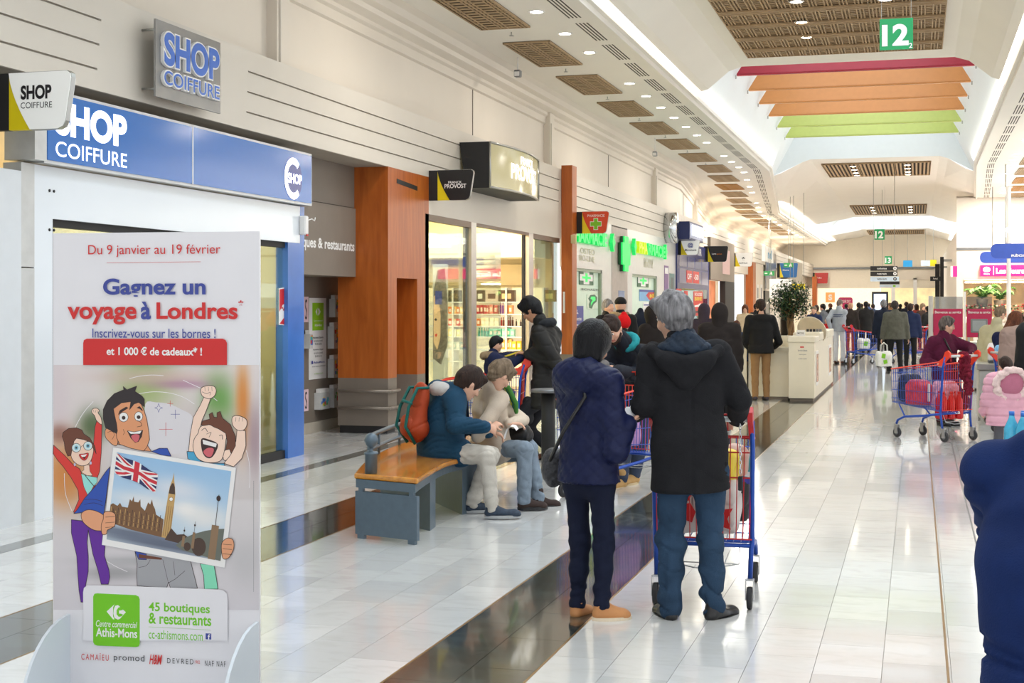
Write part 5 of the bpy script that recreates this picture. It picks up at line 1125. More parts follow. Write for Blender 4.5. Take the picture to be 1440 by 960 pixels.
# ------------------------------------------------------------------ implicit surfaces for people and soft things
def V3(*a): return np.array(a, dtype=np.float32)
class SDF:
    def __init__(s, vox): s.vox = vox; s.ops = []; s.lo = V3(9, 9, 9); s.hi = V3(-9, -9, -9)
    def _grow(s, lo, hi): s.lo = np.minimum(s.lo, lo); s.hi = np.maximum(s.hi, hi)
    def cone(s, a, b, ra, rb, k=.02, fl=None, f=1.0, op='add'):
        a = np.array(a, np.float32); b = np.array(b, np.float32); R = max(ra, rb)
        lo = np.minimum(a, b)-R; hi = np.maximum(a, b)+R
        if fl is not None: fl = np.array(fl, np.float32); fl = fl/np.linalg.norm(fl)
        if op == 'add': s._grow(lo, hi)
        s.ops.append((op, 'c', a, b, ra, rb, fl, f, k, lo, hi)); return s
    def ell(s, c, r, k=.02, R=None, op='add'):
        c = np.array(c, np.float32); r = np.array(r, np.float32); m = r.max()
        if op == 'add': s._grow(c-m, c+m)
        s.ops.append((op, 'e', c, r, R, None, None, None, k, c-m, c+m)); return s
    def chain(s, pts, rs, k=.02, fl=None, f=1.0):
        for i in range(len(pts)-1): s.cone(pts[i], pts[i+1], rs[i], rs[i+1], k, fl, f)
        return s
    def box(s, c, h, r=.02, k=.02):
        c = np.array(c, np.float32); h = np.array(h, np.float32); s._grow(c-h, c+h)
        s.ops.append(('add', 'b', c, h, r, None, None, None, k, c-h, c+h)); return s
    def cut(s, o, n, k=.004, lo=None, hi=None):
        s.ops.append(('cut', 'p', np.array(o, np.float32), np.array(n, np.float32), None, None, None, None, k, lo, hi)); return s
    def mesh(s, disp=None):
        v = s.vox; pad = 2.5*v; lo = s.lo-pad; n = np.ceil((s.hi+pad-lo)/v).astype(int)+1
        F = np.full(n, .15, np.float32)
        ax = [lo[i]+np.arange(n[i], dtype=np.float32)*v for i in range(3)]
        for (op, ty, A, B, ra, rb, fl, f, k, blo, bhi) in s.ops:
            if ty == 'p' and blo is None: sl = [slice(0, n[i]) for i in range(3)]
            else:
                m = k+2.5*v if ty != 'p' else 0
                sl = [slice(max(0, int((blo[i]-m-lo[i])/v)), min(n[i], int((bhi[i]+m-lo[i])/v)+2)) for i in range(3)]
                if any(q.stop <= q.start for q in sl): continue
            X = ax[0][sl[0]][:, None, None]; Y = ax[1][sl[1]][None, :, None]; Z = ax[2][sl[2]][None, None, :]
            if ty == 'c':
                px, py, pz = X-A[0], Y-A[1], Z-A[2]; ba = B-A; q = float(ba@ba)+1e-9
                t = np.clip((px*ba[0]+py*ba[1]+pz*ba[2])/q, 0, 1)
                dx, dy, dz = px-t*ba[0], py-t*ba[1], pz-t*ba[2]
                if fl is not None:
                    g = (dx*fl[0]+dy*fl[1]+dz*fl[2])*(1/f-1); dx = dx+g*fl[0]; dy = dy+g*fl[1]; dz = dz+g*fl[2]
                d = np.sqrt(dx*dx+dy*dy+dz*dz)-(ra+(rb-ra)*t)
                if fl is not None and f < 1: d = d*(.5+.5*f)
            elif ty == 'e':
                px, py, pz = X-A[0], Y-A[1], Z-A[2]
                if ra is not None:
                    R = ra; px, py, pz = px*R[0][0]+py*R[0][1]+pz*R[0][2], px*R[1][0]+py*R[1][1]+pz*R[1][2], px*R[2][0]+py*R[2][1]+pz*R[2][2]
                r = B; kk = np.sqrt((px/r[0])**2+(py/r[1])**2+(pz/r[2])**2); d = (kk-1)*float(r.min())
            elif ty == 'b':
                qx, qy, qz = np.abs(X-A[0])-B[0]+ra, np.abs(Y-A[1])-B[1]+ra, np.abs(Z-A[2])-B[2]+ra
                d = np.sqrt(np.maximum(qx, 0)**2+np.maximum(qy, 0)**2+np.maximum(qz, 0)**2)+np.minimum(np.maximum(qx, np.maximum(qy, qz)), 0)-ra
            else: d = (X-A[0])*B[0]+(Y-A[1])*B[1]+(Z-A[2])*B[2]
            G = F[sl[0], sl[1], sl[2]]
            if op == 'add': h = np.maximum(k-np.abs(G-d), 0)/k; G = np.minimum(G, d)-h*h*k*.25
            elif op == 'sub': d = -d; h = np.maximum(k-np.abs(G-d), 0)/k; G = np.maximum(G, d)+h*h*k*.25
            else: G = np.maximum(G, d)
            F[sl[0], sl[1], sl[2]] = G
        return surface_net(F, lo, v)
def surface_net(F, lo, v):
    s = F < 0; n = F.shape
    c = [F[i:n[0]-1+i, j:n[1]-1+j, k:n[2]-1+k] for i in (0, 1) for j in (0, 1) for k in (0, 1)]
    inside = np.zeros(c[0].shape, np.int8)
    for q in c: inside += (q < 0)
    act = (inside > 0) & (inside < 8); idx = np.argwhere(act)
    if len(idx) == 0: return np.zeros((0, 3)), np.zeros((0, 4), int)
    vals = np.stack([q[act] for q in c], 1)
    off = np.array([(i, j, k) for i in (0, 1) for j in (0, 1) for k in (0, 1)], np.float32)
    ps = np.zeros((len(idx), 3), np.float32); cn = np.zeros(len(idx), np.float32)
    for a in range(8):
        for b in range(a+1, 8):
            if np.abs(off[a]-off[b]).sum() != 1: continue
            va, vb = vals[:, a], vals[:, b]; m = (va < 0) != (vb < 0); t = np.where(m, va/(va-vb+1e-12), 0)
            p = off[a]+(off[b]-off[a])*t[:, None]; ps += p*m[:, None]; cn += m
    P_ = lo+(idx+ps/cn[:, None])*v
    I = -np.ones(act.shape, np.int64); I[act] = np.arange(len(idx)); quads = []
    for d in range(3):
        e1, e2 = [x for x in range(3) if x != d]
        A = s.take(range(n[d]-1), d); B = s.take(range(1, n[d]), d); ch = np.argwhere(A != B)
        sel = (ch[:, e1] > 0) & (ch[:, e2] > 0) & (ch[:, e1] < n[e1]-1) & (ch[:, e2] < n[e2]-1); ch = ch[sel]
        if len(ch) == 0: continue
        q = []
        for (u, w) in ((0, 0), (1, 0), (1, 1), (0, 1)):
            x = ch.copy(); x[:, e1] -= u; x[:, e2] -= w; q.append(I[x[:, 0], x[:, 1], x[:, 2]])
        q = np.stack(q, 1); ins = A[ch[:, 0], ch[:, 1], ch[:, 2]]
        if d == 1: ins = ~ins
        q[~ins] = q[~ins][:, ::-1]; quads.append(q)
    Q = np.concatenate(quads); Q = Q[(Q >= 0).all(1)]
    return P_, Q
def relax(Pt, Q, it=2, lam=.5):
    E = np.concatenate([Q[:, [0, 1]], Q[:, [1, 2]], Q[:, [2, 3]], Q[:, [3, 0]]]); E = np.concatenate([E, E[:, ::-1]])
    cn = np.bincount(E[:, 0], minlength=len(Pt)).astype(np.float32)[:, None]
    for _ in range(it):
        S_ = np.stack([np.bincount(E[:, 0], weights=Pt[E[:, 1], k], minlength=len(Pt)) for k in range(3)], 1)/np.maximum(cn, 1)
        Pt = Pt+(S_-Pt)*lam
    return Pt
def vnorm(Pt, Q):
    a = np.cross(Pt[Q[:, 2]]-Pt[Q[:, 0]], Pt[Q[:, 3]]-Pt[Q[:, 1]]); N = np.zeros_like(Pt)
    for k in range(4):
        for j in range(3): N[:, j] += np.bincount(Q[:, k], weights=a[:, j], minlength=len(Pt))
    return N/np.maximum(np.linalg.norm(N, axis=1, keepdims=True), 1e-9)
def wrinkle(Pt, amp, freq=(18, 18, 30), seed=0, n=7):
    r = np.random.default_rng(seed); o = np.zeros(len(Pt)); W_ = Pt+.02*np.sin(Pt[:, [1, 2, 0]]*23+seed)
    for i in range(n):
        d = r.normal(size=3)*np.array(freq)*(.6+.5*i/n); o += np.sin(W_@d+r.uniform(0, 6.28))
    o = o/math.sqrt(n); d = r.normal(size=3)*np.array(freq)*1.1; o2 = np.sin(W_@d+1)+.8*np.sin((W_[:, [2, 0, 1]])@(d[::-1]*.8)+2)
    return amp*(.75*np.abs(o)**.8*np.sign(o)-1.25*np.exp(-(o2/.22)**2)*(o < .5))
def quilt(Pt, ax, size, depth):
    u = (Pt[:, ax]+Pt[:, 2])/size; w = (Pt[:, ax]-Pt[:, 2])/size
    q = np.minimum(np.abs(np.sin(np.pi*u)), np.abs(np.sin(np.pi*w))); return -depth*(1-np.clip(q*3, 0, 1))
def ribs(Pt, size, depth): return -depth*(1-np.clip(np.abs(np.sin(np.pi*Pt[:, 2]/size))*2.2, 0, 1))
def np_mesh(name, Pt, Q, mats, parent, mi=None):
    me = bpy.data.meshes.new(name); me.vertices.add(len(Pt)); me.vertices.foreach_set('co', np.ascontiguousarray(Pt, np.float32).ravel())
    me.loops.add(len(Q)*4); me.loops.foreach_set('vertex_index', np.ascontiguousarray(Q, np.int32).ravel())
    me.polygons.add(len(Q)); me.polygons.foreach_set('loop_start', np.arange(0, len(Q)*4, 4, dtype=np.int32)); me.polygons.foreach_set('loop_total', np.full(len(Q), 4, np.int32))
    if mi is not None: me.polygons.foreach_set('material_index', mi.astype(np.int32))
    me.update(); me.validate()
    o = link_mesh(name, me, mats, parent, True); return o
def soft(name, sdf, mats, parent, it=2, disp=None, mi=None, keep=False):
    Pt, Q = sdf.mesh()
    if len(Pt) == 0: return None
    Pt = relax(Pt.astype(np.float64), Q, it)
    if disp is not None: Pt = Pt+vnorm(Pt, Q)*disp(Pt)[:, None]
    m = mi(Pt, Q) if mi is not None else None
    return np_mesh(name, Pt, Q, mats, parent, m)
# ------------------------------------------------------------------ people
def fabric(name, rgb, rough=.85, bump=.25, bscale=90, var=.06, sheen=.0, stretch=None, scale=14):
    return mat(name, rgb, rough, 0, var, scale, bump, bscale, sheen=sheen, stretch=stretch, spec=.25)
SKIN = mat('skin', (214, 166, 140), .5, var=.04, scale=10, bump=.05, bscale=120)
SKIN2 = mat('tanned skin', (190, 138, 108), .5, var=.04, scale=10, bump=.05, bscale=120)
LIPS = mat('lip skin', (176, 104, 96), .45, var=.03)
EYEW = mat('eye white', (226, 220, 214), .3, var=0); EYED = mat('dark iris', (40, 30, 26), .2, var=0)
def hair(name, rgb, rgb2=None):
    if name in MATS: return MATS[name]
    m = mat(name, rgb, .55, 0, .35, 30, .7, 90, stretch=(1.6, 1.6, .22), spec=.22)
    if rgb2:
        r = [n for n in m.node_tree.nodes if n.type == 'VALTORGB'][0]; r.color_ramp.elements[0].color = lin(rgb2)+(1,); r.color_ramp.elements[1].color = lin(rgb)+(1,)
    return m
def nrm(v): v = np.array(v, float); return v/max(np.linalg.norm(v), 1e-9)
def ik(a, c, l1, l2, pole):
    a, c = np.array(a, float), np.array(c, float); d = c-a; L = np.linalg.norm(d); u = d/max(L, 1e-6)
    L2 = min(L, (l1+l2)*.999); c2 = a+u*L2; x = (l1*l1-l2*l2+L2*L2)/(2*L2); h = math.sqrt(max(l1*l1-x*x, 0))
    p = np.array(pole, float); p = p-u*(p@u); p = p/max(np.linalg.norm(p), 1e-6); return a+u*x+p*h, c2
class Person:
    """figure built from a pose; local frame: +y is where the person faces, +x the person's right"""
    def __init__(s, label, base, phi, H=1.72, vox=.011, group=None, z=0, build=1.0, name='person'):
        s.H = H; s.s = H/1.75; s.vox = vox
        b = fl(*base) if len(base) == 2 else Vector(base)
        b = Vector((b[0], b[1], z)); s.rz = YAW+math.radians(phi)
        s.t = thing(name, label, 'person', b, s.rz, group); s.M = MX[s.t]; s.I = s.M.inverted()
        s.D = (-b.x*SA+b.y*CA); s.seed = int(abs(b.x*131+b.y*57)) % 997
        q = s.s; s.w = build
        s.J = {'pelvis': V3(0, 0, .94*q), 'neck': V3(0, -.01, 1.46*q), 'head': V3(0, .035*q, 1.625*q),
               'la': V3(-.10*q, 0, .085), 'ra': V3(.10*q, 0, .085), 'lt': 0, 'rt': 0,
               'lh': V3(-.27*q, .05, .84*q), 'rh': V3(.27*q, .05, .84*q)}
        s.hy, s.hp, s.hr = 0, 0, 0
        s.kp = (0, 1, 0); s.ep = {-1: (-.5, -1, -.2), 1: (.5, -1, -.2)}; s.hd = {}; s.knee = {}; s.elbow = {}
        s.tw = 0
    def px(s, x, y, dD=0):
        """photo pixel at the person's distance (+dD) in the local frame"""
        p = s.I @ P(x, y, s.D+dD); return V3(*p)
    def pose(s, **k):
        for a, b in k.items():
            if len(b) == 3 and b[0] > 5: b = s.px(*b)
            s.J[a] = np.array(b, np.float32)
        return s
    def head(s, yaw=0, pitch=0, roll=0): s.hy, s.hp, s.hr = yaw, pitch, roll; return s
    def solve(s):
        q = s.s; J = s.J; up = nrm(J['neck']-J['pelvis']); rt = nrm(np.cross((0, 1, 0), up)) if abs(up[1]) < .95 else np.array((1., 0, 0))
        a = math.radians(s.tw); rt = nrm(rt*math.cos(a)+np.cross(up, rt)*math.sin(a))
        fw = nrm(np.cross(up, rt)); s.up, s.rt, s.fw = up, rt, fw
        for sg, n in ((-1, 'l'), (1, 'r')):
            sh = J['neck']+rt*sg*.175*q*s.w-up*.055*q; J[n+'s'] = sh
            if n+'e' in J and s.elbow.get(sg) is None: e = J[n+'e']; w = J[n+'h']
            else: e, w = ik(sh, J[n+'h'], .29*q, .265*q, s.ep[sg])
            J[n+'e'], J[n+'w'] = e, w
            hp = J['pelvis']+np.array((sg*.095*q, 0, -.02)); J[n+'p'] = hp
            if n+'k' not in J:
                dl_ = np.linalg.norm(np.array(J[n+'a'])-hp); f_ = min(1, dl_*1.003/(.85*q)) if dl_ > .68*q else 1
                k_, a_ = ik(hp, J[n+'a'], .43*q*f_, .42*q*f_, s.kp); J[n+'k'] = k_
        R = Matrix.Rotation(math.radians(s.hy), 3, 'Z') @ Matrix.Rotation(math.radians(-s.hp), 3, 'X') @ Matrix.Rotation(math.radians(s.hr), 3, 'Y')
        s.R = np.array(R); return s
    def hl(s, x, y, z):
        """point in head space (metres at H 1.75)"""
        return s.J['head']+s.R@(np.array((x, y, z))*s.s)
    def body(s, skin=SKIN, hands=True, curl=35, vox=None, name='body', face=True):
        J, q = s.J, s.s; S_ = SDF(vox or s.vox); Rt = s.R.T; H_ = s.hl
        RR = [list(Rt[i]) for i in range(3)]
        S_.ell(H_(0, -.012, .03), np.array((.076, .096, .10))*q, .02, RR)
        S_.cone(H_(0, .035, -.03), H_(0, .058, -.082), .058*q, .03*q, .04)
        S_.cone(H_(0, .0, -.04), H_(0, .03, -.08), .055*q, .04*q, .03)
        for sg in (-1, 1):
            S_.ell(H_(sg*.078, -.01, -.008), np.array((.012, .02, .032))*q, .008, RR)
            if face: S_.ell(H_(sg*.032, .092, .012), np.array((.017, .012, .012))*q, .012, RR, op='sub'); S_.cone(H_(sg*.012, .09, .03), H_(sg*.05, .078, .03), .009*q, .006*q, .01); S_.ell(H_(sg*.045, .062, -.03), np.array((.022, .02, .02))*q, .02, RR)
        if face:
            S_.cone(H_(0, .088, .02), H_(0, .108, -.022), .009*q, .014*q, .01); S_.cone(H_(-.013, .098, -.026), H_(.013, .098, -.026), .009*q, .009*q, .008)
            S_.cone(H_(-.018, .088, -.058), H_(.018, .088, -.058), .009*q, .009*q, .008)
        S_.cone(J['neck']+s.up*-.03*q, H_(0, -.015, -.05), .062*q, .052*q, .03)
        S_.cone(J['pelvis']+s.up*.05, J['neck']-s.up*.16*q, .12*q, .135*q, .05, s.fw, .6)
        S_.cone(J['ls'], J['rs'], .05*q, .05*q, .05)
        for n, sg in (('l', -1), ('r', 1)):
            S_.cone(J[n+'s'], J[n+'e'], .05*q, .04*q, .03); S_.cone(J[n+'e'], J[n+'w'], .04*q, .027*q, .02)
            S_.cone(J['pelvis'], J[n+'p'], .085*q, .075*q, .05); S_.cone(J[n+'p'], J[n+'k'], .065*q, .042*q, .04); S_.cone(J[n+'k'], J[n+'a'], .042*q, .03*q, .02)
            if hands: s.hand(S_, n, sg, curl)
        tmax = 2 if s.vox > .015 else 1
        def mi(Pt, Q):
            c = Pt[Q].mean(1); loc = (c-s.J['head'])@s.R/q
            m = (np.abs(loc[:, 2]+.058) < .0085) & (np.abs(loc[:, 0]) < .024) & (loc[:, 1] > .07); return m.astype(int)
        o = soft(name, S_, [skin, LIPS], s.t, tmax, mi=mi if face else None)
        if face and s.vox < .014:
            e_ = MB(); 
            for sg in (-1, 1):
                c_ = H_(sg*.032, .079, .012); d = s.R@np.array((0, 1, 0.)); M_ = Matrix.Translation(Vector(c_))
                e_.lathe([(.001, -.011), (.008, -.008), (.0112, 0), (.008, .008), (.001, .011)], (0, 0, 0), 10, 0, M_)
                M2 = Matrix.Translation(Vector(c_+d*.0085*q-np.array((0, 0, .002)))); e_.lathe([(.001, -.006), (.005, -.003), (.005, .003), (.001, .006)], (0, 0, 0), 8, 1, M2)
            e_.build('eyes', [EYEW, EYED], s.t, w=False)
        return o
    def hand(s, S_, n, sg, curl):
        J, q = s.J, s.s; w = J[n+'w']; d = nrm(w-J[n+'e']); info = s.hd.get(sg, {})
        if 'dir' in info: d = nrm(info['dir'])
        pn = nrm(info.get('palm', (-sg, .2, 0))); pn = nrm(pn-d*(pn@d)); side = np.cross(d, pn)*1.0
        th = side if (side@np.array(info.get('thumb', (0, 1, 0)))) > 0 else -side
        k = info.get('curl', curl); L = .085*q
        S_.cone(w, w+d*L*.9, .026*q, .036*q, .012, pn, .45)
        for i in range(4):
            o = (-1.5+i)*.0185*q; p = w+d*L-th*o*1.0; ln = (.06, .075, .08, .07)[3-i]*q; a = 0; dd = d
            p = w+d*L+th*(-1.5+i)*.0185*q; ln = (.062, .078, .083, .075)[i]*q
            for j in range(3):
                a += math.radians(k*(.6 if j == 0 else 1)); dd = d*math.cos(a)+pn*math.sin(a); p2 = p+dd*ln*(.45, .32, .23)[j]
                S_.cone(p, p2, .0095*q, .0082*q, .003); p = p2
        p = w+d*.025*q+th*.022*q; d1 = nrm(d*.6+th*.7+pn*.35); p2 = p+d1*.045*q; S_.cone(p, p2, .014*q, .011*q, .008); d2 = nrm(d*.85+th*.15+pn*.45); S_.cone(p2, p2+d2*.035*q, .011*q, .009*q, .004)
    def jacket(s, m, hem=.12, puff=.02, hood=0, name='jacket', dispf=None, open_=0, skirt=None, sleeve=.0, seedf=(14, 14, 26), amp=.004, collar=1, sl=None, vox=None, legcover=0, waist=1.0, it=2):
        J, q = s.J, s.s; w = s.w; S_ = SDF(vox or s.vox); pf = puff; up, rt, fw = s.up, s.rt, s.fw
        chest = J['neck']-up*.2*q; belly = J['pelvis']+up*.12*q
        S_.cone(belly, chest, (.155*waist*w)*q+pf, (.172*w)*q+pf, .06, fw, .66)
        S_.cone(chest, J['neck']-up*.09*q, (.168*w)*q+pf, .10*q+pf, .05, fw, .7)
        S_.cone(J['ls']+rt*.02, J['rs']-rt*.02, .058*q+pf, .058*q+pf, .05, fw, .9)
        if skirt is None: skirt = J['pelvis']-np.array((0, 0, 1))*hem
        skirt = np.array(skirt, float)
        S_.cone(belly, skirt, .155*waist*w*q+pf, (.192*w)*q+pf, .05, fw, .74)
        if legcover:
            for n in 'lr': S_.cone(J[n+'p'], J[n+'p']+(J[n+'k']-J[n+'p'])*legcover, .12*q+pf*.6, .10*q+pf*.5, .05)
        else:
            dn = nrm(skirt-belly); S_.cut(skirt, dn)
        for n in 'lr':
            e, wr, sh = J[n+'e'], J[n+'w'], J[n+'s']; d = nrm(wr-e); wr2 = wr-d*(.015-sleeve)
            S_.cone(sh, e, .064*q+pf*.8, .052*q+pf*.7, .035); S_.cone(e, wr2, .052*q+pf*.7, .038*q+pf*.6, .02)
            S_.cut(wr2+d*.01, d, .004, wr2-.14, wr2+.14) if False else None
        if collar:
            a = J['neck']-up*.05*q; b = s.hl(0, -.02, -.075)
            S_.cone(a, a+(b-a)*.75*collar, .08*q+pf*.5, .07*q+pf*.3, .03)
        if hood:
            c = J['neck']-fw*.07*q-up*.02*q
            S_.ell(c, np.array((.15, .085, .10))*q*hood, .03); S_.cone(c+rt*.12*q-fw*.0, J['neck']+rt*.09*q+fw*.05*q-up*.02, .05*q*hood, .035*q, .03); S_.cone(c-rt*.12*q, J['neck']-rt*.09*q+fw*.05*q-up*.02, .05*q*hood, .035*q, .03)
            S_.ell(J['neck']+up*.045*q-fw*.05*q, np.array((.075, .05, .06))*q, .03, op='sub')
        sd = s.seed
        f_ = dispf or (lambda Pt: wrinkle(Pt, amp, seedf, sd))
        return soft(name, S_, m, s.t, it, f_)
    def trousers(s, m, r=1.0, hemz=.06, name='trousers', amp=.005, vox=None, cuff=0, top=.08):
        J, q = s.J, s.s; S_ = SDF(vox or s.vox)
        S_.cone(J['pelvis']+np.array((0, 0, top)), J['pelvis'], .12*q*s.w, .135*q*s.w, .04, (0, 1, 0), .7)
        for n, sg in (('l', -1), ('r', 1)):
            hp, k_, a_ = J[n+'p'], J[n+'k'], J[n+'a']; d = nrm(a_-k_)
            S_.cone(J['pelvis'], hp, .10*q, .09*q*r, .04); S_.cone(hp, k_, .088*q*r, .070*q*r, .04)
            mid = k_+(a_-k_)*.45; S_.cone(k_, mid, .068*q*r, .062*q*r, .03); S_.cone(mid, a_-d*(hemz-.06), .062*q*r, .056*q*r, .02)
            e_ = a_-d*(hemz-.06)+d*.02; S_.cut(e_, d, .003, a_-.16, a_+.16) if False else None
        sd = s.seed+3
        kz = (J['lk'][2]+J['rk'][2])/2
        def f_(Pt):
            zz = Pt[:, 2]; low = np.clip(1.6-zz/.22/q, 0, 1)+.7*np.exp(-((zz-kz)/.09)**2)
            w_ = wrinkle(Pt, amp*.55, (26, 26, 62), sd); w_ = np.where(w_ > 0, w_, w_*.8)
            return w_*(.35+low)+wrinkle(Pt, amp*.25, (9, 9, 9), sd+1)
        return soft(name, S_, m, s.t, 2, f_)
    def shoes(s, m, sole=BLACK, L=.27, kind='shoe', h=1.0, names='shoe', vox=None):
        q = s.s
        for n in 'lr':
            a = s.J[n+'a']; d = s.J.get(n+'t', 0); an = math.radians(d if isinstance(d, (int, float)) else 0); f = np.array((math.sin(an), math.cos(an), 0)); sd = np.array((f[1], -f[0], 0)); g = np.array((a[0], a[1], a[2]-.085))
            if 'pitch' in s.__dict__: pass
            S_ = SDF(vox or min(s.vox, .009) if s.vox < .02 else s.vox); Lq = L*q; heel = g-f*.06*q; toe = heel+f*Lq
            z = np.array((0, 0, 1.))
            S_.cone(heel+f*.035+z*.04, toe-f*.055+z*.032, .037*q, .045*q, .02, z, .8); S_.cone(toe-f*.055+z*.03, toe-f*.04+z*.026, .046*q, .036*q, .02, z, .7)
            S_.cone(a-f*.005+z*.0, g+f*.07+z*.045, .043*q*h, .034*q, .03)
            if kind == 'boot': S_.cone(a+z*.06, g+z*.04, .046*q, .04*q, .02)
            S_.cut(g+z*.012, -z)
            o = soft(names, S_, m, s.t, 1)
            b = MB(); pts = []
            for i in range(20):
                t = i/20*2*math.pi; y = (.5+.5*math.cos(t)); wd = (.036+.014*math.sin(y*math.pi*.8)+.006*y)*q; p = heel+f*(Lq*(y)-.0)+sd*math.sin(t)*wd*1.02; pts.append((p[0], p[1]))
            N_ = len(pts); vs = [(x, y, g[2]+.001) for x, y in pts]+[(x, y, g[2]+.024) for x, y in pts]
            b.add(vs, [tuple(range(N_-1, -1, -1)), tuple(range(N_, 2*N_))]+[(i, (i+1) % N_, (i+1) % N_+N_, i+N_) for i in range(N_)])
            so = b.build('sole', sole, o, w=False)
    def hairdo(s, m, style='short', vox=None, amp=.005, name='hair'):
        q = s.s; S_ = SDF(vox or min(s.vox, .012) if s.vox < .02 else s.vox); H_ = s.hl; RR = [list(s.R.T[i]) for i in range(3)]
        if style in ('short', 'full', 'bob', 'long', 'crop'):
            g = {'short': .010, 'crop': .004, 'full': .018, 'bob': .03, 'long': .024}[style]
            S_.ell(H_(0, -.018, .036), np.array((.078+g, .098+g, .10+g))*q, .02, RR)
            if style in ('short', 'full', 'crop'): S_.cone(H_(0, -.06, -.01), H_(0, -.062, -.05), (.052+g)*q, (.034+g)*q, .03)
            if style == 'bob':
                S_.cone(H_(-.06, -.03, .0), H_(-.066, -.012, -.085), .052*q, .04*q, .03); S_.cone(H_(.06, -.03, .0), H_(.066, -.012, -.085), .052*q, .04*q, .03); S_.cone(H_(0, -.06, .0), H_(0, -.066, -.085), .07*q, .055*q, .03)
            if style == 'long':
                S_.cone(H_(-.05, -.03, .0), H_(-.06, -.0, -.17), .052*q, .035*q, .03); S_.cone(H_(.05, -.03, .0), H_(.06, -.0, -.17), .052*q, .035*q, .03); S_.cone(H_(0, -.06, .0), H_(0, -.07, -.2), .065*q, .05*q, .03)
            fz = .045 if style != 'bob' else .03
            if style in ('bob', 'long'):
                S_.ell(H_(0, .118, -.035), np.array((.058, .09, .088))*q, .015, RR, op='sub')
            else:
                S_.ell(H_(0, .115, -.025), np.array((.075, .085, .088))*q, .015, RR, op='sub')
                for sg in (-1, 1): S_.ell(H_(sg*.10, .02, -.045), np.array((.03, .045, .05))*q, .012, RR, op='sub')
            if style in ('full',): S_.cone(H_(-.05, .062, .10), H_(.05, .06, .10), .03*q, .03*q, .02)
        if style == 'bun': 
            S_.ell(H_(0, -.018, .036), np.array((.086, .105, .108))*q, .02, RR); S_.ell(H_(0, -.11, .03), np.array((.04, .04, .04))*q, .02, RR); S_.ell(H_(0, .115, -.03), np.array((.075, .085, .09))*q, .015, RR, op='sub')
        sd = s.seed+11
        return soft(name, S_, m, s.t, 1, lambda Pt: wrinkle((Pt-s.J['head'])@s.R, amp, (60, 60, 12), sd))
    def brows(s, m):
        b = MB()
        for sg in (-1, 1): b.tube([s.hl(sg*.016, .095, .031), s.hl(sg*.034, .092, .037), s.hl(sg*.052, .078, .031)], [.003, .004, .002], 5)
        b.build('eyebrows', m, s.t, w=False)
    def ring(s, m, r=.085, t=.03, dz=.0, name='scarf', tilt=0, amp=.004, f=1.0):
        S_ = SDF(max(.009, s.vox)); c = s.J['neck']+s.up*dz*s.s; pts = []
        for i in range(13):
            a = i/12*2*math.pi; pts.append(c+(s.rt*math.cos(a)*r+s.fw*(math.sin(a)*r*.9+.01)+s.up*(-math.sin(a)*tilt))*s.s)
        S_.chain(pts, [t*s.s]*13, .02); sd = s.seed+5
        return soft(name, S_, m, s.t, 1, lambda Pt: wrinkle(Pt, amp, (20, 20, 60), sd))
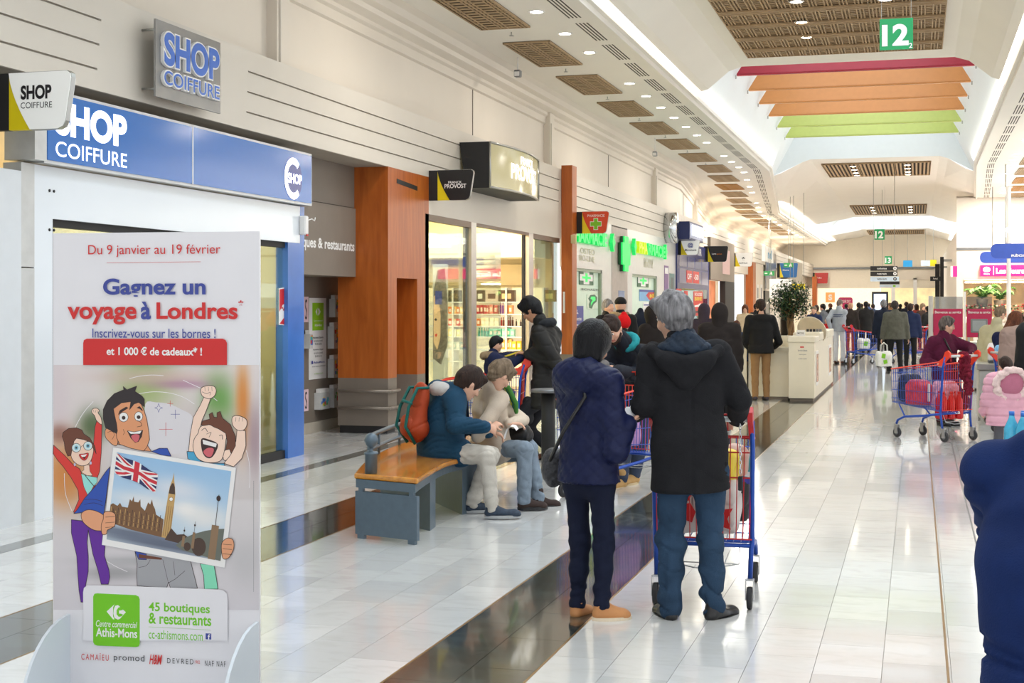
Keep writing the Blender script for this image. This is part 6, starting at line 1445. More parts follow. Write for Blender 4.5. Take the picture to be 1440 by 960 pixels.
# ------------------------------------------------------------------ shopping carts
CBLUE = mat('cart blue enamel', (26, 74, 170), .3, .2, var=.03); CRED = mat('cart red plastic', (200, 30, 34), .35, var=.03)
RUBBER = mat('dark rubber', (46, 46, 48), .6); CCHROME = mat('zinc wire', (180, 182, 184), .3, .8, var=.02); ORED = mat('cart orange red', (226, 62, 40), .35, var=.03)
def cart(loc, rz, label, red=CRED, detail=True):
    t = thing('shopping_cart', label, 'shopping cart', loc, rz, 'shopping carts')
    L, wb, wf = .86, .27, .22; zb, zf, tb, tf = .36, .44, .98, .86
    def sidex(y): return wb+(wf-wb)*y/L
    def top(y): return tb+(tf-tb)*y/L
    def bot(y): return zb+(zf-zb)*y/L
    n = 5
    for sg in (-1, 1):
        m = MB(); k = 22 if detail else 12
        for i in range(k+1):
            y = L*i/k; x = sg*sidex(y); m.tube([(x, y, top(y)), (x*.93, y, bot(y))], .0028, n)
        for j in range(4): q_ = (j+.5)/4; m.tube([(sg*sidex(0)*(1-.07*q_), 0, tb+(zb-tb)*q_), (sg*sidex(L)*(1-.07*q_), L, tf+(zf-tf)*q_)], .0035, n)
        m.build('side_grid', CBLUE, t, w=False)
    m = MB(); k = 12
    for i in range(k+1): x = -wf+2*wf*i/k; m.tube([(x, L, tf), (x*.93, L, zf)], .0028, n)
    for j in range(4): z = tf+(zf-tf)*(j+.5)/4; m.tube([(-wf, L, z), (wf, L, z)], .0035, n)
    m.build('front_grid', CBLUE, t, w=False)
    m = MB()
    for i in range(k+1): x = (-wb+2*wb*i/k); m.tube([(x*.93, 0, zb), (x*.93*wf/wb, L, zf)], .003, n)
    for j in range(5): y = L*j/4; m.tube([(-sidex(y)*.93, y, bot(y)), (sidex(y)*.93, y, bot(y))], .0035, n)
    m.build('bottom_grid', CBLUE, t, w=False)
    m = MB(); k = 14
    for i in range(k+1): x = (-wb+2*wb*i/k); m.tube([(x, -.012, tb-.03), (x*.95, -.0, zb+.02)], .0032, n)
    for z in (tb-.03, tb-.12, .72, zb+.02): m.tube([(-wb, -.012, z), (wb, -.012, z)], .0045, n)
    m.tube([(-.14, -.03, tb), (-.14, -.03, tb+.09), (.14, -.03, tb+.09), (.14, -.03, tb)], .006, 6)
    m.build('rear_gate', red, t, w=False)
    m = MB(); m.tube([(-wb, .0, tb), (-wf, L, tf), (wf, L, tf), (wb, .0, tb)], .0085, 8); m.build('red_rim', red, t, w=False)
    # chassis
    m = MB()
    for sg in (-1, 1):
        m.tube([(sg*.275, -.06, 1.04), (sg*.275, -.02, .9), (sg*.27, .02, .36), (sg*.265, .02, .32), (sg*.26, .0, .16)], .014, 8)
        m.tube([(sg*.27, .02, .34), (sg*.25, .3, .30), (sg*.24, .62, .27), (sg*.235, .74, .22), (sg*.235, .76, .17)], .015, 8)
        m.tube([(sg*.235, .62, .27), (sg*.2, .75, .42)], .01, 6)
    m.tube([(-.27, .02, .34), (.27, .02, .34)], .012, 8); m.tube([(-.24, .6, .27), (.24, .6, .27)], .012, 8); m.build('chassis', CBLUE, t, w=False)
    m = MB(); m.tube([(-.2, .04, .33), (-.2, .0, .24), (-.05, -.0, .21), (.05, .0, .21), (.2, .0, .24), (.2, .04, .33)], .004, 6); m.tube([(-.2, .0, .24), (.2, .0, .24)], .0035, 6)
    for x in (-.12, 0, .12): m.tube([(x, .0, .24), (x, .3, .26)], .003, 5)
    m.build('crate_rack', CCHROME, t, w=False)
    for (x, y) in ((-.26, -.02), (.26, -.02), (-.235, .76), (.235, .76)):
        m = MB()
        for sg in (-1, 1): m.boxm((x+sg*.022-.002, y-.035, .05), (x+sg*.022+.002, y+.015, .16))
        m.boxm((x-.024, y-.02, .155), (x+.024, y+.02, .165)); c = m.build('caster', CCHROME, t, w=False)
        M_ = Matrix.Translation((x, y-.012, .062)) @ Matrix.Rotation(math.pi/2, 4, 'Y')
        w = MB(); w.lathe([(.03, -.014), (.058, -.014), (.062, -.008), (.062, .008), (.058, .014), (.03, .014)], (0, 0, 0), 20, 0, M_)
        w.lathe([(.004, -.015), (.029, -.0145), (.029, .0145), (.004, .015)], (0, 0, 0), 12, 1, M_); w.build('wheel', [RUBBER, GREYM], c, w=False)
    for sg in (-1, 1):
        m = MB(); fr = Fr((sg*.27-.014, 0, 0), (0, 1, 0), (0, 0, 1))
        m.prism([(.04, .93), (-.02, .93), (-.075, 1.0), (-.13, 1.04), (-.135, 1.09), (-.10, 1.12), (-.06, 1.10), (-.03, 1.03), (.03, .99)], fr, 0, .028); m.build('handle_bracket', red, t, w=False)
    m = MB(); m.tube([(-.27, -.1, 1.05), (.27, -.1, 1.05)], .015, 12); m.build('handle', mat('handle grey', (206, 208, 206), .35), t, w=False)
    m = MB(); m.tube([(-.07, -.1, 1.05), (.07, -.1, 1.05)], .019, 12); m.build('handle_label', red, t, w=False)
    return t
def load(name, label, cat, sdfs, mats_, loc=(0, 0, 0), rz=0, group=None, disp=None):
    t = thing(name, label, cat, loc, rz, group); return t
def bag(label, loc, rz, w, d, h, m, name='shopping_bag', prints=None, cat='bag', handles=None, amp=.012, seed=1):
    """a soft bag standing on its base; prints: outlines on its -y face"""
    t = thing(name, label, cat, loc, rz); S_ = SDF(.012)
    S_.box((0, 0, h*.42), (w/2, d/2, h*.42), .03, .03); S_.box((0, 0, h*.8), (w*.46, d*.36, h*.2), .03, .05)
    soft('body', S_, m, t, 2, lambda Pt: wrinkle(Pt, amp, (20, 20, 20), seed))
    for k, (mm, poly) in enumerate(prints or []):
        MB().prism(poly, Fr((0, -d/2-.012, 0), (1, 0, 0), (0, 0, 1)), 0, .004+.001*k).build('print', mm, t, w=False)
    if handles:
        b = MB()
        for y in (-.04, .04): b.tube([(-.08, y, h-.03), (-.07, y, h+.14), (0, y*.5, h+handles), (.07, y, h+.14), (.08, y, h-.03)], .006, 6)
        b.build('handles', m, t, w=False)
    return t
def pack6(label, loc, rz, m, cap, n=(2, 3), r=.042, h=.3, film=None, group=None, lettering_=None):
    t = thing('bottle_pack', label, 'bottle pack', loc, rz, group)
    for i in range(n[0]):
        for j in range(n[1]):
            b = MB(); x, y = (j-(n[1]-1)/2)*r*2.02, (i-(n[0]-1)/2)*r*2.02
            b.lathe([(r*.7, 0), (r, .015), (r, h*.28), (r*.93, h*.34), (r, h*.42), (r*.98, h*.66), (r*.4, h*.86), (r*.33, h*.92)], (x, y, 0), 14); b.build('bottle', m, t, w=False)
            c = MB(); c.lathe([(r*.36, h*.92), (r*.36, h)], (x, y, 0), 10); c.build('cap', cap, t, w=False)
    if lettering_: lettering(Fr((0, -r*2.05, 0), (1, 0, 0), (0, 0, 1)), lettering_, -.09, h*.2, .18, .045, PWHITE, None, mb=(q := MB())); q.build('lettering', PWHITE, t, w=False)
    return t
def C(base, rz, x, y, z):
    """a place in a cart's frame"""
    return Matrix.Translation(Vector(base)) @ Matrix.Rotation(rz, 4, 'Z') @ Vector((x, y, z))
# cart 1: behind the man in the black coat
c1 = Vector((-1.15, 7.93, 0)); r1 = math.radians(2)
cart(c1, r1, 'blue and red cart full of bags before the man in the black duffel coat')
CARR = [[(-.12, .04), (-.02, .02), (.0, .09), (-.05, .16), (-.12, .16), (-.15, .1)], ]
REDFR = PRED
bag('white carrier bag with red strawberry print in the left of the full cart', C(c1, r1, -.13, .22, .39), r1, .2, .26, .36, mat('white plastic bag', (226, 216, 206), .4, var=.05), prints=[(PRED, [(-.03, .2), (.04, .18), (.07, .24), (.05, .31), (-.0, .33), (-.05, .29)]), (PRED, [(.0, .08), (.06, .06), (.08, .12), (.05, .17), (.0, .16)])], seed=4)
bag('white carrier bag with a red printed shape, low right in the full cart', C(c1, r1, .08, .2, .39), r1, .2, .26, .30, MATS['white plastic bag'], prints=[(PRED, [(-.1, .05), (-.05, .03), (.0, .05), (.07, .03), (.05, .09), (.08, .15), (.02, .14), (-.02, .19), (-.05, .13), (-.1, .12)])], seed=6)
bag('dark grey bag standing in the front right of the full cart', C(c1, r1, .15, .5, .42), r1, .14, .3, .32, mat('dark bag', (44, 42, 44), .5), seed=9)
bag('teal patterned shopping bag lying on top in the full cart', C(c1, r1, .1, .45, .62), r1+.3, .26, .22, .2, mat('teal bag', (40, 160, 170), .35, var=.1), prints=[(PWHITE, [(-.1, .1), (.1, .06), (.1, .09), (-.1, .13)]), (mat('violet print band', (60, 60, 160), .4), [(-.1, .05), (.1, .02), (.1, .05), (-.1, .08)])], seed=12)
bag('yellow and brown food packet at the top of the full cart', C(c1, r1, .06, .2, .68), r1-.2, .22, .16, .17, mat('yellow packet', (240, 210, 50), .35, var=.03), name='food_packet', cat='packet', prints=[(mat('kraft print', (176, 136, 96), .5), [(-.1, .01), (.1, .01), (.1, .07), (-.1, .07)]), (PWHITE, [(-.06, .09), (.0, .15), (.04, .09)])], seed=15)
bag('pink and beige packet beside the yellow one in the full cart', C(c1, r1, .17, .3, .7), r1, .12, .16, .17, mat('meat packet', (206, 160, 140), .35, var=.25), name='food_packet', cat='packet', seed=18)
t = thing('coin_chain', 'short metal chain with a black coin key hanging from the cart handle', 'chain', C(c1, r1, .2, -.12, 1.04))
m = MB()
for i in range(12): z = 1.03-.024*i; p = C(c1, r1, .215, -.1, z); m.tube([p+Vector((.006*math.cos(a)*(1 if i % 2 else .2), .006*math.cos(a)*(.2 if i % 2 else 1), .015*math.sin(a))) for a in [j*math.pi/4 for j in range(8)]], .0025, 5, closed=True)
m.build('links', CHROME, t); p = C(c1, r1, .215, -.1, .70); MB().box(p, (.025, .015, .08), 0, None, .004).build('coin_key', BLACK, t)
# cart 3: the man who leans on it
a3, b3 = fl(893, 690), fl(812, 704); d3 = (b3-a3).normalized(); r3 = math.atan2(-d3.x, d3.y); c3 = a3
cart(c3, r3, 'blue and red shopping cart the leaning man rests his arms on', ORED)
bag('lilac and white packet in the cart of the leaning man', C(c3, r3, -.02, .25, .42), r3, .24, .3, .34, mat('lilac packet', (200, 150, 200), .4, var=.2), name='food_packet', cat='packet', seed=21)
bag('green and yellow packet low in the cart of the leaning man', C(c3, r3, .0, .58, .45), r3, .24, .2, .24, mat('green yellow packet', (190, 200, 80), .4, var=.3), name='food_packet', cat='packet', seed=22)
# cart 4: the boy sits in it
c4 = P(733, 428, 15.45); c4.z = 0; r4 = YAW+math.radians(84)
cart(c4, r4, 'blue and red shopping cart with the boy in its child seat', ORED)
t = thing('toy_box', 'yellow and black toy box held on the cart handle in front of the boy', 'box', C(c4, r4, 0, .05, 1.0)); M_ = Matrix.Translation(P(722, 505, 15.25)) @ Matrix.Rotation(YAW, 4, 'Z') @ Matrix.Rotation(math.radians(-18), 4, 'Y')
MB().box((0, 0, 0), (.24, .06, .13), 0, M_).build('carton', mat('yellow carton', (226, 200, 40), .4), t); MB().box((0, -.031, 0), (.19, .004, .1), 0, M_).build('black_print', mat('dark toy print', (40, 34, 34), .3, var=.5, scale=30), t); MB().box((.05, -.034, .01), (.04, .003, .04), 0, M_).build('pink_print', mat('rose print', (226, 150, 150), .4), t)
# cart 5: the woman in the maroon coat
c5 = Vector((.47, 18.35, 0)); r5 = math.radians(48)
cart(c5, r5, 'shopping cart loaded with red drink packs beside the woman in maroon', ORED)
DRK = mat('red soda bottle', (196, 22, 28), .2, var=.03)
pack6('pack of big red soft drink bottles on the lower rack of the loaded cart', C(c5, r5, 0, .12, .265), r5-math.radians(20), DRK, DRK, r=.052, h=.34, lettering_='Coca')
bag('red and white drink carton pack in the loaded cart', C(c5, r5, -.12, .5, .42), r5, .2, .3, .32, mat('red white pack', (206, 60, 66), .35, var=.25, scale=20), name='drink_pack', cat='pack', amp=.005, prints=[(PWHITE, [(-.02, .05), (.02, .05), (.02, .27), (-.02, .27)])], seed=31)
bag('pink shrink wrapped bottle pack in the middle of the loaded cart', C(c5, r5, .08, .25, .40), r5, .26, .26, .33, mat('pink shrink wrap', (206, 150, 170), .25, var=.3, scale=25), name='drink_pack', cat='pack', seed=32)
bag('dark blue carrier bag at the front of the loaded cart', C(c5, r5, -.02, .72, .44), r5, .3, .16, .36, mat('navy carrier', (34, 40, 60), .5), seed=33)
t = thing('fur_scarf', 'long fluffy dark red scarf hanging over the loaded cart handle', 'scarf', C(c5, r5, 0, -.1, 1.05)); S_ = SDF(.012); I5 = MX[t].inverted()
for (yo, z1_) in ((-.135, .62), (-.065, .80)): S_.cone(I5 @ C(c5, r5, .02, yo, 1.05), I5 @ C(c5, r5, .04, yo-.01, z1_), .04, .055, .02)
S_.cone(I5 @ C(c5, r5, .02, -.135, 1.06), I5 @ C(c5, r5, .02, -.065, 1.06), .04, .04, .02)
soft('knit', S_, fabric('maroon fur', (110, 24, 44), .9, .9, 60, .4), t, 1, lambda Pt: wrinkle(Pt, .012, (80, 80, 80), 3))
# far carts
c6 = fl(1196, 512); cart(c6, YAW+math.radians(-80), 'blue shopping cart beside the man in white jeans', CRED, False)
bag('white and green carrier bag in the cart beside the man in white jeans', C(c6, YAW-math.radians(80), 0, .4, .43), YAW, .3, .3, .3, mat('white bag clean', (232, 232, 228), .4), prints=[(PGREEN, [(-.05, .1), (.05, .08), (.08, .2), (-.02, .22)])], seed=41)
c7 = fl(1292, 512); cart(c7, YAW+math.radians(30), 'distant shopping cart right of the man in the grey green jacket', CRED, False)
c8 = fl(1402, 600); c8 = Vector((1.15, 19.6, 0)); cart(c8, math.radians(-60), 'shopping cart with silver cans pushed against the checkout counter', ORED, False)
for i, c_ in enumerate(((230, 60, 50), (190, 196, 200), (200, 160, 110))): setp(MB().lathe([(.05, 0), (.055, .02), (.055, .22), (.04, .24)], C(c8, math.radians(-60), -.1+.1*i, .2+.1*i, .43), 14).build('tin', mat('tin %d' % i, c_, .3, .4)), ['red topped tin in the cart by the checkout', 'silver tin in the cart by the checkout', 'beige tin in the cart by the checkout'][i], 'tin')
c9 = Vector(P(1606, 640, 7.75)); c9.z = 0; cart(c9, YAW+math.radians(25), 'shopping cart carrying blue water bottles beside the navy hoodie', CRED, False)
WATER = mat('blue water bottle', (80, 190, 226), .12, var=.15, scale=20, trans=.3)
bag('pale carrier bag under the blue water bottles', C(c9, YAW+math.radians(25), -.10, .69, .43), YAW+math.radians(25), .2, .26, .31, MATS['white bag clean'], seed=44)
pack6('pack of light blue water bottles in the cart beside the navy hoodie', C(c9, YAW+math.radians(25), -.115, .70, .75), YAW+math.radians(25), WATER, mat('blue cap', (40, 110, 200), .3), n=(3, 2), r=.046, h=.3)
# ------------------------------------------------------------------ bench
bl = mat('blue grey bench metal', (88, 104, 116), .4, .2, var=.06, scale=20)
# curved seat: inner (front) edge and outer (back) edge traced along its arc
cen = None
F0, F1, F2 = P(588, 672, (CAMZ-.46)*FPX/(672-HOR)), P(622, 655, (CAMZ-.46)*FPX/(652-HOR)), None
def zpt(x, y, z): return fl(x, y, z)
inner = [zpt(588, 674, .46), zpt(606, 662, .46), zpt(630, 650, .46), zpt(660, 643, .46), zpt(700, 637, .46), zpt(745, 633, .46)]
outer = [zpt(496, 666, .46), zpt(513, 648, .46), zpt(545, 630, .46), zpt(585, 617, .46), zpt(640, 607, .46), zpt(700, 600, .46)]
def spl(pts, n=6):
    out = []; N_ = len(pts)
    for i in range(N_-1):
        p0, p1, p2, p3 = pts[max(i-1, 0)], pts[i], pts[i+1], pts[min(i+2, N_-1)]
        for k in range(n):
            t = k/n; out.append(.5*((2*p1)+(-p0+p2)*t+(2*p0-5*p1+4*p2-p3)*t*t+(-p0+3*p1-3*p2+p3)*t**3))
    out.append(pts[-1]); return out
inn, out = spl(inner), spl(outer)
be = thing('curved_bench', 'curved bench with a varnished wood seat and blue grey metal legs and rail', 'bench', ((inner[0]+outer[0])/2)*1)
MX[be] = Matrix.Translation((inner[0]+outer[0])/2); be.location = (inner[0]+outer[0])/2
def ribbon(A, B, z0, z1, name, m, parent):
    b = MB(); n = len(A); vs = []
    for a, c in zip(A, B): vs += [(a.x, a.y, z1), (c.x, c.y, z1), (c.x, c.y, z0), (a.x, a.y, z0)]
    fs = []
    for i in range(n-1):
        for k in range(4): l = (k+1) % 4; fs.append((i*4+k, i*4+l, i*4+4+l, i*4+4+k))
    fs += [(3, 2, 1, 0), ((n-1)*4, (n-1)*4+1, (n-1)*4+2, (n-1)*4+3)]
    b.add(vs, [f[::-1] for f in fs])
    o = b.build(name, m, parent); bm = bmesh.new(); bm.from_mesh(o.data); bmesh.ops.recalc_face_normals(bm, faces=bm.faces); bm.to_mesh(o.data); bm.free(); return o
k1_, k2_ = 3, 17
def lerp_(A, B, t): return [a.lerp(b, t) for a, b in zip(A, B)]
b0 = ribbon(inn, lerp_(inn, out, .98), .425, .465, 'wood_seat', BENCHW, be)
md = b0.modifiers.new('bevel', 'BEVEL'); md.width = .014; md.segments = 3; md.limit_method = 'ANGLE'
ribbon(lerp_(inn, out, .04), lerp_(inn, out, .95), .365, .425, 'seat_frame', bl, be)
def endpanel(i, name, lo=.03, hi=.34, th=.03, a0=.02, a1=.96):
    a = inn[i].lerp(out[i], a0); b_ = inn[i].lerp(out[i], a1); d = (b_-a).normalized(); nn = Vector((-d.y, d.x, 0))
    if nn.y < 0: nn = -nn
    m = MB(); L_ = (b_-a).length; fr = Fr((a.x, a.y, 0), d, (0, 0, 1))
    m.prism([(0, lo), (L_, lo), (L_, hi), (0, hi)], fr, -th if fr.n.y < 0 else 0, 0 if fr.n.y < 0 else th)
    for q_ in (.05, L_-.05): m.prism([(q_-.02, hi), (q_+.02, hi), (q_+.02, .37), (q_-.02, .37)], fr, -th*.8 if fr.n.y < 0 else 0, 0 if fr.n.y < 0 else th*.8); m.prism([(q_-.03, 0), (q_+.03, 0), (q_+.03, lo), (q_-.03, lo)], fr, -th if fr.n.y < 0 else 0, 0 if fr.n.y < 0 else th)
    m.build(name, bl, be)
endpanel(0, 'end_panel')
for (i0, i1) in ((7, 9), (17, 21)):
    m = MB(); a, b_, c_, d_ = inn[i0].lerp(out[i0], .05), inn[i1].lerp(out[i1], .05), inn[i1].lerp(out[i1], .8), inn[i0].lerp(out[i0], .8)
    vs = [(p.x, p.y, z) for z in (.0, .37) for p in (a, b_, c_, d_)]; m.add(vs, [(0, 1, 2, 3), (7, 6, 5, 4), (0, 4, 5, 1), (1, 5, 6, 2), (2, 6, 7, 3), (3, 7, 4, 0)])
    o = m.build('leg', bl, be); bm = bmesh.new(); bm.from_mesh(o.data); bmesh.ops.recalc_face_normals(bm, faces=bm.faces); bm.to_mesh(o.data); bm.free()
pp = inn[0].lerp(out[0], .80)+Vector((0.02, .06, 0)); m = MB(); m.lathe([(.045, .46), (.045, .60), (.052, .605), (.052, .615), (.045, .62), (.015, .625), (.013, .65), (.02, .655), (.038, .67), (.05, .70), (.05, .712), (.038, .74), (.012, .756)], (pp.x, pp.y, 0), 20); m.build('post', bl, be)
rl = [pp]+[o_.lerp(i_, .06) for o_, i_ in zip(out[3:], inn[3:])][:20]
for z, r_ in ((.645, .018), (.535, .016)): MB().tube([Vector((p.x, p.y, z-.0)) for p in spl(rl[::4], 4)], r_, 10).build('back_rail', bl, be)
for i in (4, 7, 12, 17): p = rl[i]; MB().tube([(p.x, p.y, .46), (p.x, p.y, .645)], .012, 8).build('spindle', bl, be)
# ash bin table behind the woman in the quilted jacket
q = P(771, 547, 14.2); t = thing('ash_bin', 'round dark bin with a flat grey top behind the woman in navy', 'bin', (q.x, q.y, 0)); MB().lathe([(.07, 0), (.07, q.z-.03)], (q.x, q.y, 0), 20).build('body', BLACKM, t); MB().lathe([(.17, q.z-.03), (.17, q.z), (.14, q.z+.005)], (q.x, q.y, 0), 24).build('top', GREYM, t)
# ------------------------------------------------------------------ standing advertising board, left foreground
pl_, pr_ = P(74.5, 428, 5.58), P(365, 428, 5.43); ux = (pr_-pl_).normalized()
PFr = Fr((pl_.x, pl_.y, 0), ux, (0, 0, 1))
BW = (pr_-pl_).length; BTOP = PFr.hit(220, 326.5)[1]
ad = thing('advertising_board', 'tall white standing advertising board for a trip to London, with cartoon family print', 'advertising board', (pl_+pr_)/2*Vector((1, 1, 0)) if False else Vector(((pl_.x+pr_.x)/2, (pl_.y+pr_.y)/2, 0)))
MB().prism([(0, .02), (BW, .02), (BW, BTOP), (0, BTOP)], PFr, -.012, 0).build('panel', mat('board white', (228, 226, 230), .35, var=.01), ad)
LAY = [0.0004]
def pp_(pts, tf): return [PFr.hit(*tf(x, y)) for x, y in pts]
TA = lambda x, y: (60+x/4.5, 520+y/4.5)           # crop of the upper picture
TB = lambda x, y: (60+x/3.694, 700+y/3.694)       # crop of the lower picture
TI = lambda x, y: (x, y)
def cat_(pts, n=4, closed=True):
    out = []; N_ = len(pts)
    for i in range(N_):
        p0, p1, p2, p3 = [Vector((*pts[(i+k) % N_], 0)) for k in (-1, 0, 1, 2)]
        for k in range(n):
            t = k/n; q = .5*((2*p1)+(-p0+p2)*t+(2*p0-5*p1+4*p2-p3)*t*t+(-p0+3*p1-3*p2+p3)*t**3); out.append((q.x, q.y))
    return out
class Flat:
    def __init__(s): s.mb = MB(); s.ms = []
    def mi(s, m):
        if m not in s.ms: s.ms.append(m)
        return s.ms.index(m)
    def poly(s, pts, m, tf=TI, smooth=False, line=None, lw=.0022):
        P2 = pp_(pts, tf)
        if smooth: P2 = cat_(P2)
        LAY[0] += .00003; c = LAY[0]; k = s.mi(m)
        tri = geometry.tessellate_polygon([[Vector((a, b, 0)) for a, b in P2]]); fs = []
        for t in tri:
            a, b_, c_ = t; ar = (P2[b_][0]-P2[a][0])*(P2[c_][1]-P2[a][1])-(P2[c_][0]-P2[a][0])*(P2[b_][1]-P2[a][1])
            fs.append((a, b_, c_) if ar > 0 else (c_, b_, a))
        s.mb.add([PFr.p(a, b_, c) for a, b_ in P2], fs, k)
        if line: s.stroke(P2, line, lw, True)
        return s
    def stroke(s, P2, m, lw=.002, closed=False, tf=None, smooth=False):
        if tf: P2 = pp_(P2, tf)
        if smooth:
            Vv = [Vector((a, b, 0)) for a, b in P2]; P2 = [(q.x, q.y) for q in spl(Vv, 5)]
        LAY[0] += .00002; c = LAY[0]; k = s.mi(m); n = len(P2)
        for i in range(n if closed else n-1):
            a, b_ = Vector(P2[i]), Vector(P2[(i+1) % n]); d = b_-a
            if d.length < 1e-6: continue
            d.normalize(); nn = Vector((-d.y, d.x))*lw/2; a2, b2 = a-d*lw*.3, b_+d*lw*.3
            s.mb.add([PFr.p(*(a2-nn), c), PFr.p(*(b2-nn), c), PFr.p(*(b2+nn), c), PFr.p(*(a2+nn), c)], [(0, 1, 2, 3)], k)
        return s
    def disc(s, x, y, rx, ry, m, tf, line=None, n=18, lw=.0018): return s.poly([(x+rx*math.cos(i*6.2832/n), y+ry*math.sin(i*6.2832/n)) for i in range(n)], m, tf, line=line, lw=lw)
    def build(s, name): return s.mb.build(name, s.ms, ad)
INK = mat('outline ink', (48, 22, 20), .4, var=0)
def pc(name, c): return mat('print '+name, c, .4, var=.01)
SK1, SK2, SK3, SK1d = pc('tan skin', (222, 152, 108), ), pc('pale skin', (240, 206, 184)), pc('fair skin', (244, 212, 192)), pc('hand skin', (224, 158, 118))
HRB, HRN = pc('black hair', (34, 22, 24)), pc('brown hair', (104, 54, 30))
# blurred photograph behind: soft colour field on a fine grid
def colour_field(name, x0, y0, x1, y1, nx, ny, fn, off, poly=None):
    m = bpy.data.materials.get('printed photo')
    if not m:
        m = bpy.data.materials.new('printed photo'); m.use_nodes = True; N = m.node_tree.nodes; a = N.new('ShaderNodeVertexColor'); a.layer_name = 'ink'; b = N['Principled BSDF']; b.inputs['Roughness'].default_value = .4; m.node_tree.links.new(a.outputs[0], b.inputs['Base Color'])
    vs, cs, fs = [], [], []
    for j in range(ny+1):
        for i in range(nx+1):
            u, w = i/nx, j/ny
            if poly:
                (ax, ay), (bx_, by), (cx, cy), (dx, dy) = poly; x = (ax*(1-u)+bx_*u)*(1-w)+(dx*(1-u)+cx*u)*w; y = (ay*(1-u)+by*u)*(1-w)+(dy*(1-u)+cy*u)*w
            else: x, y = x0+(x1-x0)*u, y0+(y1-y0)*w
            a, b_ = PFr.hit(x, y); vs.append(PFr.p(a, b_, off)); cs.append(fn(u, w))
    for j in range(ny):
        for i in range(nx): k = j*(nx+1)+i; fs.append((k+nx+1, k+nx+2, k+1, k))
    b = MB(); b.add(vs, fs); o = b.build(name, m, ad); at = o.data.color_attributes.new('ink', 'FLOAT_COLOR', 'POINT')
    for i, c in enumerate(cs): at.data[i].color = lin(c)+(1,)
    return o
def blobs(base, bl_):
    def f(u, w):
        c = np.array(base(u, w), float)
        for (cx, cy, rx, ry, col_, a) in bl_:
            d = ((u-cx)/rx)**2+((w-cy)/ry)**2; k = a*math.exp(-d**1.3); c = c*(1-k)+np.array(col_)*k
        return tuple(c)
    return f
bgf = blobs(lambda u, w: (222-30*w*(w < .6), 212-26*w*(w < .6), 210-24*w*(w < .6)) if w < .55 else (214-12*(w-.5), 208-10*(w-.5), 208),
            [(.03, .15, .05, .3, (214, 200, 204), .8), (.44, .08, .15, .13, (150, 170, 96), .8), (.5, .05, .3, .03, (206, 176, 170), .7), (.80, .16, .08, .12, (92, 150, 60), .9), (.63, .08, .16, .02, (170, 120, 150), .7),
             (.19, .25, .07, .07, (60, 84, 40), .85), (.92, .17, .035, .18, (214, 130, 50), .95), (.98, .30, .04, .14, (150, 120, 130), .7), (.06, .45, .12, .14, (206, 130, 60), .95), (.03, .28, .06, .04, (120, 60, 40), .6), (.7, .25, .2, .08, (196, 180, 176), .7), (.66, .33, .12, .1, (226, 224, 230), .6), (.3, .85, .16, .03, (150, 148, 150), .8), (.45, .80, .3, .02, (160, 160, 162), .7), (.93, .8, .08, .1, (186, 184, 186), .6)])
colour_field('printed_background', 75.5, 513, 364.5, 857, 58, 68, bgf, .0006)
LAY[0] = .0009
F = Flat()
# arcs and sparkles
WH = pc('translucent arc', (236, 232, 234))
F.poly([(650, 215), (720, 205), (800, 215), (880, 250), (950, 300), (930, 420), (900, 520), (690, 520), (660, 400)], pc('pale disc', (218, 214, 218)), TA, True)
for pts in ([(550, 55), (610, 40), (690, 32), (765, 36)], [(890, 65), (940, 88), (1000, 115)], [(610, 150), (700, 138), (800, 145), (890, 172), (960, 215)], [(205, 365), (240, 300), (275, 250), (320, 200)], [(138, 655), (140, 730), (150, 800), (185, 890)], [(1290, 510), (1308, 590), (1312, 680), (1308, 745)], [(1080, 175), (1105, 195)]):
    F.stroke(pts, WH, .0022, tf=TA, smooth=True)
F.stroke([(330, 325), (380, 355), (440, 382)], WH, .002, tf=TB, smooth=True)
for (x, y, r, m) in ((780, 375, 42, PRED), (808, 212, 18, PRED), (840, 280, 28, PBLUE)):
    F.stroke([(x-r, y), (x+r, y)], m, .0016, tf=TA); F.stroke([(x, y-r), (x, y+r)], m, .0016, tf=TA)
F.stroke([(735, 212), (742, 233), (760, 240), (742, 247), (735, 268), (728, 247), (710, 240), (728, 233), (735, 212)], PBLUE, .0014, tf=TA)
F.build('printed_sparkles')
# mother
F = Flat(); RD = pc('red cardigan', (214, 52, 44)); PUR = pc('purple leggings', (96, 32, 150))
F.poly([(70, 475), (140, 540), (195, 600), (235, 625), (262, 690), (270, 740), (340, 700), (362, 640), (372, 520), (376, 345), (345, 315), (332, 360), (325, 440), (318, 540), (300, 600), (290, 640), (330, 700), (340, 790), (300, 860), (250, 900), (195, 900), (230, 820), (225, 760), (180, 680), (130, 610), (95, 570), (68, 530)], RD, TA, line=INK)
F.poly([(244, 655), (280, 668), (345, 680), (345, 710), (320, 740), (290, 800), (262, 740)], pc('aqua top', (150, 220, 212)), TA, line=INK, lw=.0014)
F.stroke([(268, 664), (300, 705), (335, 745)], INK, .003, tf=TA)
F.poly([(262, 600), (296, 600), (300, 640), (318, 668), (282, 668), (244, 645), (262, 632)], SK2, TA, line=INK, lw=.0014)
F.poly([(375, 345), (370, 300), (352, 272), (360, 258), (345, 242), (318, 246), (312, 268), (330, 290), (342, 320)], SK2, TA, True, INK)
for k in range(3): F.stroke([(322+k*11, 252), (326+k*11, 268)], INK, .0012, tf=TA)
F.poly([(190, 440), (180, 480), (180, 540), (200, 580), (240, 605), (280, 600), (305, 575), (322, 520), (318, 470), (290, 430), (230, 425)], SK2, TA, True, INK)
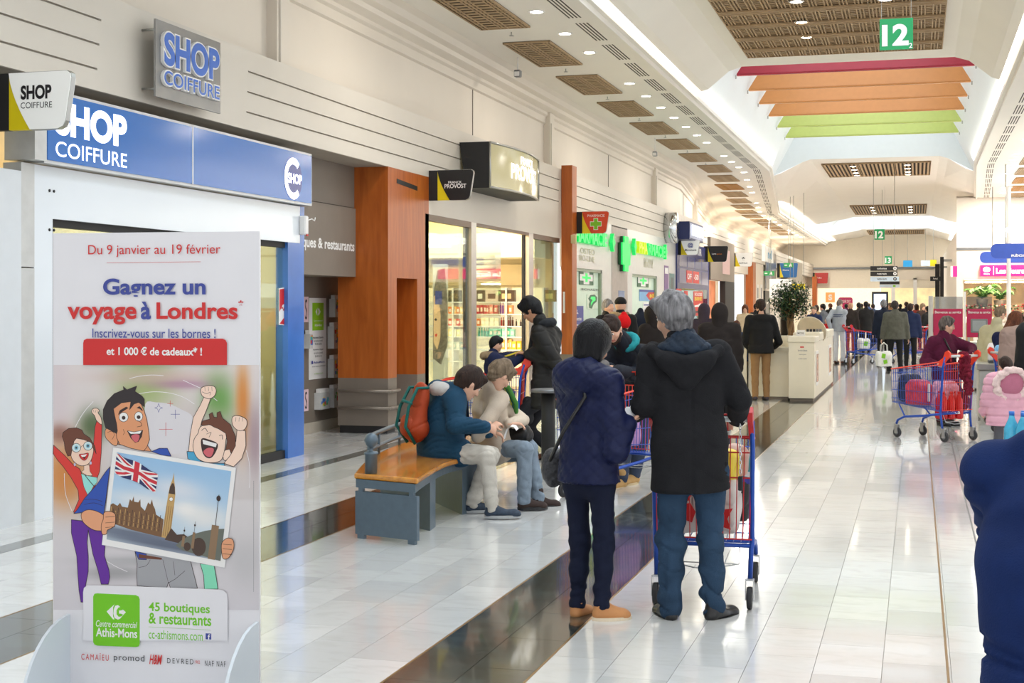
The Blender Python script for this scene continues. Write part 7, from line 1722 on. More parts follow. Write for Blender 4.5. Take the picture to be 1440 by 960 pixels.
F.poly([(125, 420), (130, 395), (165, 370), (215, 365), (250, 380), (262, 405), (300, 430), (330, 480), (340, 530), (318, 490), (300, 455), (260, 440), (215, 432), (200, 450), (188, 500), (180, 540), (160, 545), (142, 500), (138, 460)], HRN, TA, False, INK)
for x in (214, 288):
    F.disc(x, 492 if x < 250 else 480, 28, 28, pc('lens', (206, 224, 226)), TA, INK, lw=.002); F.disc(x, 492 if x < 250 else 480, 13, 14, pc('iris grey', (120, 180, 200)), TA); F.disc(x, 492 if x < 250 else 480, 6, 6, INK, TA)
F.stroke([(242, 490), (252, 478), (262, 482)], INK, .0014, tf=TA)
F.poly([(232, 535), (262, 530), (290, 525), (288, 550), (268, 572), (245, 562)], PRED, TA, True, INK, .0014); F.poly([(242, 538), (282, 533), (270, 548), (250, 550)], PWHITE, TA)
F.poly([(252, 552), (276, 548), (266, 564)], INK, TA)
for x, y in ((205, 598), (306, 588)): F.disc(x, y, 6, 10, pc('pearl', (190, 190, 220)), TA)
F.poly([(150, 112), (205, 118), (250, 120), (300, 110), (325, 150), (326, 240), (322, 300), (345, 370), (350, 410), (342, 447), (305, 447), (290, 380), (262, 290), (238, 165), (232, 230), (238, 300), (238, 380), (225, 450), (218, 540), (200, 540), (190, 480), (184, 400), (178, 300), (150, 180)], PUR, TB, False, INK)
F.build('printed_mother')
# father
F = Flat(); BLU = pc('blue pullover', (36, 76, 170))
F.poly([(480, 275), (520, 275), (640, 300), (770, 330), (805, 468), (665, 468), (655, 435), (645, 468), (492, 455), (490, 400), (492, 340)], pc('grey trousers', (160, 160, 164)), TB, False, INK)
F.poly([(480, 275), (540, 290), (540, 320), (500, 318)], BLU, TB, line=INK); F.poly([(500, 290), (620, 310), (620, 320), (500, 312)], HRN, TB)
F.stroke([(655, 440), (690, 420), (740, 378)], INK, .0016, tf=TB); F.stroke([(625, 318), (640, 380), (652, 430)], INK, .0014, tf=TB); F.stroke([(680, 330), (688, 400)], INK, .0014, tf=TB); F.stroke([(500, 360), (540, 350), (560, 320)], INK, .0014, tf=TB, smooth=True)
F.poly([(690, 515), (740, 495), (790, 495), (815, 545), (760, 540)], BLU, TA, line=INK)
F.poly([(475, 470), (540, 480), (640, 510), (690, 515), (640, 440), (500, 440)], SK1, TA, line=INK)
F.poly([(400, 375), (430, 362), (465, 370), (478, 400), (475, 470), (450, 475), (420, 450), (398, 420)], SK1, TA, True, INK)
F.stroke([(412, 395), (440, 388), (455, 410), (440, 440)], INK, .0014, tf=TA, smooth=True)
F.poly([(450, 240), (500, 205), (560, 195), (620, 205), (645, 260), (660, 310), (672, 380), (678, 440), (660, 490), (640, 512), (560, 495), (490, 470), (470, 430), (465, 360), (455, 290)], SK1, TA, False, INK)
F.poly([(470, 402), (400, 365), (385, 310), (385, 250), (410, 195), (455, 150), (515, 125), (512, 105), (535, 125), (597, 102), (585, 135), (630, 165), (645, 185), (645, 232), (610, 205), (580, 215), (552, 250), (560, 200), (500, 208), (450, 245), (458, 290), (470, 340), (475, 385)], HRB, TA, False, INK)
for (x, y, rx) in ((514, 298, 29), (609, 294, 26)):
    F.disc(x, y, rx, 30, PWHITE, TA, INK); F.disc(x, y+4, 12, 12, INK, TA)
F.poly([(478, 285), (490, 255), (530, 232), (545, 240), (510, 262)], INK, TA); F.poly([(595, 240), (615, 228), (632, 248), (636, 262), (615, 245)], INK, TA)
F.stroke([(602, 318), (625, 335), (628, 352), (600, 360)], INK, .0018, tf=TA, smooth=True)
F.poly([(538, 385), (580, 392), (635, 382), (628, 420), (608, 452), (588, 458), (560, 430)], INK, TA, False, INK); F.poly([(542, 387), (582, 393), (628, 384), (618, 402), (560, 404)], PWHITE, TA); F.poly([(562, 420), (590, 405), (615, 415), (606, 448), (586, 455)], pc('tongue', (206, 96, 104)), TA, True)
F.stroke([(512, 375), (520, 395), (512, 410)], INK, .0014, tf=TA)
F.build('printed_father')
# son
F = Flat()
F.poly([(915, 515), (965, 517), (1000, 575), (1060, 590), (1150, 590), (1155, 605), (990, 600), (920, 560)], pc('blue tee shirt', (70, 160, 200)), TA, line=INK)
F.poly([(925, 515), (935, 410), (955, 300), (1000, 220), (1025, 165), (1065, 180), (1040, 250), (1010, 320), (990, 400), (965, 460), (962, 517)], SK3, TA, line=INK)
F.poly([(1005, 115), (1040, 100), (1085, 103), (1100, 130), (1088, 165), (1055, 182), (1020, 170), (1005, 150)], SK3, TA, True, INK)
for x in (1028, 1050, 1072): F.stroke([(x, 108), (x+2, 132)], INK, .0012, tf=TA)
F.stroke([(1012, 138), (1040, 150), (1062, 140), (1060, 160)], INK, .0014, tf=TA, smooth=True)
F.poly([(1150, 590), (1195, 530), (1225, 450), (1232, 375), (1285, 385), (1288, 480), (1262, 560), (1210, 612)], SK3, TA, line=INK)
F.poly([(1202, 300), (1235, 288), (1282, 305), (1296, 335), (1280, 375), (1240, 382), (1205, 350)], SK3, TA, True, INK)
for x in (1225, 1246, 1266): F.stroke([(x, 300), (x-2, 325)], INK, .0012, tf=TA)
F.poly([(1145, 560), (1145, 520), (1175, 500), (1200, 515), (1185, 545), (1160, 572)], SK3, TA, True, INK)
F.poly([(985, 400), (1000, 360), (1050, 345), (1120, 370), (1165, 400), (1160, 450), (1150, 520), (1125, 575), (1050, 585), (985, 560), (955, 500), (960, 440)], SK3, TA, True, INK)
F.poly([(1005, 345), (1015, 322), (1060, 310), (1055, 280), (1075, 268), (1085, 298), (1105, 300), (1105, 270), (1125, 262), (1140, 305), (1190, 345), (1222, 420), (1222, 480), (1195, 530), (1185, 500), (1160, 505), (1170, 450), (1160, 400), (1115, 372), (1085, 360), (1060, 345), (1020, 352)], HRN, TA, False, INK)
F.stroke([(1008, 382), (1030, 368), (1045, 390)], INK, .0022, tf=TA, smooth=True); F.stroke([(1120, 415), (1138, 412), (1140, 438)], INK, .0022, tf=TA, smooth=True); F.stroke([(1040, 405), (1068, 395), (1055, 425)], INK, .0016, tf=TA, smooth=True)
F.poly([(1008, 437), (1050, 440), (1108, 468), (1095, 520), (1065, 555), (1030, 545), (1010, 500)], INK, TA, True, INK); F.poly([(1014, 440), (1104, 466), (1098, 488), (1018, 468)], PWHITE, TA); F.poly([(1020, 515), (1050, 492), (1085, 500), (1070, 545), (1040, 545)], MATS['print tongue'], TA, True)
F.poly([(820, 340), (892, 348), (905, 420), (912, 472), (842, 472), (838, 400)], pc('mint trousers', (130, 216, 180)), TB, False, INK)
F.build('printed_son')
# held photograph of London
q4 = [TA(448, 488), TA(1226, 618), TB(948, 362), TB(310, 242)]
F = Flat(); F.poly(q4, PWHITE, TI, line=pc('edge grey', (190, 190, 196)), lw=.0012); F.build('printed_photo_frame')
i4 = [TA(472, 520), TA(1196, 640), TB(926, 326), TB(334, 214)]
sky = blobs(lambda u, w: (150+60*w, 190+32*w, 226+4*w), [(.55, .3, .25, .12, (226, 226, 232), .8), (.3, .5, .3, .1, (232, 230, 230), .8), (.8, .55, .25, .15, (236, 232, 228), .85), (.65, .5, .1, .08, (244, 240, 236), .8), (.5, .93, .7, .09, (92, 100, 120), 1), (.2, .88, .4, .05, (104, 112, 130), 1)])
LAY[0] += .0003; colour_field('printed_sky', 0, 0, 0, 0, 30, 22, sky, LAY[0], i4); LAY[0] += .0003
F = Flat(); ST, STd, STl = pc('stone brown', (120, 84, 52)), pc('stone dark', (70, 48, 36)), pc('stone light', (196, 158, 98))
def q2(u, w):
    (ax, ay), (bx_, by), (cx, cy), (dx, dy) = i4; return ((ax*(1-u)+bx_*u)*(1-w)+(dx*(1-u)+cx*u)*w, (ay*(1-u)+by*u)*(1-w)+(dy*(1-u)+cy*u)*w)
F.poly([q2(*p) for p in [(.0, .80), (.0, .60), (.02, .58), (.06, .6), (.08, .56), (.1, .6), (.15, .6), (.16, .50), (.18, .52), (.19, .46), (.2, .52), (.235, .52), (.25, .48), (.26, .56), (.30, .6), (.32, .50), (.34, .52), (.35, .46), (.365, .52), (.385, .56), (.40, .62), (.47, .66), (.47, .86), (.2, .84)]], ST)
for k in range(22): u = .01+k*.0205; F.stroke([q2(u, .62+.02*(k % 3)), q2(u, .80)], STd if k % 2 else STl, .0026, tf=TI)
for w in (.68, .74): F.stroke([q2(.0, w), q2(.46, w+.03)], ST, .003, tf=TI)
F.poly([q2(*p) for p in [(.47, .86), (.485, .36), (.49, .28), (.505, .20), (.512, .12), (.52, .20), (.535, .28), (.545, .36), (.545, .86)]], STl); F.poly([q2(*p) for p in [(.487, .36), (.493, .28), (.507, .24), (.52, .24), (.534, .28), (.542, .36)]], STd)
F.disc(*q2(.514, .42), 2.6, 2.6, PWHITE, TI, STd, lw=.001)
for k in range(4): F.stroke([q2(.485+.018*k, .50), q2(.482+.018*k, .84)], ST, .0016, tf=TI)
F.poly([q2(*p) for p in [(.545, .74), (.60, .80), (.66, .78), (.72, .82), (.72, .9), (.5, .88)]], STd)
BRG = pc('bridge grey', (104, 108, 98))
F.poly([q2(*p) for p in [(.60, .92), (.66, .83), (.74, .76), (.84, .70), (.93, .66), (1, .64), (1, 1), (.66, .96)]], BRG)
for (u, w, rx, ry) in ((.70, .91, 5, 6), (.80, .89, 10, 13)): F.disc(*q2(u, w), rx, ry, STd, TI)
for u, w0 in ((.66, .80), (.745, .74), (.92, .62)): F.poly([q2(u-.012-.02*(u > .9), 1.0 if u > .9 else .92), q2(u-.01-.02*(u > .9), w0), q2(u+.012+.02*(u > .9), w0), q2(u+.012+.02*(u > .9), 1.0 if u > .9 else .92)], pc('bridge stone', (140, 112, 84)))
for u, w0, w1 in ((.66, .70, .8), (.745, .62, .74), (.92, .28, .62)): F.stroke([q2(u, w0), q2(u, w1)], INK, .0022 if u > .9 else .0012, tf=TI); F.disc(*q2(u, w0+.04), 3 if u > .9 else 1.2, 4 if u > .9 else 1.6, INK, TI)
F.build('printed_london_view')
# union flag, waving
F = Flat(); NV, FRD = pc('flag navy', (30, 36, 92)), pc('flag red', (206, 40, 56))
def fg_(u, w):
    a = TA(472, 522); b_ = TA(735, 655); c_ = TA(718, 770); d_ = TA(460, 650)
    x = (a[0]*(1-u)+b_[0]*u)*(1-w)+(d_[0]*(1-u)+c_[0]*u)*w; y = (a[1]*(1-u)+b_[1]*u)*(1-w)+(d_[1]*(1-u)+c_[1]*u)*w
    return (x, y+1.6*math.sin(u*9))
def fpoly(p, m):
    out = []
    for i in range(len(p)):
        a, b_ = p[i], p[(i+1) % len(p)]
        for k in range(5): out.append(fg_(a[0]+(b_[0]-a[0])*k/5, a[1]+(b_[1]-a[1])*k/5))
    F.poly(out, m)
fpoly([(0, 0), (1, 0), (1, 1), (0, 1)], NV)
fpoly([(0, 0), (.12, 0), (1, .82), (1, 1), (.88, 1), (0, .18)], PWHITE); fpoly([(1, 0), (1, .18), (.12, 1), (0, 1), (0, .82), (.88, 0)], PWHITE)
fpoly([(.0, .03), (.07, .0), (1, .93), (.93, 1)], FRD); fpoly([(1, .05), (.95, 0), (0, .92), (.05, 1)], FRD)
fpoly([(0, .33), (1, .33), (1, .67), (0, .67)], PWHITE); fpoly([(.4, 0), (.6, 0), (.6, 1), (.4, 1)], PWHITE); fpoly([(0, .41), (1, .41), (1, .59), (0, .59)], FRD); fpoly([(.44, 0), (.56, 0), (.56, 1), (.44, 1)], FRD)
F.build('printed_flag')
F = Flat()                                        # sleeve and hands over the photograph
F.poly([TA(430, 612), TA(405, 640), TA(350, 720), TA(270, 810), TA(225, 880), TB(165, 80), TB(240, 70), TB(320, 85), TB(330, 20), TA(402, 840)], BLU, TI, False, INK)
for p in ([(270, 820), (320, 815), (380, 830)], [(265, 850), (330, 840), (385, 858)]): F.stroke(p, INK, .0016, tf=TA, smooth=True)
F.poly([(205, 80), (240, 60), (290, 70), (330, 100), (320, 140), (330, 165), (270, 165), (215, 125)], SK1d, TB, True, INK)
F.poly([(322, 75), (350, 68), (378, 80), (382, 108), (376, 145), (340, 165), (335, 185), (312, 185), (308, 140), (318, 110)], SK1d, TB, True, INK)
for y in (98, 128, 152): F.stroke([(330, y), (378, y-4)], INK, .0016, tf=TB)
F.poly([(935, 230), (962, 207), (990, 215), (997, 250), (985, 285), (965, 312), (940, 312), (932, 270)], SK1d, TB, True, INK)
for y in (238, 262, 288): F.stroke([(938, y), (985, y+4)], INK, .0016, tf=TB)
F.build('printed_hands')
# texts
def ptxt(s, x0, y0, x1, y1, m, bold=0, italic=0, sp=1.0):
    a0, b0 = PFr.hit(x0, y1); a1, b1 = PFr.hit(x1, y0); lettering(PFr, s, a0, b0, a1-a0, b1-b0, m, ad, off=LAY[0]+.0002, bold=bold, italic=italic, sp=sp)
FR2 = Flat(); LAY[0] += .0002
FR2.poly([(118, 513), (118, 482), (119, 478), (123, 476), (314, 476), (318, 478), (320, 482), (320, 513)], PRED)
FR2.poly([(118, 861), (118, 832), (119, 826), (124, 822), (200, 824), (306, 828), (314, 829), (320, 834), (321, 843), (321, 861), (321, 900), (118, 900)], MATS['board white'])
FR2.stroke([(151, 369.5), (283, 368)], PRED, .0014, tf=TI)
FR2.poly([(132, 838), (134, 834), (138, 833.5), (192, 836), (196, 838), (197.5, 842), (197.5, 904), (196, 908), (192, 909), (138, 907), (134, 905.5), (132, 902)], pc('logo green', (112, 196, 14)))
FR2.poly([(151, 859), (162, 849), (160, 853), (160, 866), (162, 870), (160, 870)], PWHITE)
FR2.poly([(178, 860), (167, 850), (163, 851), (161, 856), (160.5, 862), (162, 868), (167, 870.5), (170, 869)], PWHITE)
FR2.poly([(175, 856), (171, 853), (168, 853), (165, 857), (165, 863), (168, 866.5), (171.5, 866), (174.5, 863.5), (171, 862), (168.5, 862), (168.5, 857.5), (171, 857.5)], MATS['print logo green'])
FR2.poly([(290, 889.5), (298, 890), (298, 898.5), (290, 898)], PBLUE); FR2.stroke([(210, 880.5), (297, 885)], PGREEN, .0012, tf=TI)
FR2.build('printed_labels')
ptxt('Du 9 janvier au 19 février', 125, 343, 311, 362, PRED, .0)
ptxt('Gagnez un', 146, 391, 290, 421, PBLUE, .028)
ptxt('voyage', 96, 431, 193, 456, PRED, .026); ptxt('à', 199, 424, 213, 449, PBLUE, .026); ptxt('Londres', 221, 425, 335, 448.5, PRED, .026); ptxt('*', 336, 422, 343, 431, PRED, .03)
ptxt('Inscrivez-vous sur les bornes !', 131, 462, 304, 474.5, PBLUE, .004)
ptxt('et 1 000 € de cadeaux* !', 151, 488, 285, 499, PWHITE, .026)
ptxt('Centre commercial', 136, 873.5, 194, 880, PWHITE, .006, .25); ptxt('Athis-Mons', 136, 884, 194, 894, PWHITE, .018)
LGR = MATS['print logo green']
ptxt('45 boutiques', 210, 849, 296, 862, LGR, .02); ptxt('& restaurants', 210, 864, 298, 876, LGR, .02); ptxt('cc-athismons.com', 210, 887.5, 286, 897, LGR, .002)
ptxt('f', 293, 891, 296.5, 898, PWHITE, .02)
ptxt('CAMAÏEU', 115.5, 918, 154, 926.5, PRED, 0, 0, 1.4); ptxt('promod', 161, 920.5, 204, 930, PBLACK, 0, 0, 1.1); ptxt('H&M', 211, 920, 229, 933, PRED, .02, .3); ptxt('DEVRED', 236, 926, 273, 931.5, PBLACK, 0, 0, 1.5); ptxt('1902', 275, 928, 282, 932, PRED); ptxt('NAF NAF', 289, 929, 318, 935.5, PBLACK, 0, 0, 1.4)
t_ = Flat(); 
for i in range(60): t_.stroke([(357.5, 676+i*2.6), (357.5, 677.6+i*2.6)], GREYM, .0016, tf=TI)
t_.build('printed_small_print')
# white feet and base
FOOTM = mat('white acrylic foot', (214, 222, 230), .2, var=.01)
def foot(xpx, label):
    a, _ = PFr.hit(xpx, 860); fr = Fr(PFr.p(a, 0, 0), -PFr.n*-1, (0, 0, 1)); R_ = .42; m = MB()
    pts = [(0, 0), (.40, 0)]+[(.40*math.cos(t)**.9 if math.cos(t) > 0 else 0, .05+.42*math.sin(t)) for t in [i*math.pi/20 for i in range(0, 11)]]
    m.prism(pts, fr, -.006, .006); m.build('curved_foot', FOOTM, ad)
foot(97, ''); foot(362, '')
a1_, a2_ = PFr.hit(97, 860)[0], PFr.hit(362, 860)[0]
m = MB(); fr = Fr(PFr.p(0, 0, 0), PFr.x, PFr.n)
m.prism([(a1_, 0), (a2_, 0), (a2_, .40), (a1_, .40)], fr, -.012, 0) if fr.n.z > 0 else m.prism([(a1_, 0), (a2_, 0), (a2_, .40), (a1_, .40)], fr, -.012, -.0); m.build('base_plate', FOOTM, ad)
# ------------------------------------------------------------------ the people
HBLK = hair('black hair', (17, 16, 20), (7, 7, 10)); HBLK.node_tree.nodes['Principled BSDF'].inputs['Roughness'].default_value = .4; HBRN = hair('dark brown hair', (58, 40, 32), (34, 24, 20)); HGRY = hair('grey hair', (150, 148, 150), (84, 82, 84)); HLBR = hair('ash brown hair', (140, 120, 98), (92, 78, 62)); HRED = hair('auburn hair', (110, 62, 38), (70, 38, 24))
WOOLB = fabric('black duffel wool', (30, 30, 33), .95, .35, 160, .12)
QLINE = fabric('quilted lining', (34, 46, 62), .7, .2, 60, .4)
JEAN = fabric('mid blue denim', (44, 66, 90), .9, .3, 200, .3, scale=5)
NAVYQ = fabric('navy quilted nylon', (16, 24, 62), .5, .12, 60, .1)
NAVYJ = fabric('dark navy denim', (20, 26, 48), .85, .2, 200, .1)
BLEATH = mat('black leather', (22, 20, 20), .3, var=.1, bump=.15, bscale=40)
# 1 man in black duffel coat
p = Person('tall grey haired man in a long black duffel coat and blue jeans, seen from behind', (970, 871), -2, 1.76, .0105, build=1.0)
p.pose(pelvis=(972, 655, 0), neck=(962, 487, .02), head=(947, 447, .06), la=(942, 853, 0.03), ra=(1003, 853, .03), lh=(893, 583, .22), rh=(1036, 590, .30), re=(1040, 562, .02), le=(905, 570, .02))
p.J['lt'] = -12; p.J['rt'] = 38; p.head(38, 12, -6); p.hd = {-1: {'dir': (-.6, .8, .1), 'palm': (0, .3, -1), 'curl': 30}, 1: {'dir': (-.3, .9, -.1), 'palm': (0, 0, -1), 'curl': 40}}
p.solve(); p.body(SKIN, curl=30)
bk = lambda Pt: wrinkle(Pt, .0035, (9, 9, 14), 5)-.006*np.exp(-((Pt[:, 0]-.0)/.006)**2)*(Pt[:, 1] < 0)*(Pt[:, 2] < 1.32)
p.jacket(WOOLB, hem=0, puff=.02, hood=0, name='duffel_coat', skirt=p.J['pelvis']-np.array((0, -.01, .13)), dispf=bk, waist=1.12, it=3)
S_ = SDF(.0105); c_ = p.J['neck']; 
S_.chain([c_+V3(*q_) for q_ in [(-.11, .09, -.02), (-.165, .02, -.005), (-.175, -.06, -.02), (-.12, -.125, -.055), (0, -.15, -.075), (.12, -.125, -.055), (.175, -.06, -.02), (.165, .02, -.005), (.11, .09, -.02)]], [.03]*9, .03)
S_.cone(c_+V3(-.08, -.125, -.09), c_+V3(0, -.13, -.17), .055, .05, .05, (0, 1, 0), .7); S_.cone(c_+V3(.08, -.125, -.09), c_+V3(0, -.13, -.17), .055, .05, .05, (0, 1, 0), .7)
soft('hood', S_, WOOLB, p.t, 2, lambda Pt: wrinkle(Pt, .003, (14, 14, 20), 8))
S_ = SDF(.0105); S_.ell(c_+V3(0, -.035, -.01), (.155, .115, .055), .02); S_.cone(c_+V3(0, -.03, .01), c_+V3(0, -.0, .04), .1, .075, .03); soft('quilted_lining', S_, QLINE, p.t, 1, lambda Pt: quilt(Pt, 0, .05, .009))
S_ = SDF(.0105); S_.chain([c_+V3(.085*math.cos(a), .075*math.sin(a)-.0, .035+.0*a) for a in [i*math.pi/6 for i in range(13)]], [.017]*13, .01, (0, 0, 1), 1.0); soft('collar', S_, WOOLB, p.t, 1)
for sg in (-1, 1):
    S_ = SDF(.0105); c_ = p.J['pelvis']+np.array((sg*.17, .02, .02)); S_.cone(c_+V3(0, -.07, 0), c_+V3(0, .07, 0), .02, .02, .01); S_.cone(c_+V3(0, -.07, -.05), c_+V3(0, .07, -.05), .018, .018, .02); soft('pocket_flap', S_, WOOLB, p.t, 1)
p.trousers(JEAN, 1.03, amp=.02); p.shoes(BLEATH, BLACK, .29); p.hairdo(HGRY, 'full', amp=.007)
# 2 woman in quilted jacket
p = Person('woman with a black bob in a navy quilted jacket and navy jeans, checking a receipt', (829, 866), -42, 1.57, .0105, build=.95)
p.pose(pelvis=(828, 672, 0), neck=(826, 524, 0), head=(834, 486, 0), lh=(872, 590, .12), rh=(884, 592, -.10), re=(866, 634, -.16), la=(812, 850, .02), ra=(846, 851, -.1))
p.J['lt'] = -20; p.J['rt'] = -30; p.J['lt'] = -12; p.J['rt'] = 32
p.head(-4, 28, -4); p.hd = {-1: {'dir': (.2, .9, .2), 'palm': (.2, 0, -1), 'curl': 28}, 1: {'dir': (-.1, .95, .15), 'palm': (-.3, 0, 1), 'curl': 30}}
p.solve(); p.body(SKIN, curl=30)
p.jacket(NAVYQ, hem=.02, puff=.028, hood=1.3, name='quilted_jacket', dispf=lambda Pt: quilt(Pt, 0, .075, .007)+wrinkle(Pt, .003, (12, 12, 22), 9), waist=1.05, collar=1.1)
p.ring(fabric('grey scarf', (136, 132, 130), .9, .5, 60), .092, .036, .045, 'scarf', .01)
p.trousers(NAVYJ, .88, amp=.010); p.hairdo(HBLK, 'bob', amp=.003)
TANL = mat('tan sneaker canvas', (196, 136, 84), .6, var=.06, bump=.1)
p.shoes(TANL, mat('cream sole', (222, 206, 180), .5), .25)
for n in 'lr':
    a_ = p.J[n+'a']; an = math.radians(p.J[n+'t']); fv = np.array((math.sin(an), math.cos(an), 0)); sv = np.array((fv[1], -fv[0], 0)); b = MB()
    for k in range(4): c_ = a_+fv*(.045+.024*k)+np.array((0, 0, -.022-.010*k)); b.tube([c_-sv*.028-np.array((0, 0, .006)), c_+np.array((0, 0, .006)), c_+sv*.028-np.array((0, 0, .006))], .0035, 5)
    b.build('laces', PWHITE, p.t, w=False)
t = thing('shoulder_bag', 'small black woven shoulder bag hanging at the back of the woman in navy', 'bag', P(779, 660, 7.9)); MX_ = MX[t]; c_ = MX[t].translation
S_ = SDF(.01); S_.ell((0, 0, 0), (.07, .075, .10), .02); S_.ell((0, 0, .06), (.06, .06, .06), .03)
soft('pouch', S_, mat('woven black leather', (50, 50, 54), .5, var=.5, scale=70, bump=.6, bscale=70), t, 1, lambda Pt: wrinkle(Pt, .003, (60, 60, 60), 2))
I_ = MX[t].inverted(); sh = p.M @ Vector(p.J['ls']+np.array((.09, -.0, .075))); sp_ = p.M @ Vector(p.J['pelvis']+np.array((-.19, -.03, .14))); bk_ = p.M @ Vector(p.J['neck']+np.array((.0, -.155, -.16)))
b = MB(); b.tube([I_ @ sh, I_ @ (p.M @ Vector(p.J['neck']+np.array((.09, -.13, -.12)))), I_ @ (p.M @ Vector(p.J['pelvis']+np.array((-.04, -.165, .26)))), I_ @ (p.M @ Vector(p.J['pelvis']+np.array((-.13, -.17, .10)))), Vector((0, 0, .1))], .010, 6); b.build('strap', BLEATH, t, w=False)
t = thing('receipt', 'folded white receipt between the hands of the woman in navy', 'paper', P(884, 583, 7.62)); M_ = Matrix.Rotation(YAW-.5, 4, 'Z') @ Matrix.Rotation(math.radians(-50), 4, 'X')
MB().box((0, 0, 0), (.07, .002, .12), 0, M_).box((.02, -.004, .03), (.06, .002, .08), 0, M_).build('sheet', PWHITE, t, w=False)
# 3 hoodie person, right foreground
HOOD = fabric('navy hoodie jersey', (14, 36, 84), .9, .2, 220, .1)
p = Person('person in a navy blue hooded sweatshirt, cut off at the right edge', tuple(P(1535, 428, 3.3)), -15, 1.64, .010, build=1.25)
p.pose(pelvis=(0, -.03, .93), neck=(.0, .20, 1.30), head=(.03, .30, 1.44), lh=(-.12, .62, 1.0), rh=(.2, .6, 1.0), la=(-.1, -.05, .085), ra=(.1, .05, .085))
p.ep = {-1: (-1, -.2, -.3), 1: (1, -.2, -.3)}; p.head(0, 30, 0); p.solve(); p.body(SKIN2); 
p.jacket(HOOD, puff=.03, hood=1.15, name='hooded_sweatshirt', skirt=p.J['pelvis']-np.array((0, 0, .15)), dispf=lambda Pt: wrinkle(Pt, .010, (5, 5, 22), 3)-.01*(np.abs(Pt[:, 2]-.86) < .008), waist=1.1, it=3)
p.trousers(fabric('black jersey', (22, 22, 26), .9), 1.1); p.shoes(BLACK); p.hairdo(HBRN, 'full')
# 4 seated man with parka
PARKA = fabric('teal navy parka', (22, 62, 88), .75, .15, 120, .12, scale=5)
JOG = fabric('light grey jogging fleece', (196, 190, 180), .95, .25, 150, .08)
p = Person('seated man in a teal blue parka with pale joggers, looking down', (630, 724), -62, 1.76, .0105)
p.pose(pelvis=(618, 630, .12), neck=(628, 547, .05), head=(660, 540, -.02), lk=(690, 640, .1), rk=(684, 640, -.25), la=(664, 706, .10), ra=(692, 713, -.22), lh=(688, 606, .1), rh=(683, 600, -.22), re=(640, 596, -.2), le=(650, 600, .25))
p.J['lt'] = 12; p.J['rt'] = 22; p.head(2, 42, 0); p.hd = {1: {'dir': (-.2, .9, -.3), 'palm': (-1, 0, -.3), 'curl': 35}, -1: {'dir': (.3, .9, -.3), 'palm': (0, 0, -1), 'curl': 35}}
p.solve(); p.body(SKIN, curl=30)
p.jacket(PARKA, puff=.032, name='parka', legcover=.38, hood=0, hem=-.02, amp=.007, seedf=(10, 10, 24), waist=1.25, it=2)
c_ = p.J['neck']; S_ = SDF(.0105); S_.ell(c_-p.fw*.06+p.up*.0, (.13, .08, .06), .03); S_.cone(c_-p.fw*.05+p.rt*.08, c_+p.fw*.06+p.rt*.06-p.up*.05, .045, .035, .03); S_.cone(c_-p.fw*.05-p.rt*.08, c_+p.fw*.06-p.rt*.06-p.up*.05, .045, .035, .03)
soft('grey_hood', S_, fabric('pale grey jersey', (190, 186, 182), .95), p.t, 1, lambda Pt: wrinkle(Pt, .005, (20, 20, 20), 4))
b = MB(); q0 = c_+p.fw*.11+p.rt*.075-p.up*.03
for k, mm in ((0, 0), (1, 1), (2, 0)): b.tube([c_-p.fw*.02+p.rt*(.09+.012*k)+p.up*.05, q0+p.rt*.012*k+p.fw*.02, q0-p.up*.2+p.rt*.012*k+p.fw*.07, q0-p.up*.36+p.rt*.012*k+p.fw*.05], .011, 6, k % 2)
b.build('striped_scarf', [fabric('scarf dark', (30, 34, 48)), fabric('scarf pale', (200, 196, 196))], p.t, w=False)
p.trousers(JOG, 1.06, amp=.011); p.hairdo(HBRN, 'full', amp=.004); p.brows(HBRN)
p.shoes(mat('navy running mesh', (40, 54, 72), .7, var=.25, scale=40, bump=.2), mat('grey sole', (168, 170, 172), .5), .29)
# backpack
ORG = fabric('rust orange nylon', (160, 62, 30), .6, .15, 60); TEA = fabric('teal strap', (24, 96, 90), .6)
t = thing('backpack', 'rust orange backpack with teal straps on the back of the seated man', 'backpack', P(588, 580, p.D-.02), p.rz); I_ = MX[t].inverted()
S_ = SDF(.0105); S_.cone((0, .02, .16), (0, -.02, -.12), .085, .12, .05, (0, 1, 0), .72); S_.ell((0, -.03, -.13), (.13, .10, .09), .04); soft('body', S_, ORG, t, 2, lambda Pt: wrinkle(Pt, .008, (18, 18, 18), 6))
S_ = SDF(.0105); S_.ell((0, -.09, -.1), (.09, .06, .09), .03); soft('front_pocket', S_, ORG, t, 1, lambda Pt: wrinkle(Pt, .006, (18, 18, 18), 7))
b = MB(); 
for x in (-.075, .075): b.tube([(x, .06, .2), (x, -.04, .2), (x*1.1, -.12, .05), (x*1.2, -.15, -.1), (x, -.06, -.24)], .013, 6)
b.tube([(-.1, -.1, .08), (0, -.13, .1), (.1, -.1, .08)], .012, 6); b.build('teal_straps', TEA, t, w=False)
# 5 seated woman
BEI = fabric('beige cotton jacket', (202, 186, 168), .85, .15, 90, .06)
p = Person('seated short haired woman in a beige jacket and green scarf, reading a receipt', (722, 718), -52, 1.66, .0105)
p.pose(pelvis=(690, 626, .3), neck=(688, 545, .15), head=(704, 528, .02), lk=(744, 628, .28), rk=(738, 632, -.02), la=(757, 700, .25), ra=(737, 702, .0), lh=(716, 596, .05), rh=(690, 600, -.18), re=(672, 612, -.10), le=(735, 590, .28))
p.J['lt'] = 22; p.J['rt'] = 26; p.head(0, 45, 4); p.hd = {1: {'dir': (-.1, .9, .25), 'palm': (-.5, 0, -1), 'curl': 35}, -1: {'dir': (.5, .8, 0), 'palm': (0, 0, -1), 'curl': 35}}
p.solve(); p.body(SKIN, curl=30); p.jacket(BEI, puff=.016, legcover=.16, hem=-.02, amp=.007, seedf=(12, 12, 26), waist=1.08)
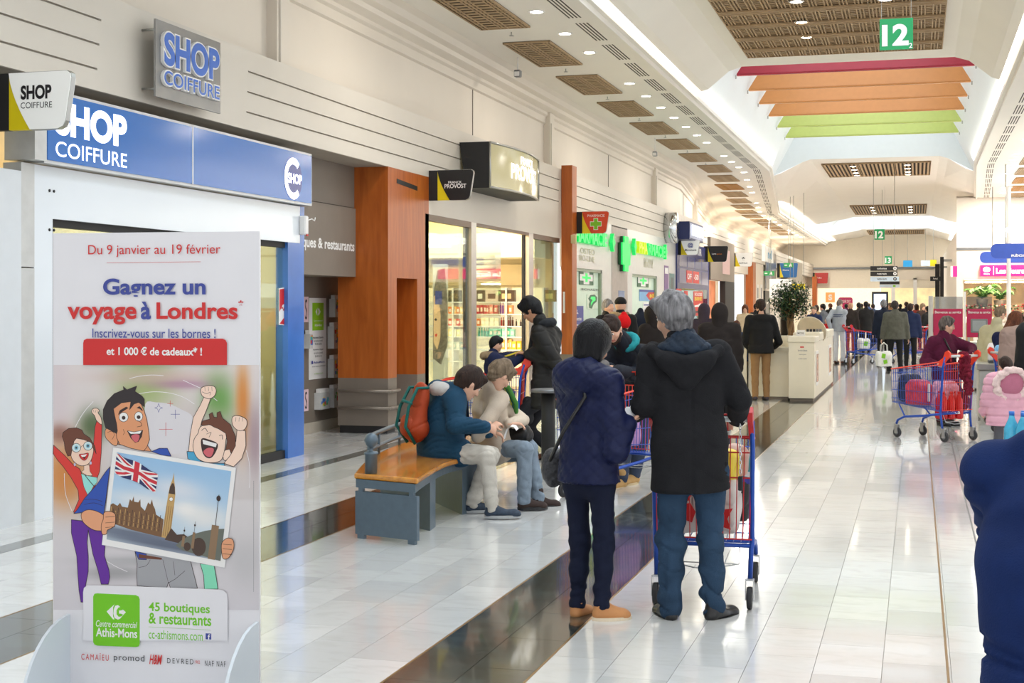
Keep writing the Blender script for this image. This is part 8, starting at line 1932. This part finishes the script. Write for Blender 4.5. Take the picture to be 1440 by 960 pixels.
c_ = p.J['neck']; b = MB(); 
for sg in (-1, 1):
    for k in range(3): b.tube([c_-p.fw*.03+p.rt*sg*.09+p.up*.07, c_+p.fw*.11+p.rt*sg*(.07+.022*k)+p.up*.01, c_+p.fw*.185+p.rt*sg*(.07+.024*k)-p.up*.15, c_+p.fw*.19+p.rt*sg*(.06+.024*k)-p.up*.38], .02, 6, (k+(sg > 0)) % 3)
b.build('green_scarf', [fabric('scarf green', (70, 130, 60)), fabric('scarf lime', (196, 200, 70)), fabric('scarf teal', (30, 96, 96))], p.t, w=False)
p.trousers(fabric('washed light denim', (128, 142, 156), .9, .25, 180, .12), 1.03, amp=.012); p.hairdo(HLBR, 'full', amp=.007)
p.shoes(mat('dark brown suede', (52, 38, 34), .9, var=.1), BLACK, .27, 'boot'); p.brows(HLBR)
t = thing('handbag', 'black leather handbag on the lap of the seated woman', 'handbag', p.M @ Vector((p.J['lk']*.55+p.J['lp']*.45)+np.array((.05, .02, .12)))); S_ = SDF(.01); S_.cone((-.1, 0, -.02), (.1, 0, -.02), .06, .06, .03); S_.cone((-.09, 0, .05), (.09, 0, .05), .03, .03, .05); soft('body', S_, BLEATH, t, 1, lambda Pt: wrinkle(Pt, .006, (24, 24, 24), 2)); MB().tube([(-.1, 0, .05), (-.06, .0, .16), (.06, 0, .16), (.1, 0, .05)], .01, 6).build('strap', BLEATH, t, w=False)
t = thing('paper_receipt', 'curled long white receipt held by the seated woman', 'paper', P(712, 605, p.D-.12)); b = MB(); pts = [(-.0, .0), (.02, .05), (.06, .06), (.09, .02), (.08, -.03)]
A_ = Matrix.Rotation(YAW, 4, 'Z'); vs = []
for (x, z) in [(-.03, -.08), (-.015, -.03), (0, .01), (.03, .035), (.06, .03), (.08, .0)]: vs += [A_ @ Vector((x, -.03, z)), A_ @ Vector((x+.02, .04, z+.01))]
b.add(vs, [(2*i, 2*i+2, 2*i+3, 2*i+1) for i in range(5)]); b.build('sheet', PWHITE, t, w=False)
# 6 man at the boy's cart
DKJ = fabric('dark waxed jacket', (32, 31, 30), .6, .12, 70, .15)
p = Person('standing man in a dark jacket and scarf looking down at a cart', (762, 648), 62, 1.80, .012)
p.pose(pelvis=(768, 556, 0), neck=(768, 462, 0), head=(747, 436, -.02), lh=(742, 497, -.10), rh=(731, 498, .12), le=(782, 512, -.20), re=(775, 512, .22))
p.head(5, 40, 0); p.hd = {-1: {'dir': (0, 1, .1), 'palm': (0, 0, -1), 'curl': 30}, 1: {'dir': (0, 1, .1), 'palm': (0, 0, -1), 'curl': 30}}
p.J['la'] = V3(-.1, .05, .085); p.J['ra'] = V3(.1, -.1, .085); p.solve(); p.body(SKIN2); p.jacket(DKJ, hem=.14, puff=.03, amp=.007, name='jacket', waist=1.05)
p.ring(fabric('charcoal scarf', (44, 46, 50), .9, .4), .085, .042, .05, 'scarf', .02); S_ = SDF(.012); c_ = p.J['neck']; S_.cone(c_+p.fw*.12+p.rt*.02, c_+p.fw*.17-p.up*.36+p.rt*.05, .05, .05, .03, p.fw, .6); S_.cone(c_+p.fw*.12-p.rt*.04, c_+p.fw*.17-p.up*.28-p.rt*.04, .05, .05, .03, p.fw, .6); soft('scarf_ends', S_, MATS['charcoal scarf'], p.t, 1)
p.trousers(fabric('charcoal denim', (44, 44, 48), .9), .98); p.shoes(mat('brown leather', (96, 58, 40), .5), BLACK); p.hairdo(HBLK, 'full'); p.brows(HBLK)
t = thing('messenger_bag', 'black messenger bag at the hip of the man in the dark scarf', 'bag', P(742, 575, p.D-.02)); S_ = SDF(.012); S_.cone((-.0, 0, -.1), (0, 0, .08), .07, .06, .03, (0, 1, 0), .5); soft('body', S_, BLACKM, t, 1)
# 7 boy in the cart seat
p = Person('small dark haired boy in a navy coat sitting in the cart seat', tuple(P(700, 560, 15.3)), -80, 1.12, .011, z=P(700, 560, 15.3).z-.42)
zb = 0
p.pose(pelvis=(698, 556, 0), neck=(692, 500, .0), head=(698, 484, 0), lk=(718, 552, .1), rk=(716, 556, -.1), la=(724, 584, .1), ra=(722, 590, -.1), lh=(738, 497, .1), rh=(737, 500, -.06))
p.head(0, 14, 0); p.ep = {-1: (0, -.4, -1), 1: (0, -.4, -1)}; p.solve(); p.body(SKIN); p.jacket(fabric('navy child coat', (24, 32, 64), .8), puff=.03, legcover=.1, hem=-.02)
S_ = SDF(.012); c_ = p.J['neck']; S_.chain([c_-p.fw*.03+p.rt*.085*math.cos(a)-p.fw*.06*math.sin(a)+p.up*.01 for a in [i*math.pi/6 for i in range(13)]], [.035]*13, .02); soft('fur_hood', S_, fabric('fur trim', (150, 128, 100), 1, .9, 60, .3), p.t, 1, lambda Pt: wrinkle(Pt, .008, (90, 90, 90), 1))
p.trousers(fabric('grey child trousers', (130, 136, 142), .9)); p.shoes(mat('blue child shoe', (50, 90, 150), .6), PWHITE, .25); p.hairdo(HBLK, 'full')
# 8 leaning man
p = Person('bearded man in a black jacket with a teal hood leaning on his cart', (884, 682), 140, 1.78, .0105)
p.pose(pelvis=(905, 560, .25), neck=(882, 487, -.05), head=(861, 463, -.25), lh=(867, 521, -.42), rh=(858, 517, -.30), le=(898, 528, -.15), re=(842, 535, -.05), la=(892, 668, .1), ra=(874, 674, -.1))
p.head(18, 42, 14); p.hd = {-1: {'dir': (.7, .4, .1), 'palm': (0, .3, -1), 'curl': 40}, 1: {'dir': (-.6, .5, .1), 'palm': (0, .3, -1), 'curl': 40}}
p.solve(); p.body(SKIN, curl=45); BJK = fabric('black softshell', (26, 30, 40), .7, .15, 80); p.jacket(BJK, hem=.06, puff=.03, amp=.006, waist=1.05)
S_ = SDF(.0105); c_ = p.J['neck']; S_.chain([c_-p.fw*.01+p.rt*.10*math.cos(a)-p.fw*.075*math.sin(a)+p.up*(.045+.02*math.sin(a)) for a in [i*math.pi/6 for i in range(13)]], [.034]*13, .02); soft('teal_hood', S_, fabric('teal jersey', (40, 140, 146), .9), p.t, 1, lambda Pt: wrinkle(Pt, .004, (30, 30, 30), 1))
p.trousers(fabric('blue grey jeans', (60, 70, 90), .9), 1.0); p.shoes(mat('tan boot', (190, 150, 90), .6, var=.1), mat('pale sole', (210, 190, 150), .5), .28, 'boot'); p.hairdo(HBRN, 'short'); p.brows(HBRN)
S_ = SDF(.0105); H_ = p.hl; S_.chain([H_(-.065, .02, -.05), H_(-.045, .07, -.085), H_(0, .088, -.098), H_(.045, .07, -.085), H_(.065, .02, -.05)], [.016]*5, .01); soft('beard', S_, HBRN, p.t, 1)
b = MB(); wq = p.J['lw']; b.tube([wq+.032*np.array((math.cos(a), 0, math.sin(a))) for a in [i*.524 for i in range(12)]], .008, 6, closed=True); b.build('wristwatch', BLACK, p.t, w=False)
# 14 maroon woman
MAR = fabric('maroon wool coat', (84, 26, 52), .95, .3, 120, .12)
p = Person('elderly woman in a maroon coat standing behind her loaded cart', (1328, 598), -148, 1.60, .0115, build=1.1)
p.pose(pelvis=(1330, 536, 0), neck=(1325, 475, 0), head=(1332, 458, -.03), lh=(1368, 500, -.35), rh=(1316, 512, -.25), re=(1300, 508, -.05), le=(1366, 490, .02))
p.head(42, 12, 0); p.solve(); p.body(SKIN); p.jacket(MAR, hem=.22, puff=.035, amp=.006, name='coat', waist=1.1, vox=.012)
p.trousers(fabric('dark skirt cloth', (60, 26, 40), .9), 1.1); p.shoes(BLACK, BLACK); p.hairdo(hair('grey brown hair', (120, 110, 104), (56, 48, 46)), 'full'); p.brows(HBRN)
b = MB()
for sg in (-1, 1): c_ = p.hl(sg*.032, .10, .012); b.tube([c_+(p.R@np.array((.022*math.cos(a), 0, .017*math.sin(a)))) for a in [i*.524 for i in range(12)]], .0018, 5, closed=True); b.tube([p.hl(sg*.054, .10, .016), p.hl(sg*.08, .0, .012)], .0018, 5)
b.build('glasses', CHROME, p.t, w=False)
b = MB(); b.tube([p.J['neck']+p.fw*.1+p.rt*.08, p.J['neck']+p.fw*.19-p.up*.2+p.rt*.06, p.J['pelvis']+p.fw*.2+p.up*.2-p.rt*.04], .012, 6); b.build('bag_strap', BLEATH, p.t, w=False)
t = thing('belt_bag', 'black leather bag worn across the front of the woman in maroon', 'bag', p.M @ Vector(p.J['pelvis']+p.fw*.22+p.up*.2-p.rt*.05), p.rz); S_ = SDF(.012); S_.cone((-.09, 0, .02), (.09, 0, -.03), .05, .035, .03); soft('body', S_, BLEATH, t, 1)
# ------------------------------------------------------------------ mid distance and far people
def simple(label, base, phi, H, jac, tro, shoe, hr, style='short', pose=None, head=(0, 5, 0), vox=.018, skin=SKIN, hem=.06, puff=.025, group=None, hood=0, ep=None, z=0, face=True, r=1.0, coat='jacket', name='person', extra=None, build=1.0, hands=True):
    p = Person(label, base, phi, H, vox, group, z, build, name)
    if pose: p.pose(**pose)
    if ep: p.ep = ep
    p.head(*head); p.solve(); p.body(skin, hands=hands, face=face and vox < .022, curl=30); p.jacket(jac, hem=hem, puff=puff, name=coat, hood=hood, amp=.005); p.trousers(tro, r); p.shoes(shoe, BLACK)
    if style: p.hairdo(hr, style)
    if extra: extra(p)
    return p
BLKC = fabric('black padded nylon', (20, 20, 22), .7, .1, 50); KHK = fabric('khaki cotton', (146, 112, 76), .9, .2, 150); 
simple('man in a black hooded jacket and khaki trousers leaning at the kiosk counter', (1070, 563), 3, 1.76, BLKC, KHK, mat('dark sneaker', (60, 50, 60), .7), HBRN, 'short', dict(lh=(1060, 497, .3), rh=(1085, 490, .35), le=(1047, 480, .05), re=(1095, 480, .05)), (0, 20, 0), .015, hem=.12, hood=.9, build=1.1)
def hooded(m):
    def f(p):
        S_ = SDF(.016); H_ = p.hl; S_.ell(H_(0, -.02, .03), (.115, .13, .14), .03); S_.cone(H_(0, -.04, -.03), p.J['neck'], .1, .11, .04); S_.ell(H_(0, .13, 0), (.08, .09, .1), .02, op='sub'); soft('hood', S_, m, p.t, 1)
    return f
DBR = fabric('dark brown coat', (36, 30, 28), .85, .2, 60)
simple('person in a dark coat with the hood up, left of the kiosk', tuple(P(1012, 600, 19.0))[:2]+(0,), -12, 1.66, DBR, BLKC, BLACK, HBLK, None, None, (0, 5, 0), .016, hem=.3, puff=.05, extra=hooded(DBR), build=1.15)
simple('toddler with a blue hood held beside the kiosk', tuple(P(1036, 560, 25.5))[:2]+(0,), 150, 1.38, fabric('toddler blue', (50, 70, 110), .9), BLKC, BLACK, HRED, 'short', None, (0, 0, 0), .017, skin=SKIN)
WJ = fabric('white jeans', (216, 218, 222), .9, .2, 150, .03)
SWT = fabric('light grey sweater', (160, 166, 174), .95, .4, 80)
def stripes(p):
    J = p.J; b = MB(); q = J['neck']-p.up*.13
    for k, r_ in ((0, .19), (1, .195)): b.tube([q-p.up*.05*k+(p.rt*math.cos(a)*r_+p.fw*math.sin(a)*r_*.7) for a in [i*.3927 for i in range(16)]], .014, 6, closed=True)
    b.build('sweater_stripes', fabric('navy knit', (40, 48, 90)), p.t, w=False)
simple('slim bald man in white jeans and a striped grey sweater beside a cart', (1180, 511), -35, 1.82, SWT, WJ, mat('brown suede', (90, 56, 44), .8), hair('shaved hair', (110, 96, 88)), 'crop', dict(lh=(1168, 462, -.1), rh=(1166, 462, .1)), (0, 28, 0), .018, puff=.02, extra=stripes)
simple('small child in red held on the arm before the man in white jeans', tuple(P(1164, 500, 41.5))[:2]+(0,), 120, 1.3, fabric('red child coat', (190, 40, 44)), BLKC, BLACK, HRED, 'short', None, (0, 0, 0), .02)
GGJ = fabric('grey green waxed jacket', (84, 84, 74), .7, .2, 40, .15)
simple('man in a grey green jacket and black trousers walking away with a bag', (1259, 526), -4, 1.76, GGJ, BLKC, BLACK, hair('greying hair', (70, 62, 58), (40, 36, 34)), 'short', dict(la=(-.12, .18, .085), ra=(.1, -.15, .1), lh=(-.32, .05, .80), rh=(.32, 0, .8)), (0, 8, 0), .016, hem=.10, puff=.035, build=1.15)
t = bag('white and green carrier bag carried low by the man in the grey green jacket', fl(1243, 515, .28)*1.0, YAW, .34, .16, .34, MATS['white bag clean'], prints=[(PGREEN, [(-.08, .2), (0, .18), (.02, .28), (-.06, .3)]), (PGREEN, [(-.02, .05), (.06, .08), (.04, .16), (-.04, .14)])], handles=.2, seed=51)
NVS = fabric('dark navy suit', (24, 30, 46), .85); 
far = [((1243, 516), 5, 1.80, NVS, BLKC, HGRY, 'man in a dark navy suit walking ahead of the grey green jacket'),
       ((1280, 520), -20, 1.70, fabric('navy raincoat', (28, 38, 70), .8), BLKC, HBRN, 'person in a navy raincoat right of the grey green jacket'),
       ((1218, 497), 0, 1.78, BLKC, BLKC, HBLK, 'man in black carrying an orange and white bag in the far aisle'),
       ((1208, 494), 8, 1.74, fabric('charcoal coat', (40, 38, 40)), NVS, HBLK, 'man in a charcoal coat beside the man with the orange bag'),
       ((1196, 498), -15, 1.72, DBR, fabric('brown cords', (84, 64, 48)), hair('bald crown', (170, 130, 104)), 'balding man in a brown jacket behind the man in white jeans'),
       ((1158, 500), 60, 1.70, fabric('grey down vest', (90, 94, 100)), NVS, HBLK, 'dark haired man in a grey vest by the far counter'),
       ((1148, 492), -30, 1.64, fabric('tan parka', (150, 124, 90)), BLKC, HBRN, 'woman in a tan parka near the wood post'),
       ((1168, 482), 20, 1.72, BLKC, BLKC, HRED, 'auburn haired person in black in front of the orange poster'),
       ((1228, 484), 10, 1.70, fabric('steel blue coat', (70, 84, 110)), BLKC, HBRN, 'person in a steel blue coat in front of the totem screen'),
       ((1236, 478), -10, 1.66, fabric('rust coat', (120, 60, 44)), BLKC, HRED, 'red haired person in a rust coat by the totem'),
       ((1252, 480), 30, 1.75, fabric('camel coat', (170, 130, 90)), BLKC, HLBR, 'person in a camel coat under the direction signs'),
       ((1266, 478), -25, 1.70, BLKC, NVS, HBLK, 'person in black under the hanging direction signs'),
       ((1275, 486), 15, 1.78, NVS, BLKC, HBRN, 'tall man in navy in the middle of the far crowd'),
       ((1289, 484), -20, 1.68, fabric('red scarf coat', (130, 50, 44)), BLKC, HBRN, 'woman in a brick red coat in the far crowd'),
       ((1297, 492), 200, 1.70, fabric('fur collar coat', (60, 44, 40)), BLKC, HLBR, 'woman in a dark brown coat facing the camera in the crowd'),
       ((1305, 500), 20, 1.62, BLKC, BLKC, HBLK, 'short person in a black padded coat at the right of the crowd'),
       ((1212, 474), 0, 1.72, fabric('olive coat', (84, 86, 60)), BLKC, HBRN, 'person in an olive coat far down the hall'),
       ((1190, 478), -8, 1.70, fabric('plum coat', (90, 50, 80)), BLKC, HBLK, 'person in a plum coat beside the magenta board'),
       ((1244, 470), 12, 1.76, fabric('ash grey coat', (120, 120, 124)), BLKC, HBRN, 'person in an ash grey coat at the far end'),
       ((1283, 472), 190, 1.70, fabric('cream coat', (200, 186, 160)), NVS, HBRN, 'person in a cream coat walking toward the camera'),
       ((1259, 466), 5, 1.70, BLKC, BLKC, HBLK, 'small distant figure in black behind the crowd'),
       ((1222, 468), -5, 1.74, fabric('denim jacket', (70, 90, 130)), NVS, HBRN, 'distant person in a denim blue jacket'),
       ((1064, 508), 20, 1.70, BLKC, BLKC, HBLK, 'person in a black hat and coat behind the kiosk'),
       ((1048, 512), 170, 1.66, fabric('pale camel wool', (214, 190, 156)), BLKC, HRED, 'woman with long auburn hair in a pale coat behind the kiosk'),
       ((1145, 508), 150, 1.62, fabric('navy knit coat', (40, 50, 80)), BLKC, HLBR, 'fair haired person low beside the ficus')]
for i, (b_, ph_, H, jc, tr, hr, lb) in enumerate(far):
    simple(lb, b_, ph_, H, jc, tr, BLACK, hr, 'long' if 'woman' in lb else 'short', None, (0, 5, 0), .028, puff=.03, hem=.08 if i % 2 else .2, group='people in the far crowd', hands=True)
# pharmacy queue
def bobble(p):
    S_ = SDF(.016); S_.ell(p.hl(0, -.01, .05), (.10, .11, .11), .03); S_.ell(p.hl(0, -.01, .17), (.045, .045, .045), .02); soft('bobble_hat', S_, fabric('red knit', (206, 24, 28), 1, .6, 60), p.t, 1)
def cap_(p):
    S_ = SDF(.016); S_.ell(p.hl(0, -.01, .05), (.098, .11, .1), .03); S_.ell(p.hl(0, .0, -.06), (.17, .17, .1), .03, op='sub'); soft('dark_hat', S_, BLKC, p.t, 1)
def furhood(p):
    S_ = SDF(.016); c_ = p.J['neck']; S_.chain([c_+p.rt*.11*math.cos(a)-p.fw*.1*math.sin(a)+p.up*.03 for a in [i*math.pi/6 for i in range(13)]], [.04]*13, .02); soft('fur_collar', S_, fabric('fur trim', (150, 128, 100), 1, .9, 60, .3), p.t, 1, lambda Pt: wrinkle(Pt, .012, (60, 60, 60), 1)); cap_(p)
simple('grey haired man seen in profile in front of the first pharmacy window', tuple(P(853, 560, 24.5))[:2]+(0,), -130, 1.76, BLKC, NVS, BLACK, HGRY, 'short', None, (0, 0, 0), .016)
simple('person in a black fur collared parka and dark hat at the pharmacy', tuple(P(872, 560, 22.5))[:2]+(0,), -20, 1.78, BLKC, NVS, BLACK, HBLK, None, None, (0, 5, 0), .016, puff=.04, extra=furhood)
simple('person in a bright red bobble hat and dark coat near the pharmacy', tuple(P(876, 560, 20.0))[:2]+(0,), -30, 1.50, BLKC, NVS, BLACK, HBLK, None, None, (0, 5, 0), .016, extra=bobble)
simple('dark brown coated person with a hood down, facing the pharmacy', tuple(P(918, 560, 21.0))[:2]+(0,), 30, 1.62, DBR, NVS, BLACK, HBLK, None, None, (0, 10, 0), .016, puff=.04, extra=hooded(DBR))
simple('person in a purple grey hooded coat before the sneaker shop', tuple(P(990, 560, 27.0))[:2]+(0,), -20, 1.66, fabric('plum grey coat', (60, 52, 66)), NVS, BLACK, HBLK, None, None, (0, 5, 0), .018, extra=hooded(fabric('plum grey coat', (60, 52, 66))))
# navy garment on a stand in the pharmacy queue
q = P(898, 520, 23); t = thing('clothes_dummy', 'dark navy jacket on a white display stand near the pharmacy', 'display', (q.x, q.y, 0), YAW); S_ = SDF(.016); S_.cone((.03, 0, .95), (.03, 0, 1.4), .13, .15, .05, (0, 1, 0), .7); S_.cone((.03, 0, 1.5), (.03, 0, 1.58), .06, .05, .04); S_.cone((.15, 0, 1.4), (.2, 0, .95), .05, .05, .03); soft('jacket', S_, NVS, t, 1); MB().boxm((-.22, -.06, 0), (.02, .06, 1.35)).build('stand', PWHITE, t, w=False)
# child in pink
PINK = fabric('pink padded coat', (214, 160, 176), .7, .1, 60)
p = Person('small child in a pink padded coat with a fur trimmed hood', tuple(P(1415, 560, 13.9))[:2]+(0,), 6, 1.16, .012, build=1.25)
p.head(0, 5, 0); p.J['lh'] = V3(-.16, .16, .62); p.solve(); p.body(SKIN); p.jacket(PINK, hem=.12, puff=.045, dispf=lambda Pt: ribs(Pt, .075, .012)+wrinkle(Pt, .004, (12, 12, 12), 1), name='padded_coat'); p.trousers(fabric('grey leggings', (90, 90, 96)), 1.0); p.shoes(mat('tan child boot', (170, 120, 70), .7), BLACK, .25, 'boot'); p.hairdo(HBRN, 'full')
S_ = SDF(.011); c_ = p.J['neck']; S_.ell(c_-p.fw*.085-p.up*.05, (.13, .07, .12), .03); soft('hood', S_, fabric('dusty rose lining', (176, 106, 128)), p.t, 1, lambda Pt: wrinkle(Pt, .006, (20, 20, 20), 1))
S_ = SDF(.011); S_.chain([c_-p.fw*(.10+.02*math.sin(a))-p.up*.06+p.rt*.15*math.cos(a)+p.up*.14*math.sin(a) for a in [i*math.pi/8 for i in range(17)]], [.034]*17, .02); soft('fur_trim', S_, fabric('pale pink fur', (226, 200, 196), 1, .8, 50, .12), p.t, 1, lambda Pt: wrinkle(Pt, .009, (90, 90, 90), 1))
# people at the checkouts
simple('person in a black coat with a white patch at the right edge', tuple(P(1456, 560, 15.6))[:2]+(0,), 40, 1.72, BLKC, NVS, BLACK, HBLK, 'short', None, (0, 10, 0), .014, hem=.16, puff=.05, build=1.2)
simple('brown haired woman in a navy sweater bending over the checkout', tuple(P(1418, 560, 19.5))[:2]+(0,), -60, 1.66, fabric('navy sweater', (24, 30, 66)), NVS, BLACK, HRED, 'long', dict(neck=(1416, 470, 0), head=(1428, 452, -.02), rh=(1408, 500, -.3), lh=(1440, 500, .1)), (0, 40, 0), .014)
simple('person in a taupe down coat in front of the bending woman', tuple(P(1438, 560, 18.0))[:2]+(0,), 10, 1.60, fabric('taupe down', (150, 128, 118)), NVS, BLACK, HBRN, 'short', dict(neck=(1436, 466, 0), head=(1448, 450, 0)), (0, 30, 0), .014, puff=.06, hem=.2, build=1.1)
simple('person in a pale khaki coat and cap bending behind the bending woman', tuple(P(1399, 560, 22))[:2]+(0,), -50, 1.60, fabric('pale khaki', (186, 180, 150)), NVS, BLACK, HLBR, 'short', dict(neck=(1400, 462, 0), head=(1406, 442, 0)), (0, 35, 0), .014, puff=.05, hem=.2)
bag('blue and clear plastic bag held up by the bending woman', P(1414, 512, 18.9), YAW, .28, .16, .26, mat('blue clear plastic', (110, 170, 220), .15, var=.5, scale=8), seed=61)
bag('white shrink wrapped pack on the checkout counter', (QC.x+.28, QC.y+.3, .86), 0, .28, .25, .26, mat('white shrink wrap', (226, 222, 224), .2, var=.12, scale=20), name='wrapped_pack', cat='pack', amp=.006, seed=62)
bag('orange and white bag carried by the man in black in the far aisle', P(1214, 460, 52), YAW, .34, .16, .42, mat('orange white bag', (226, 170, 130), .5, var=.2), seed=63)
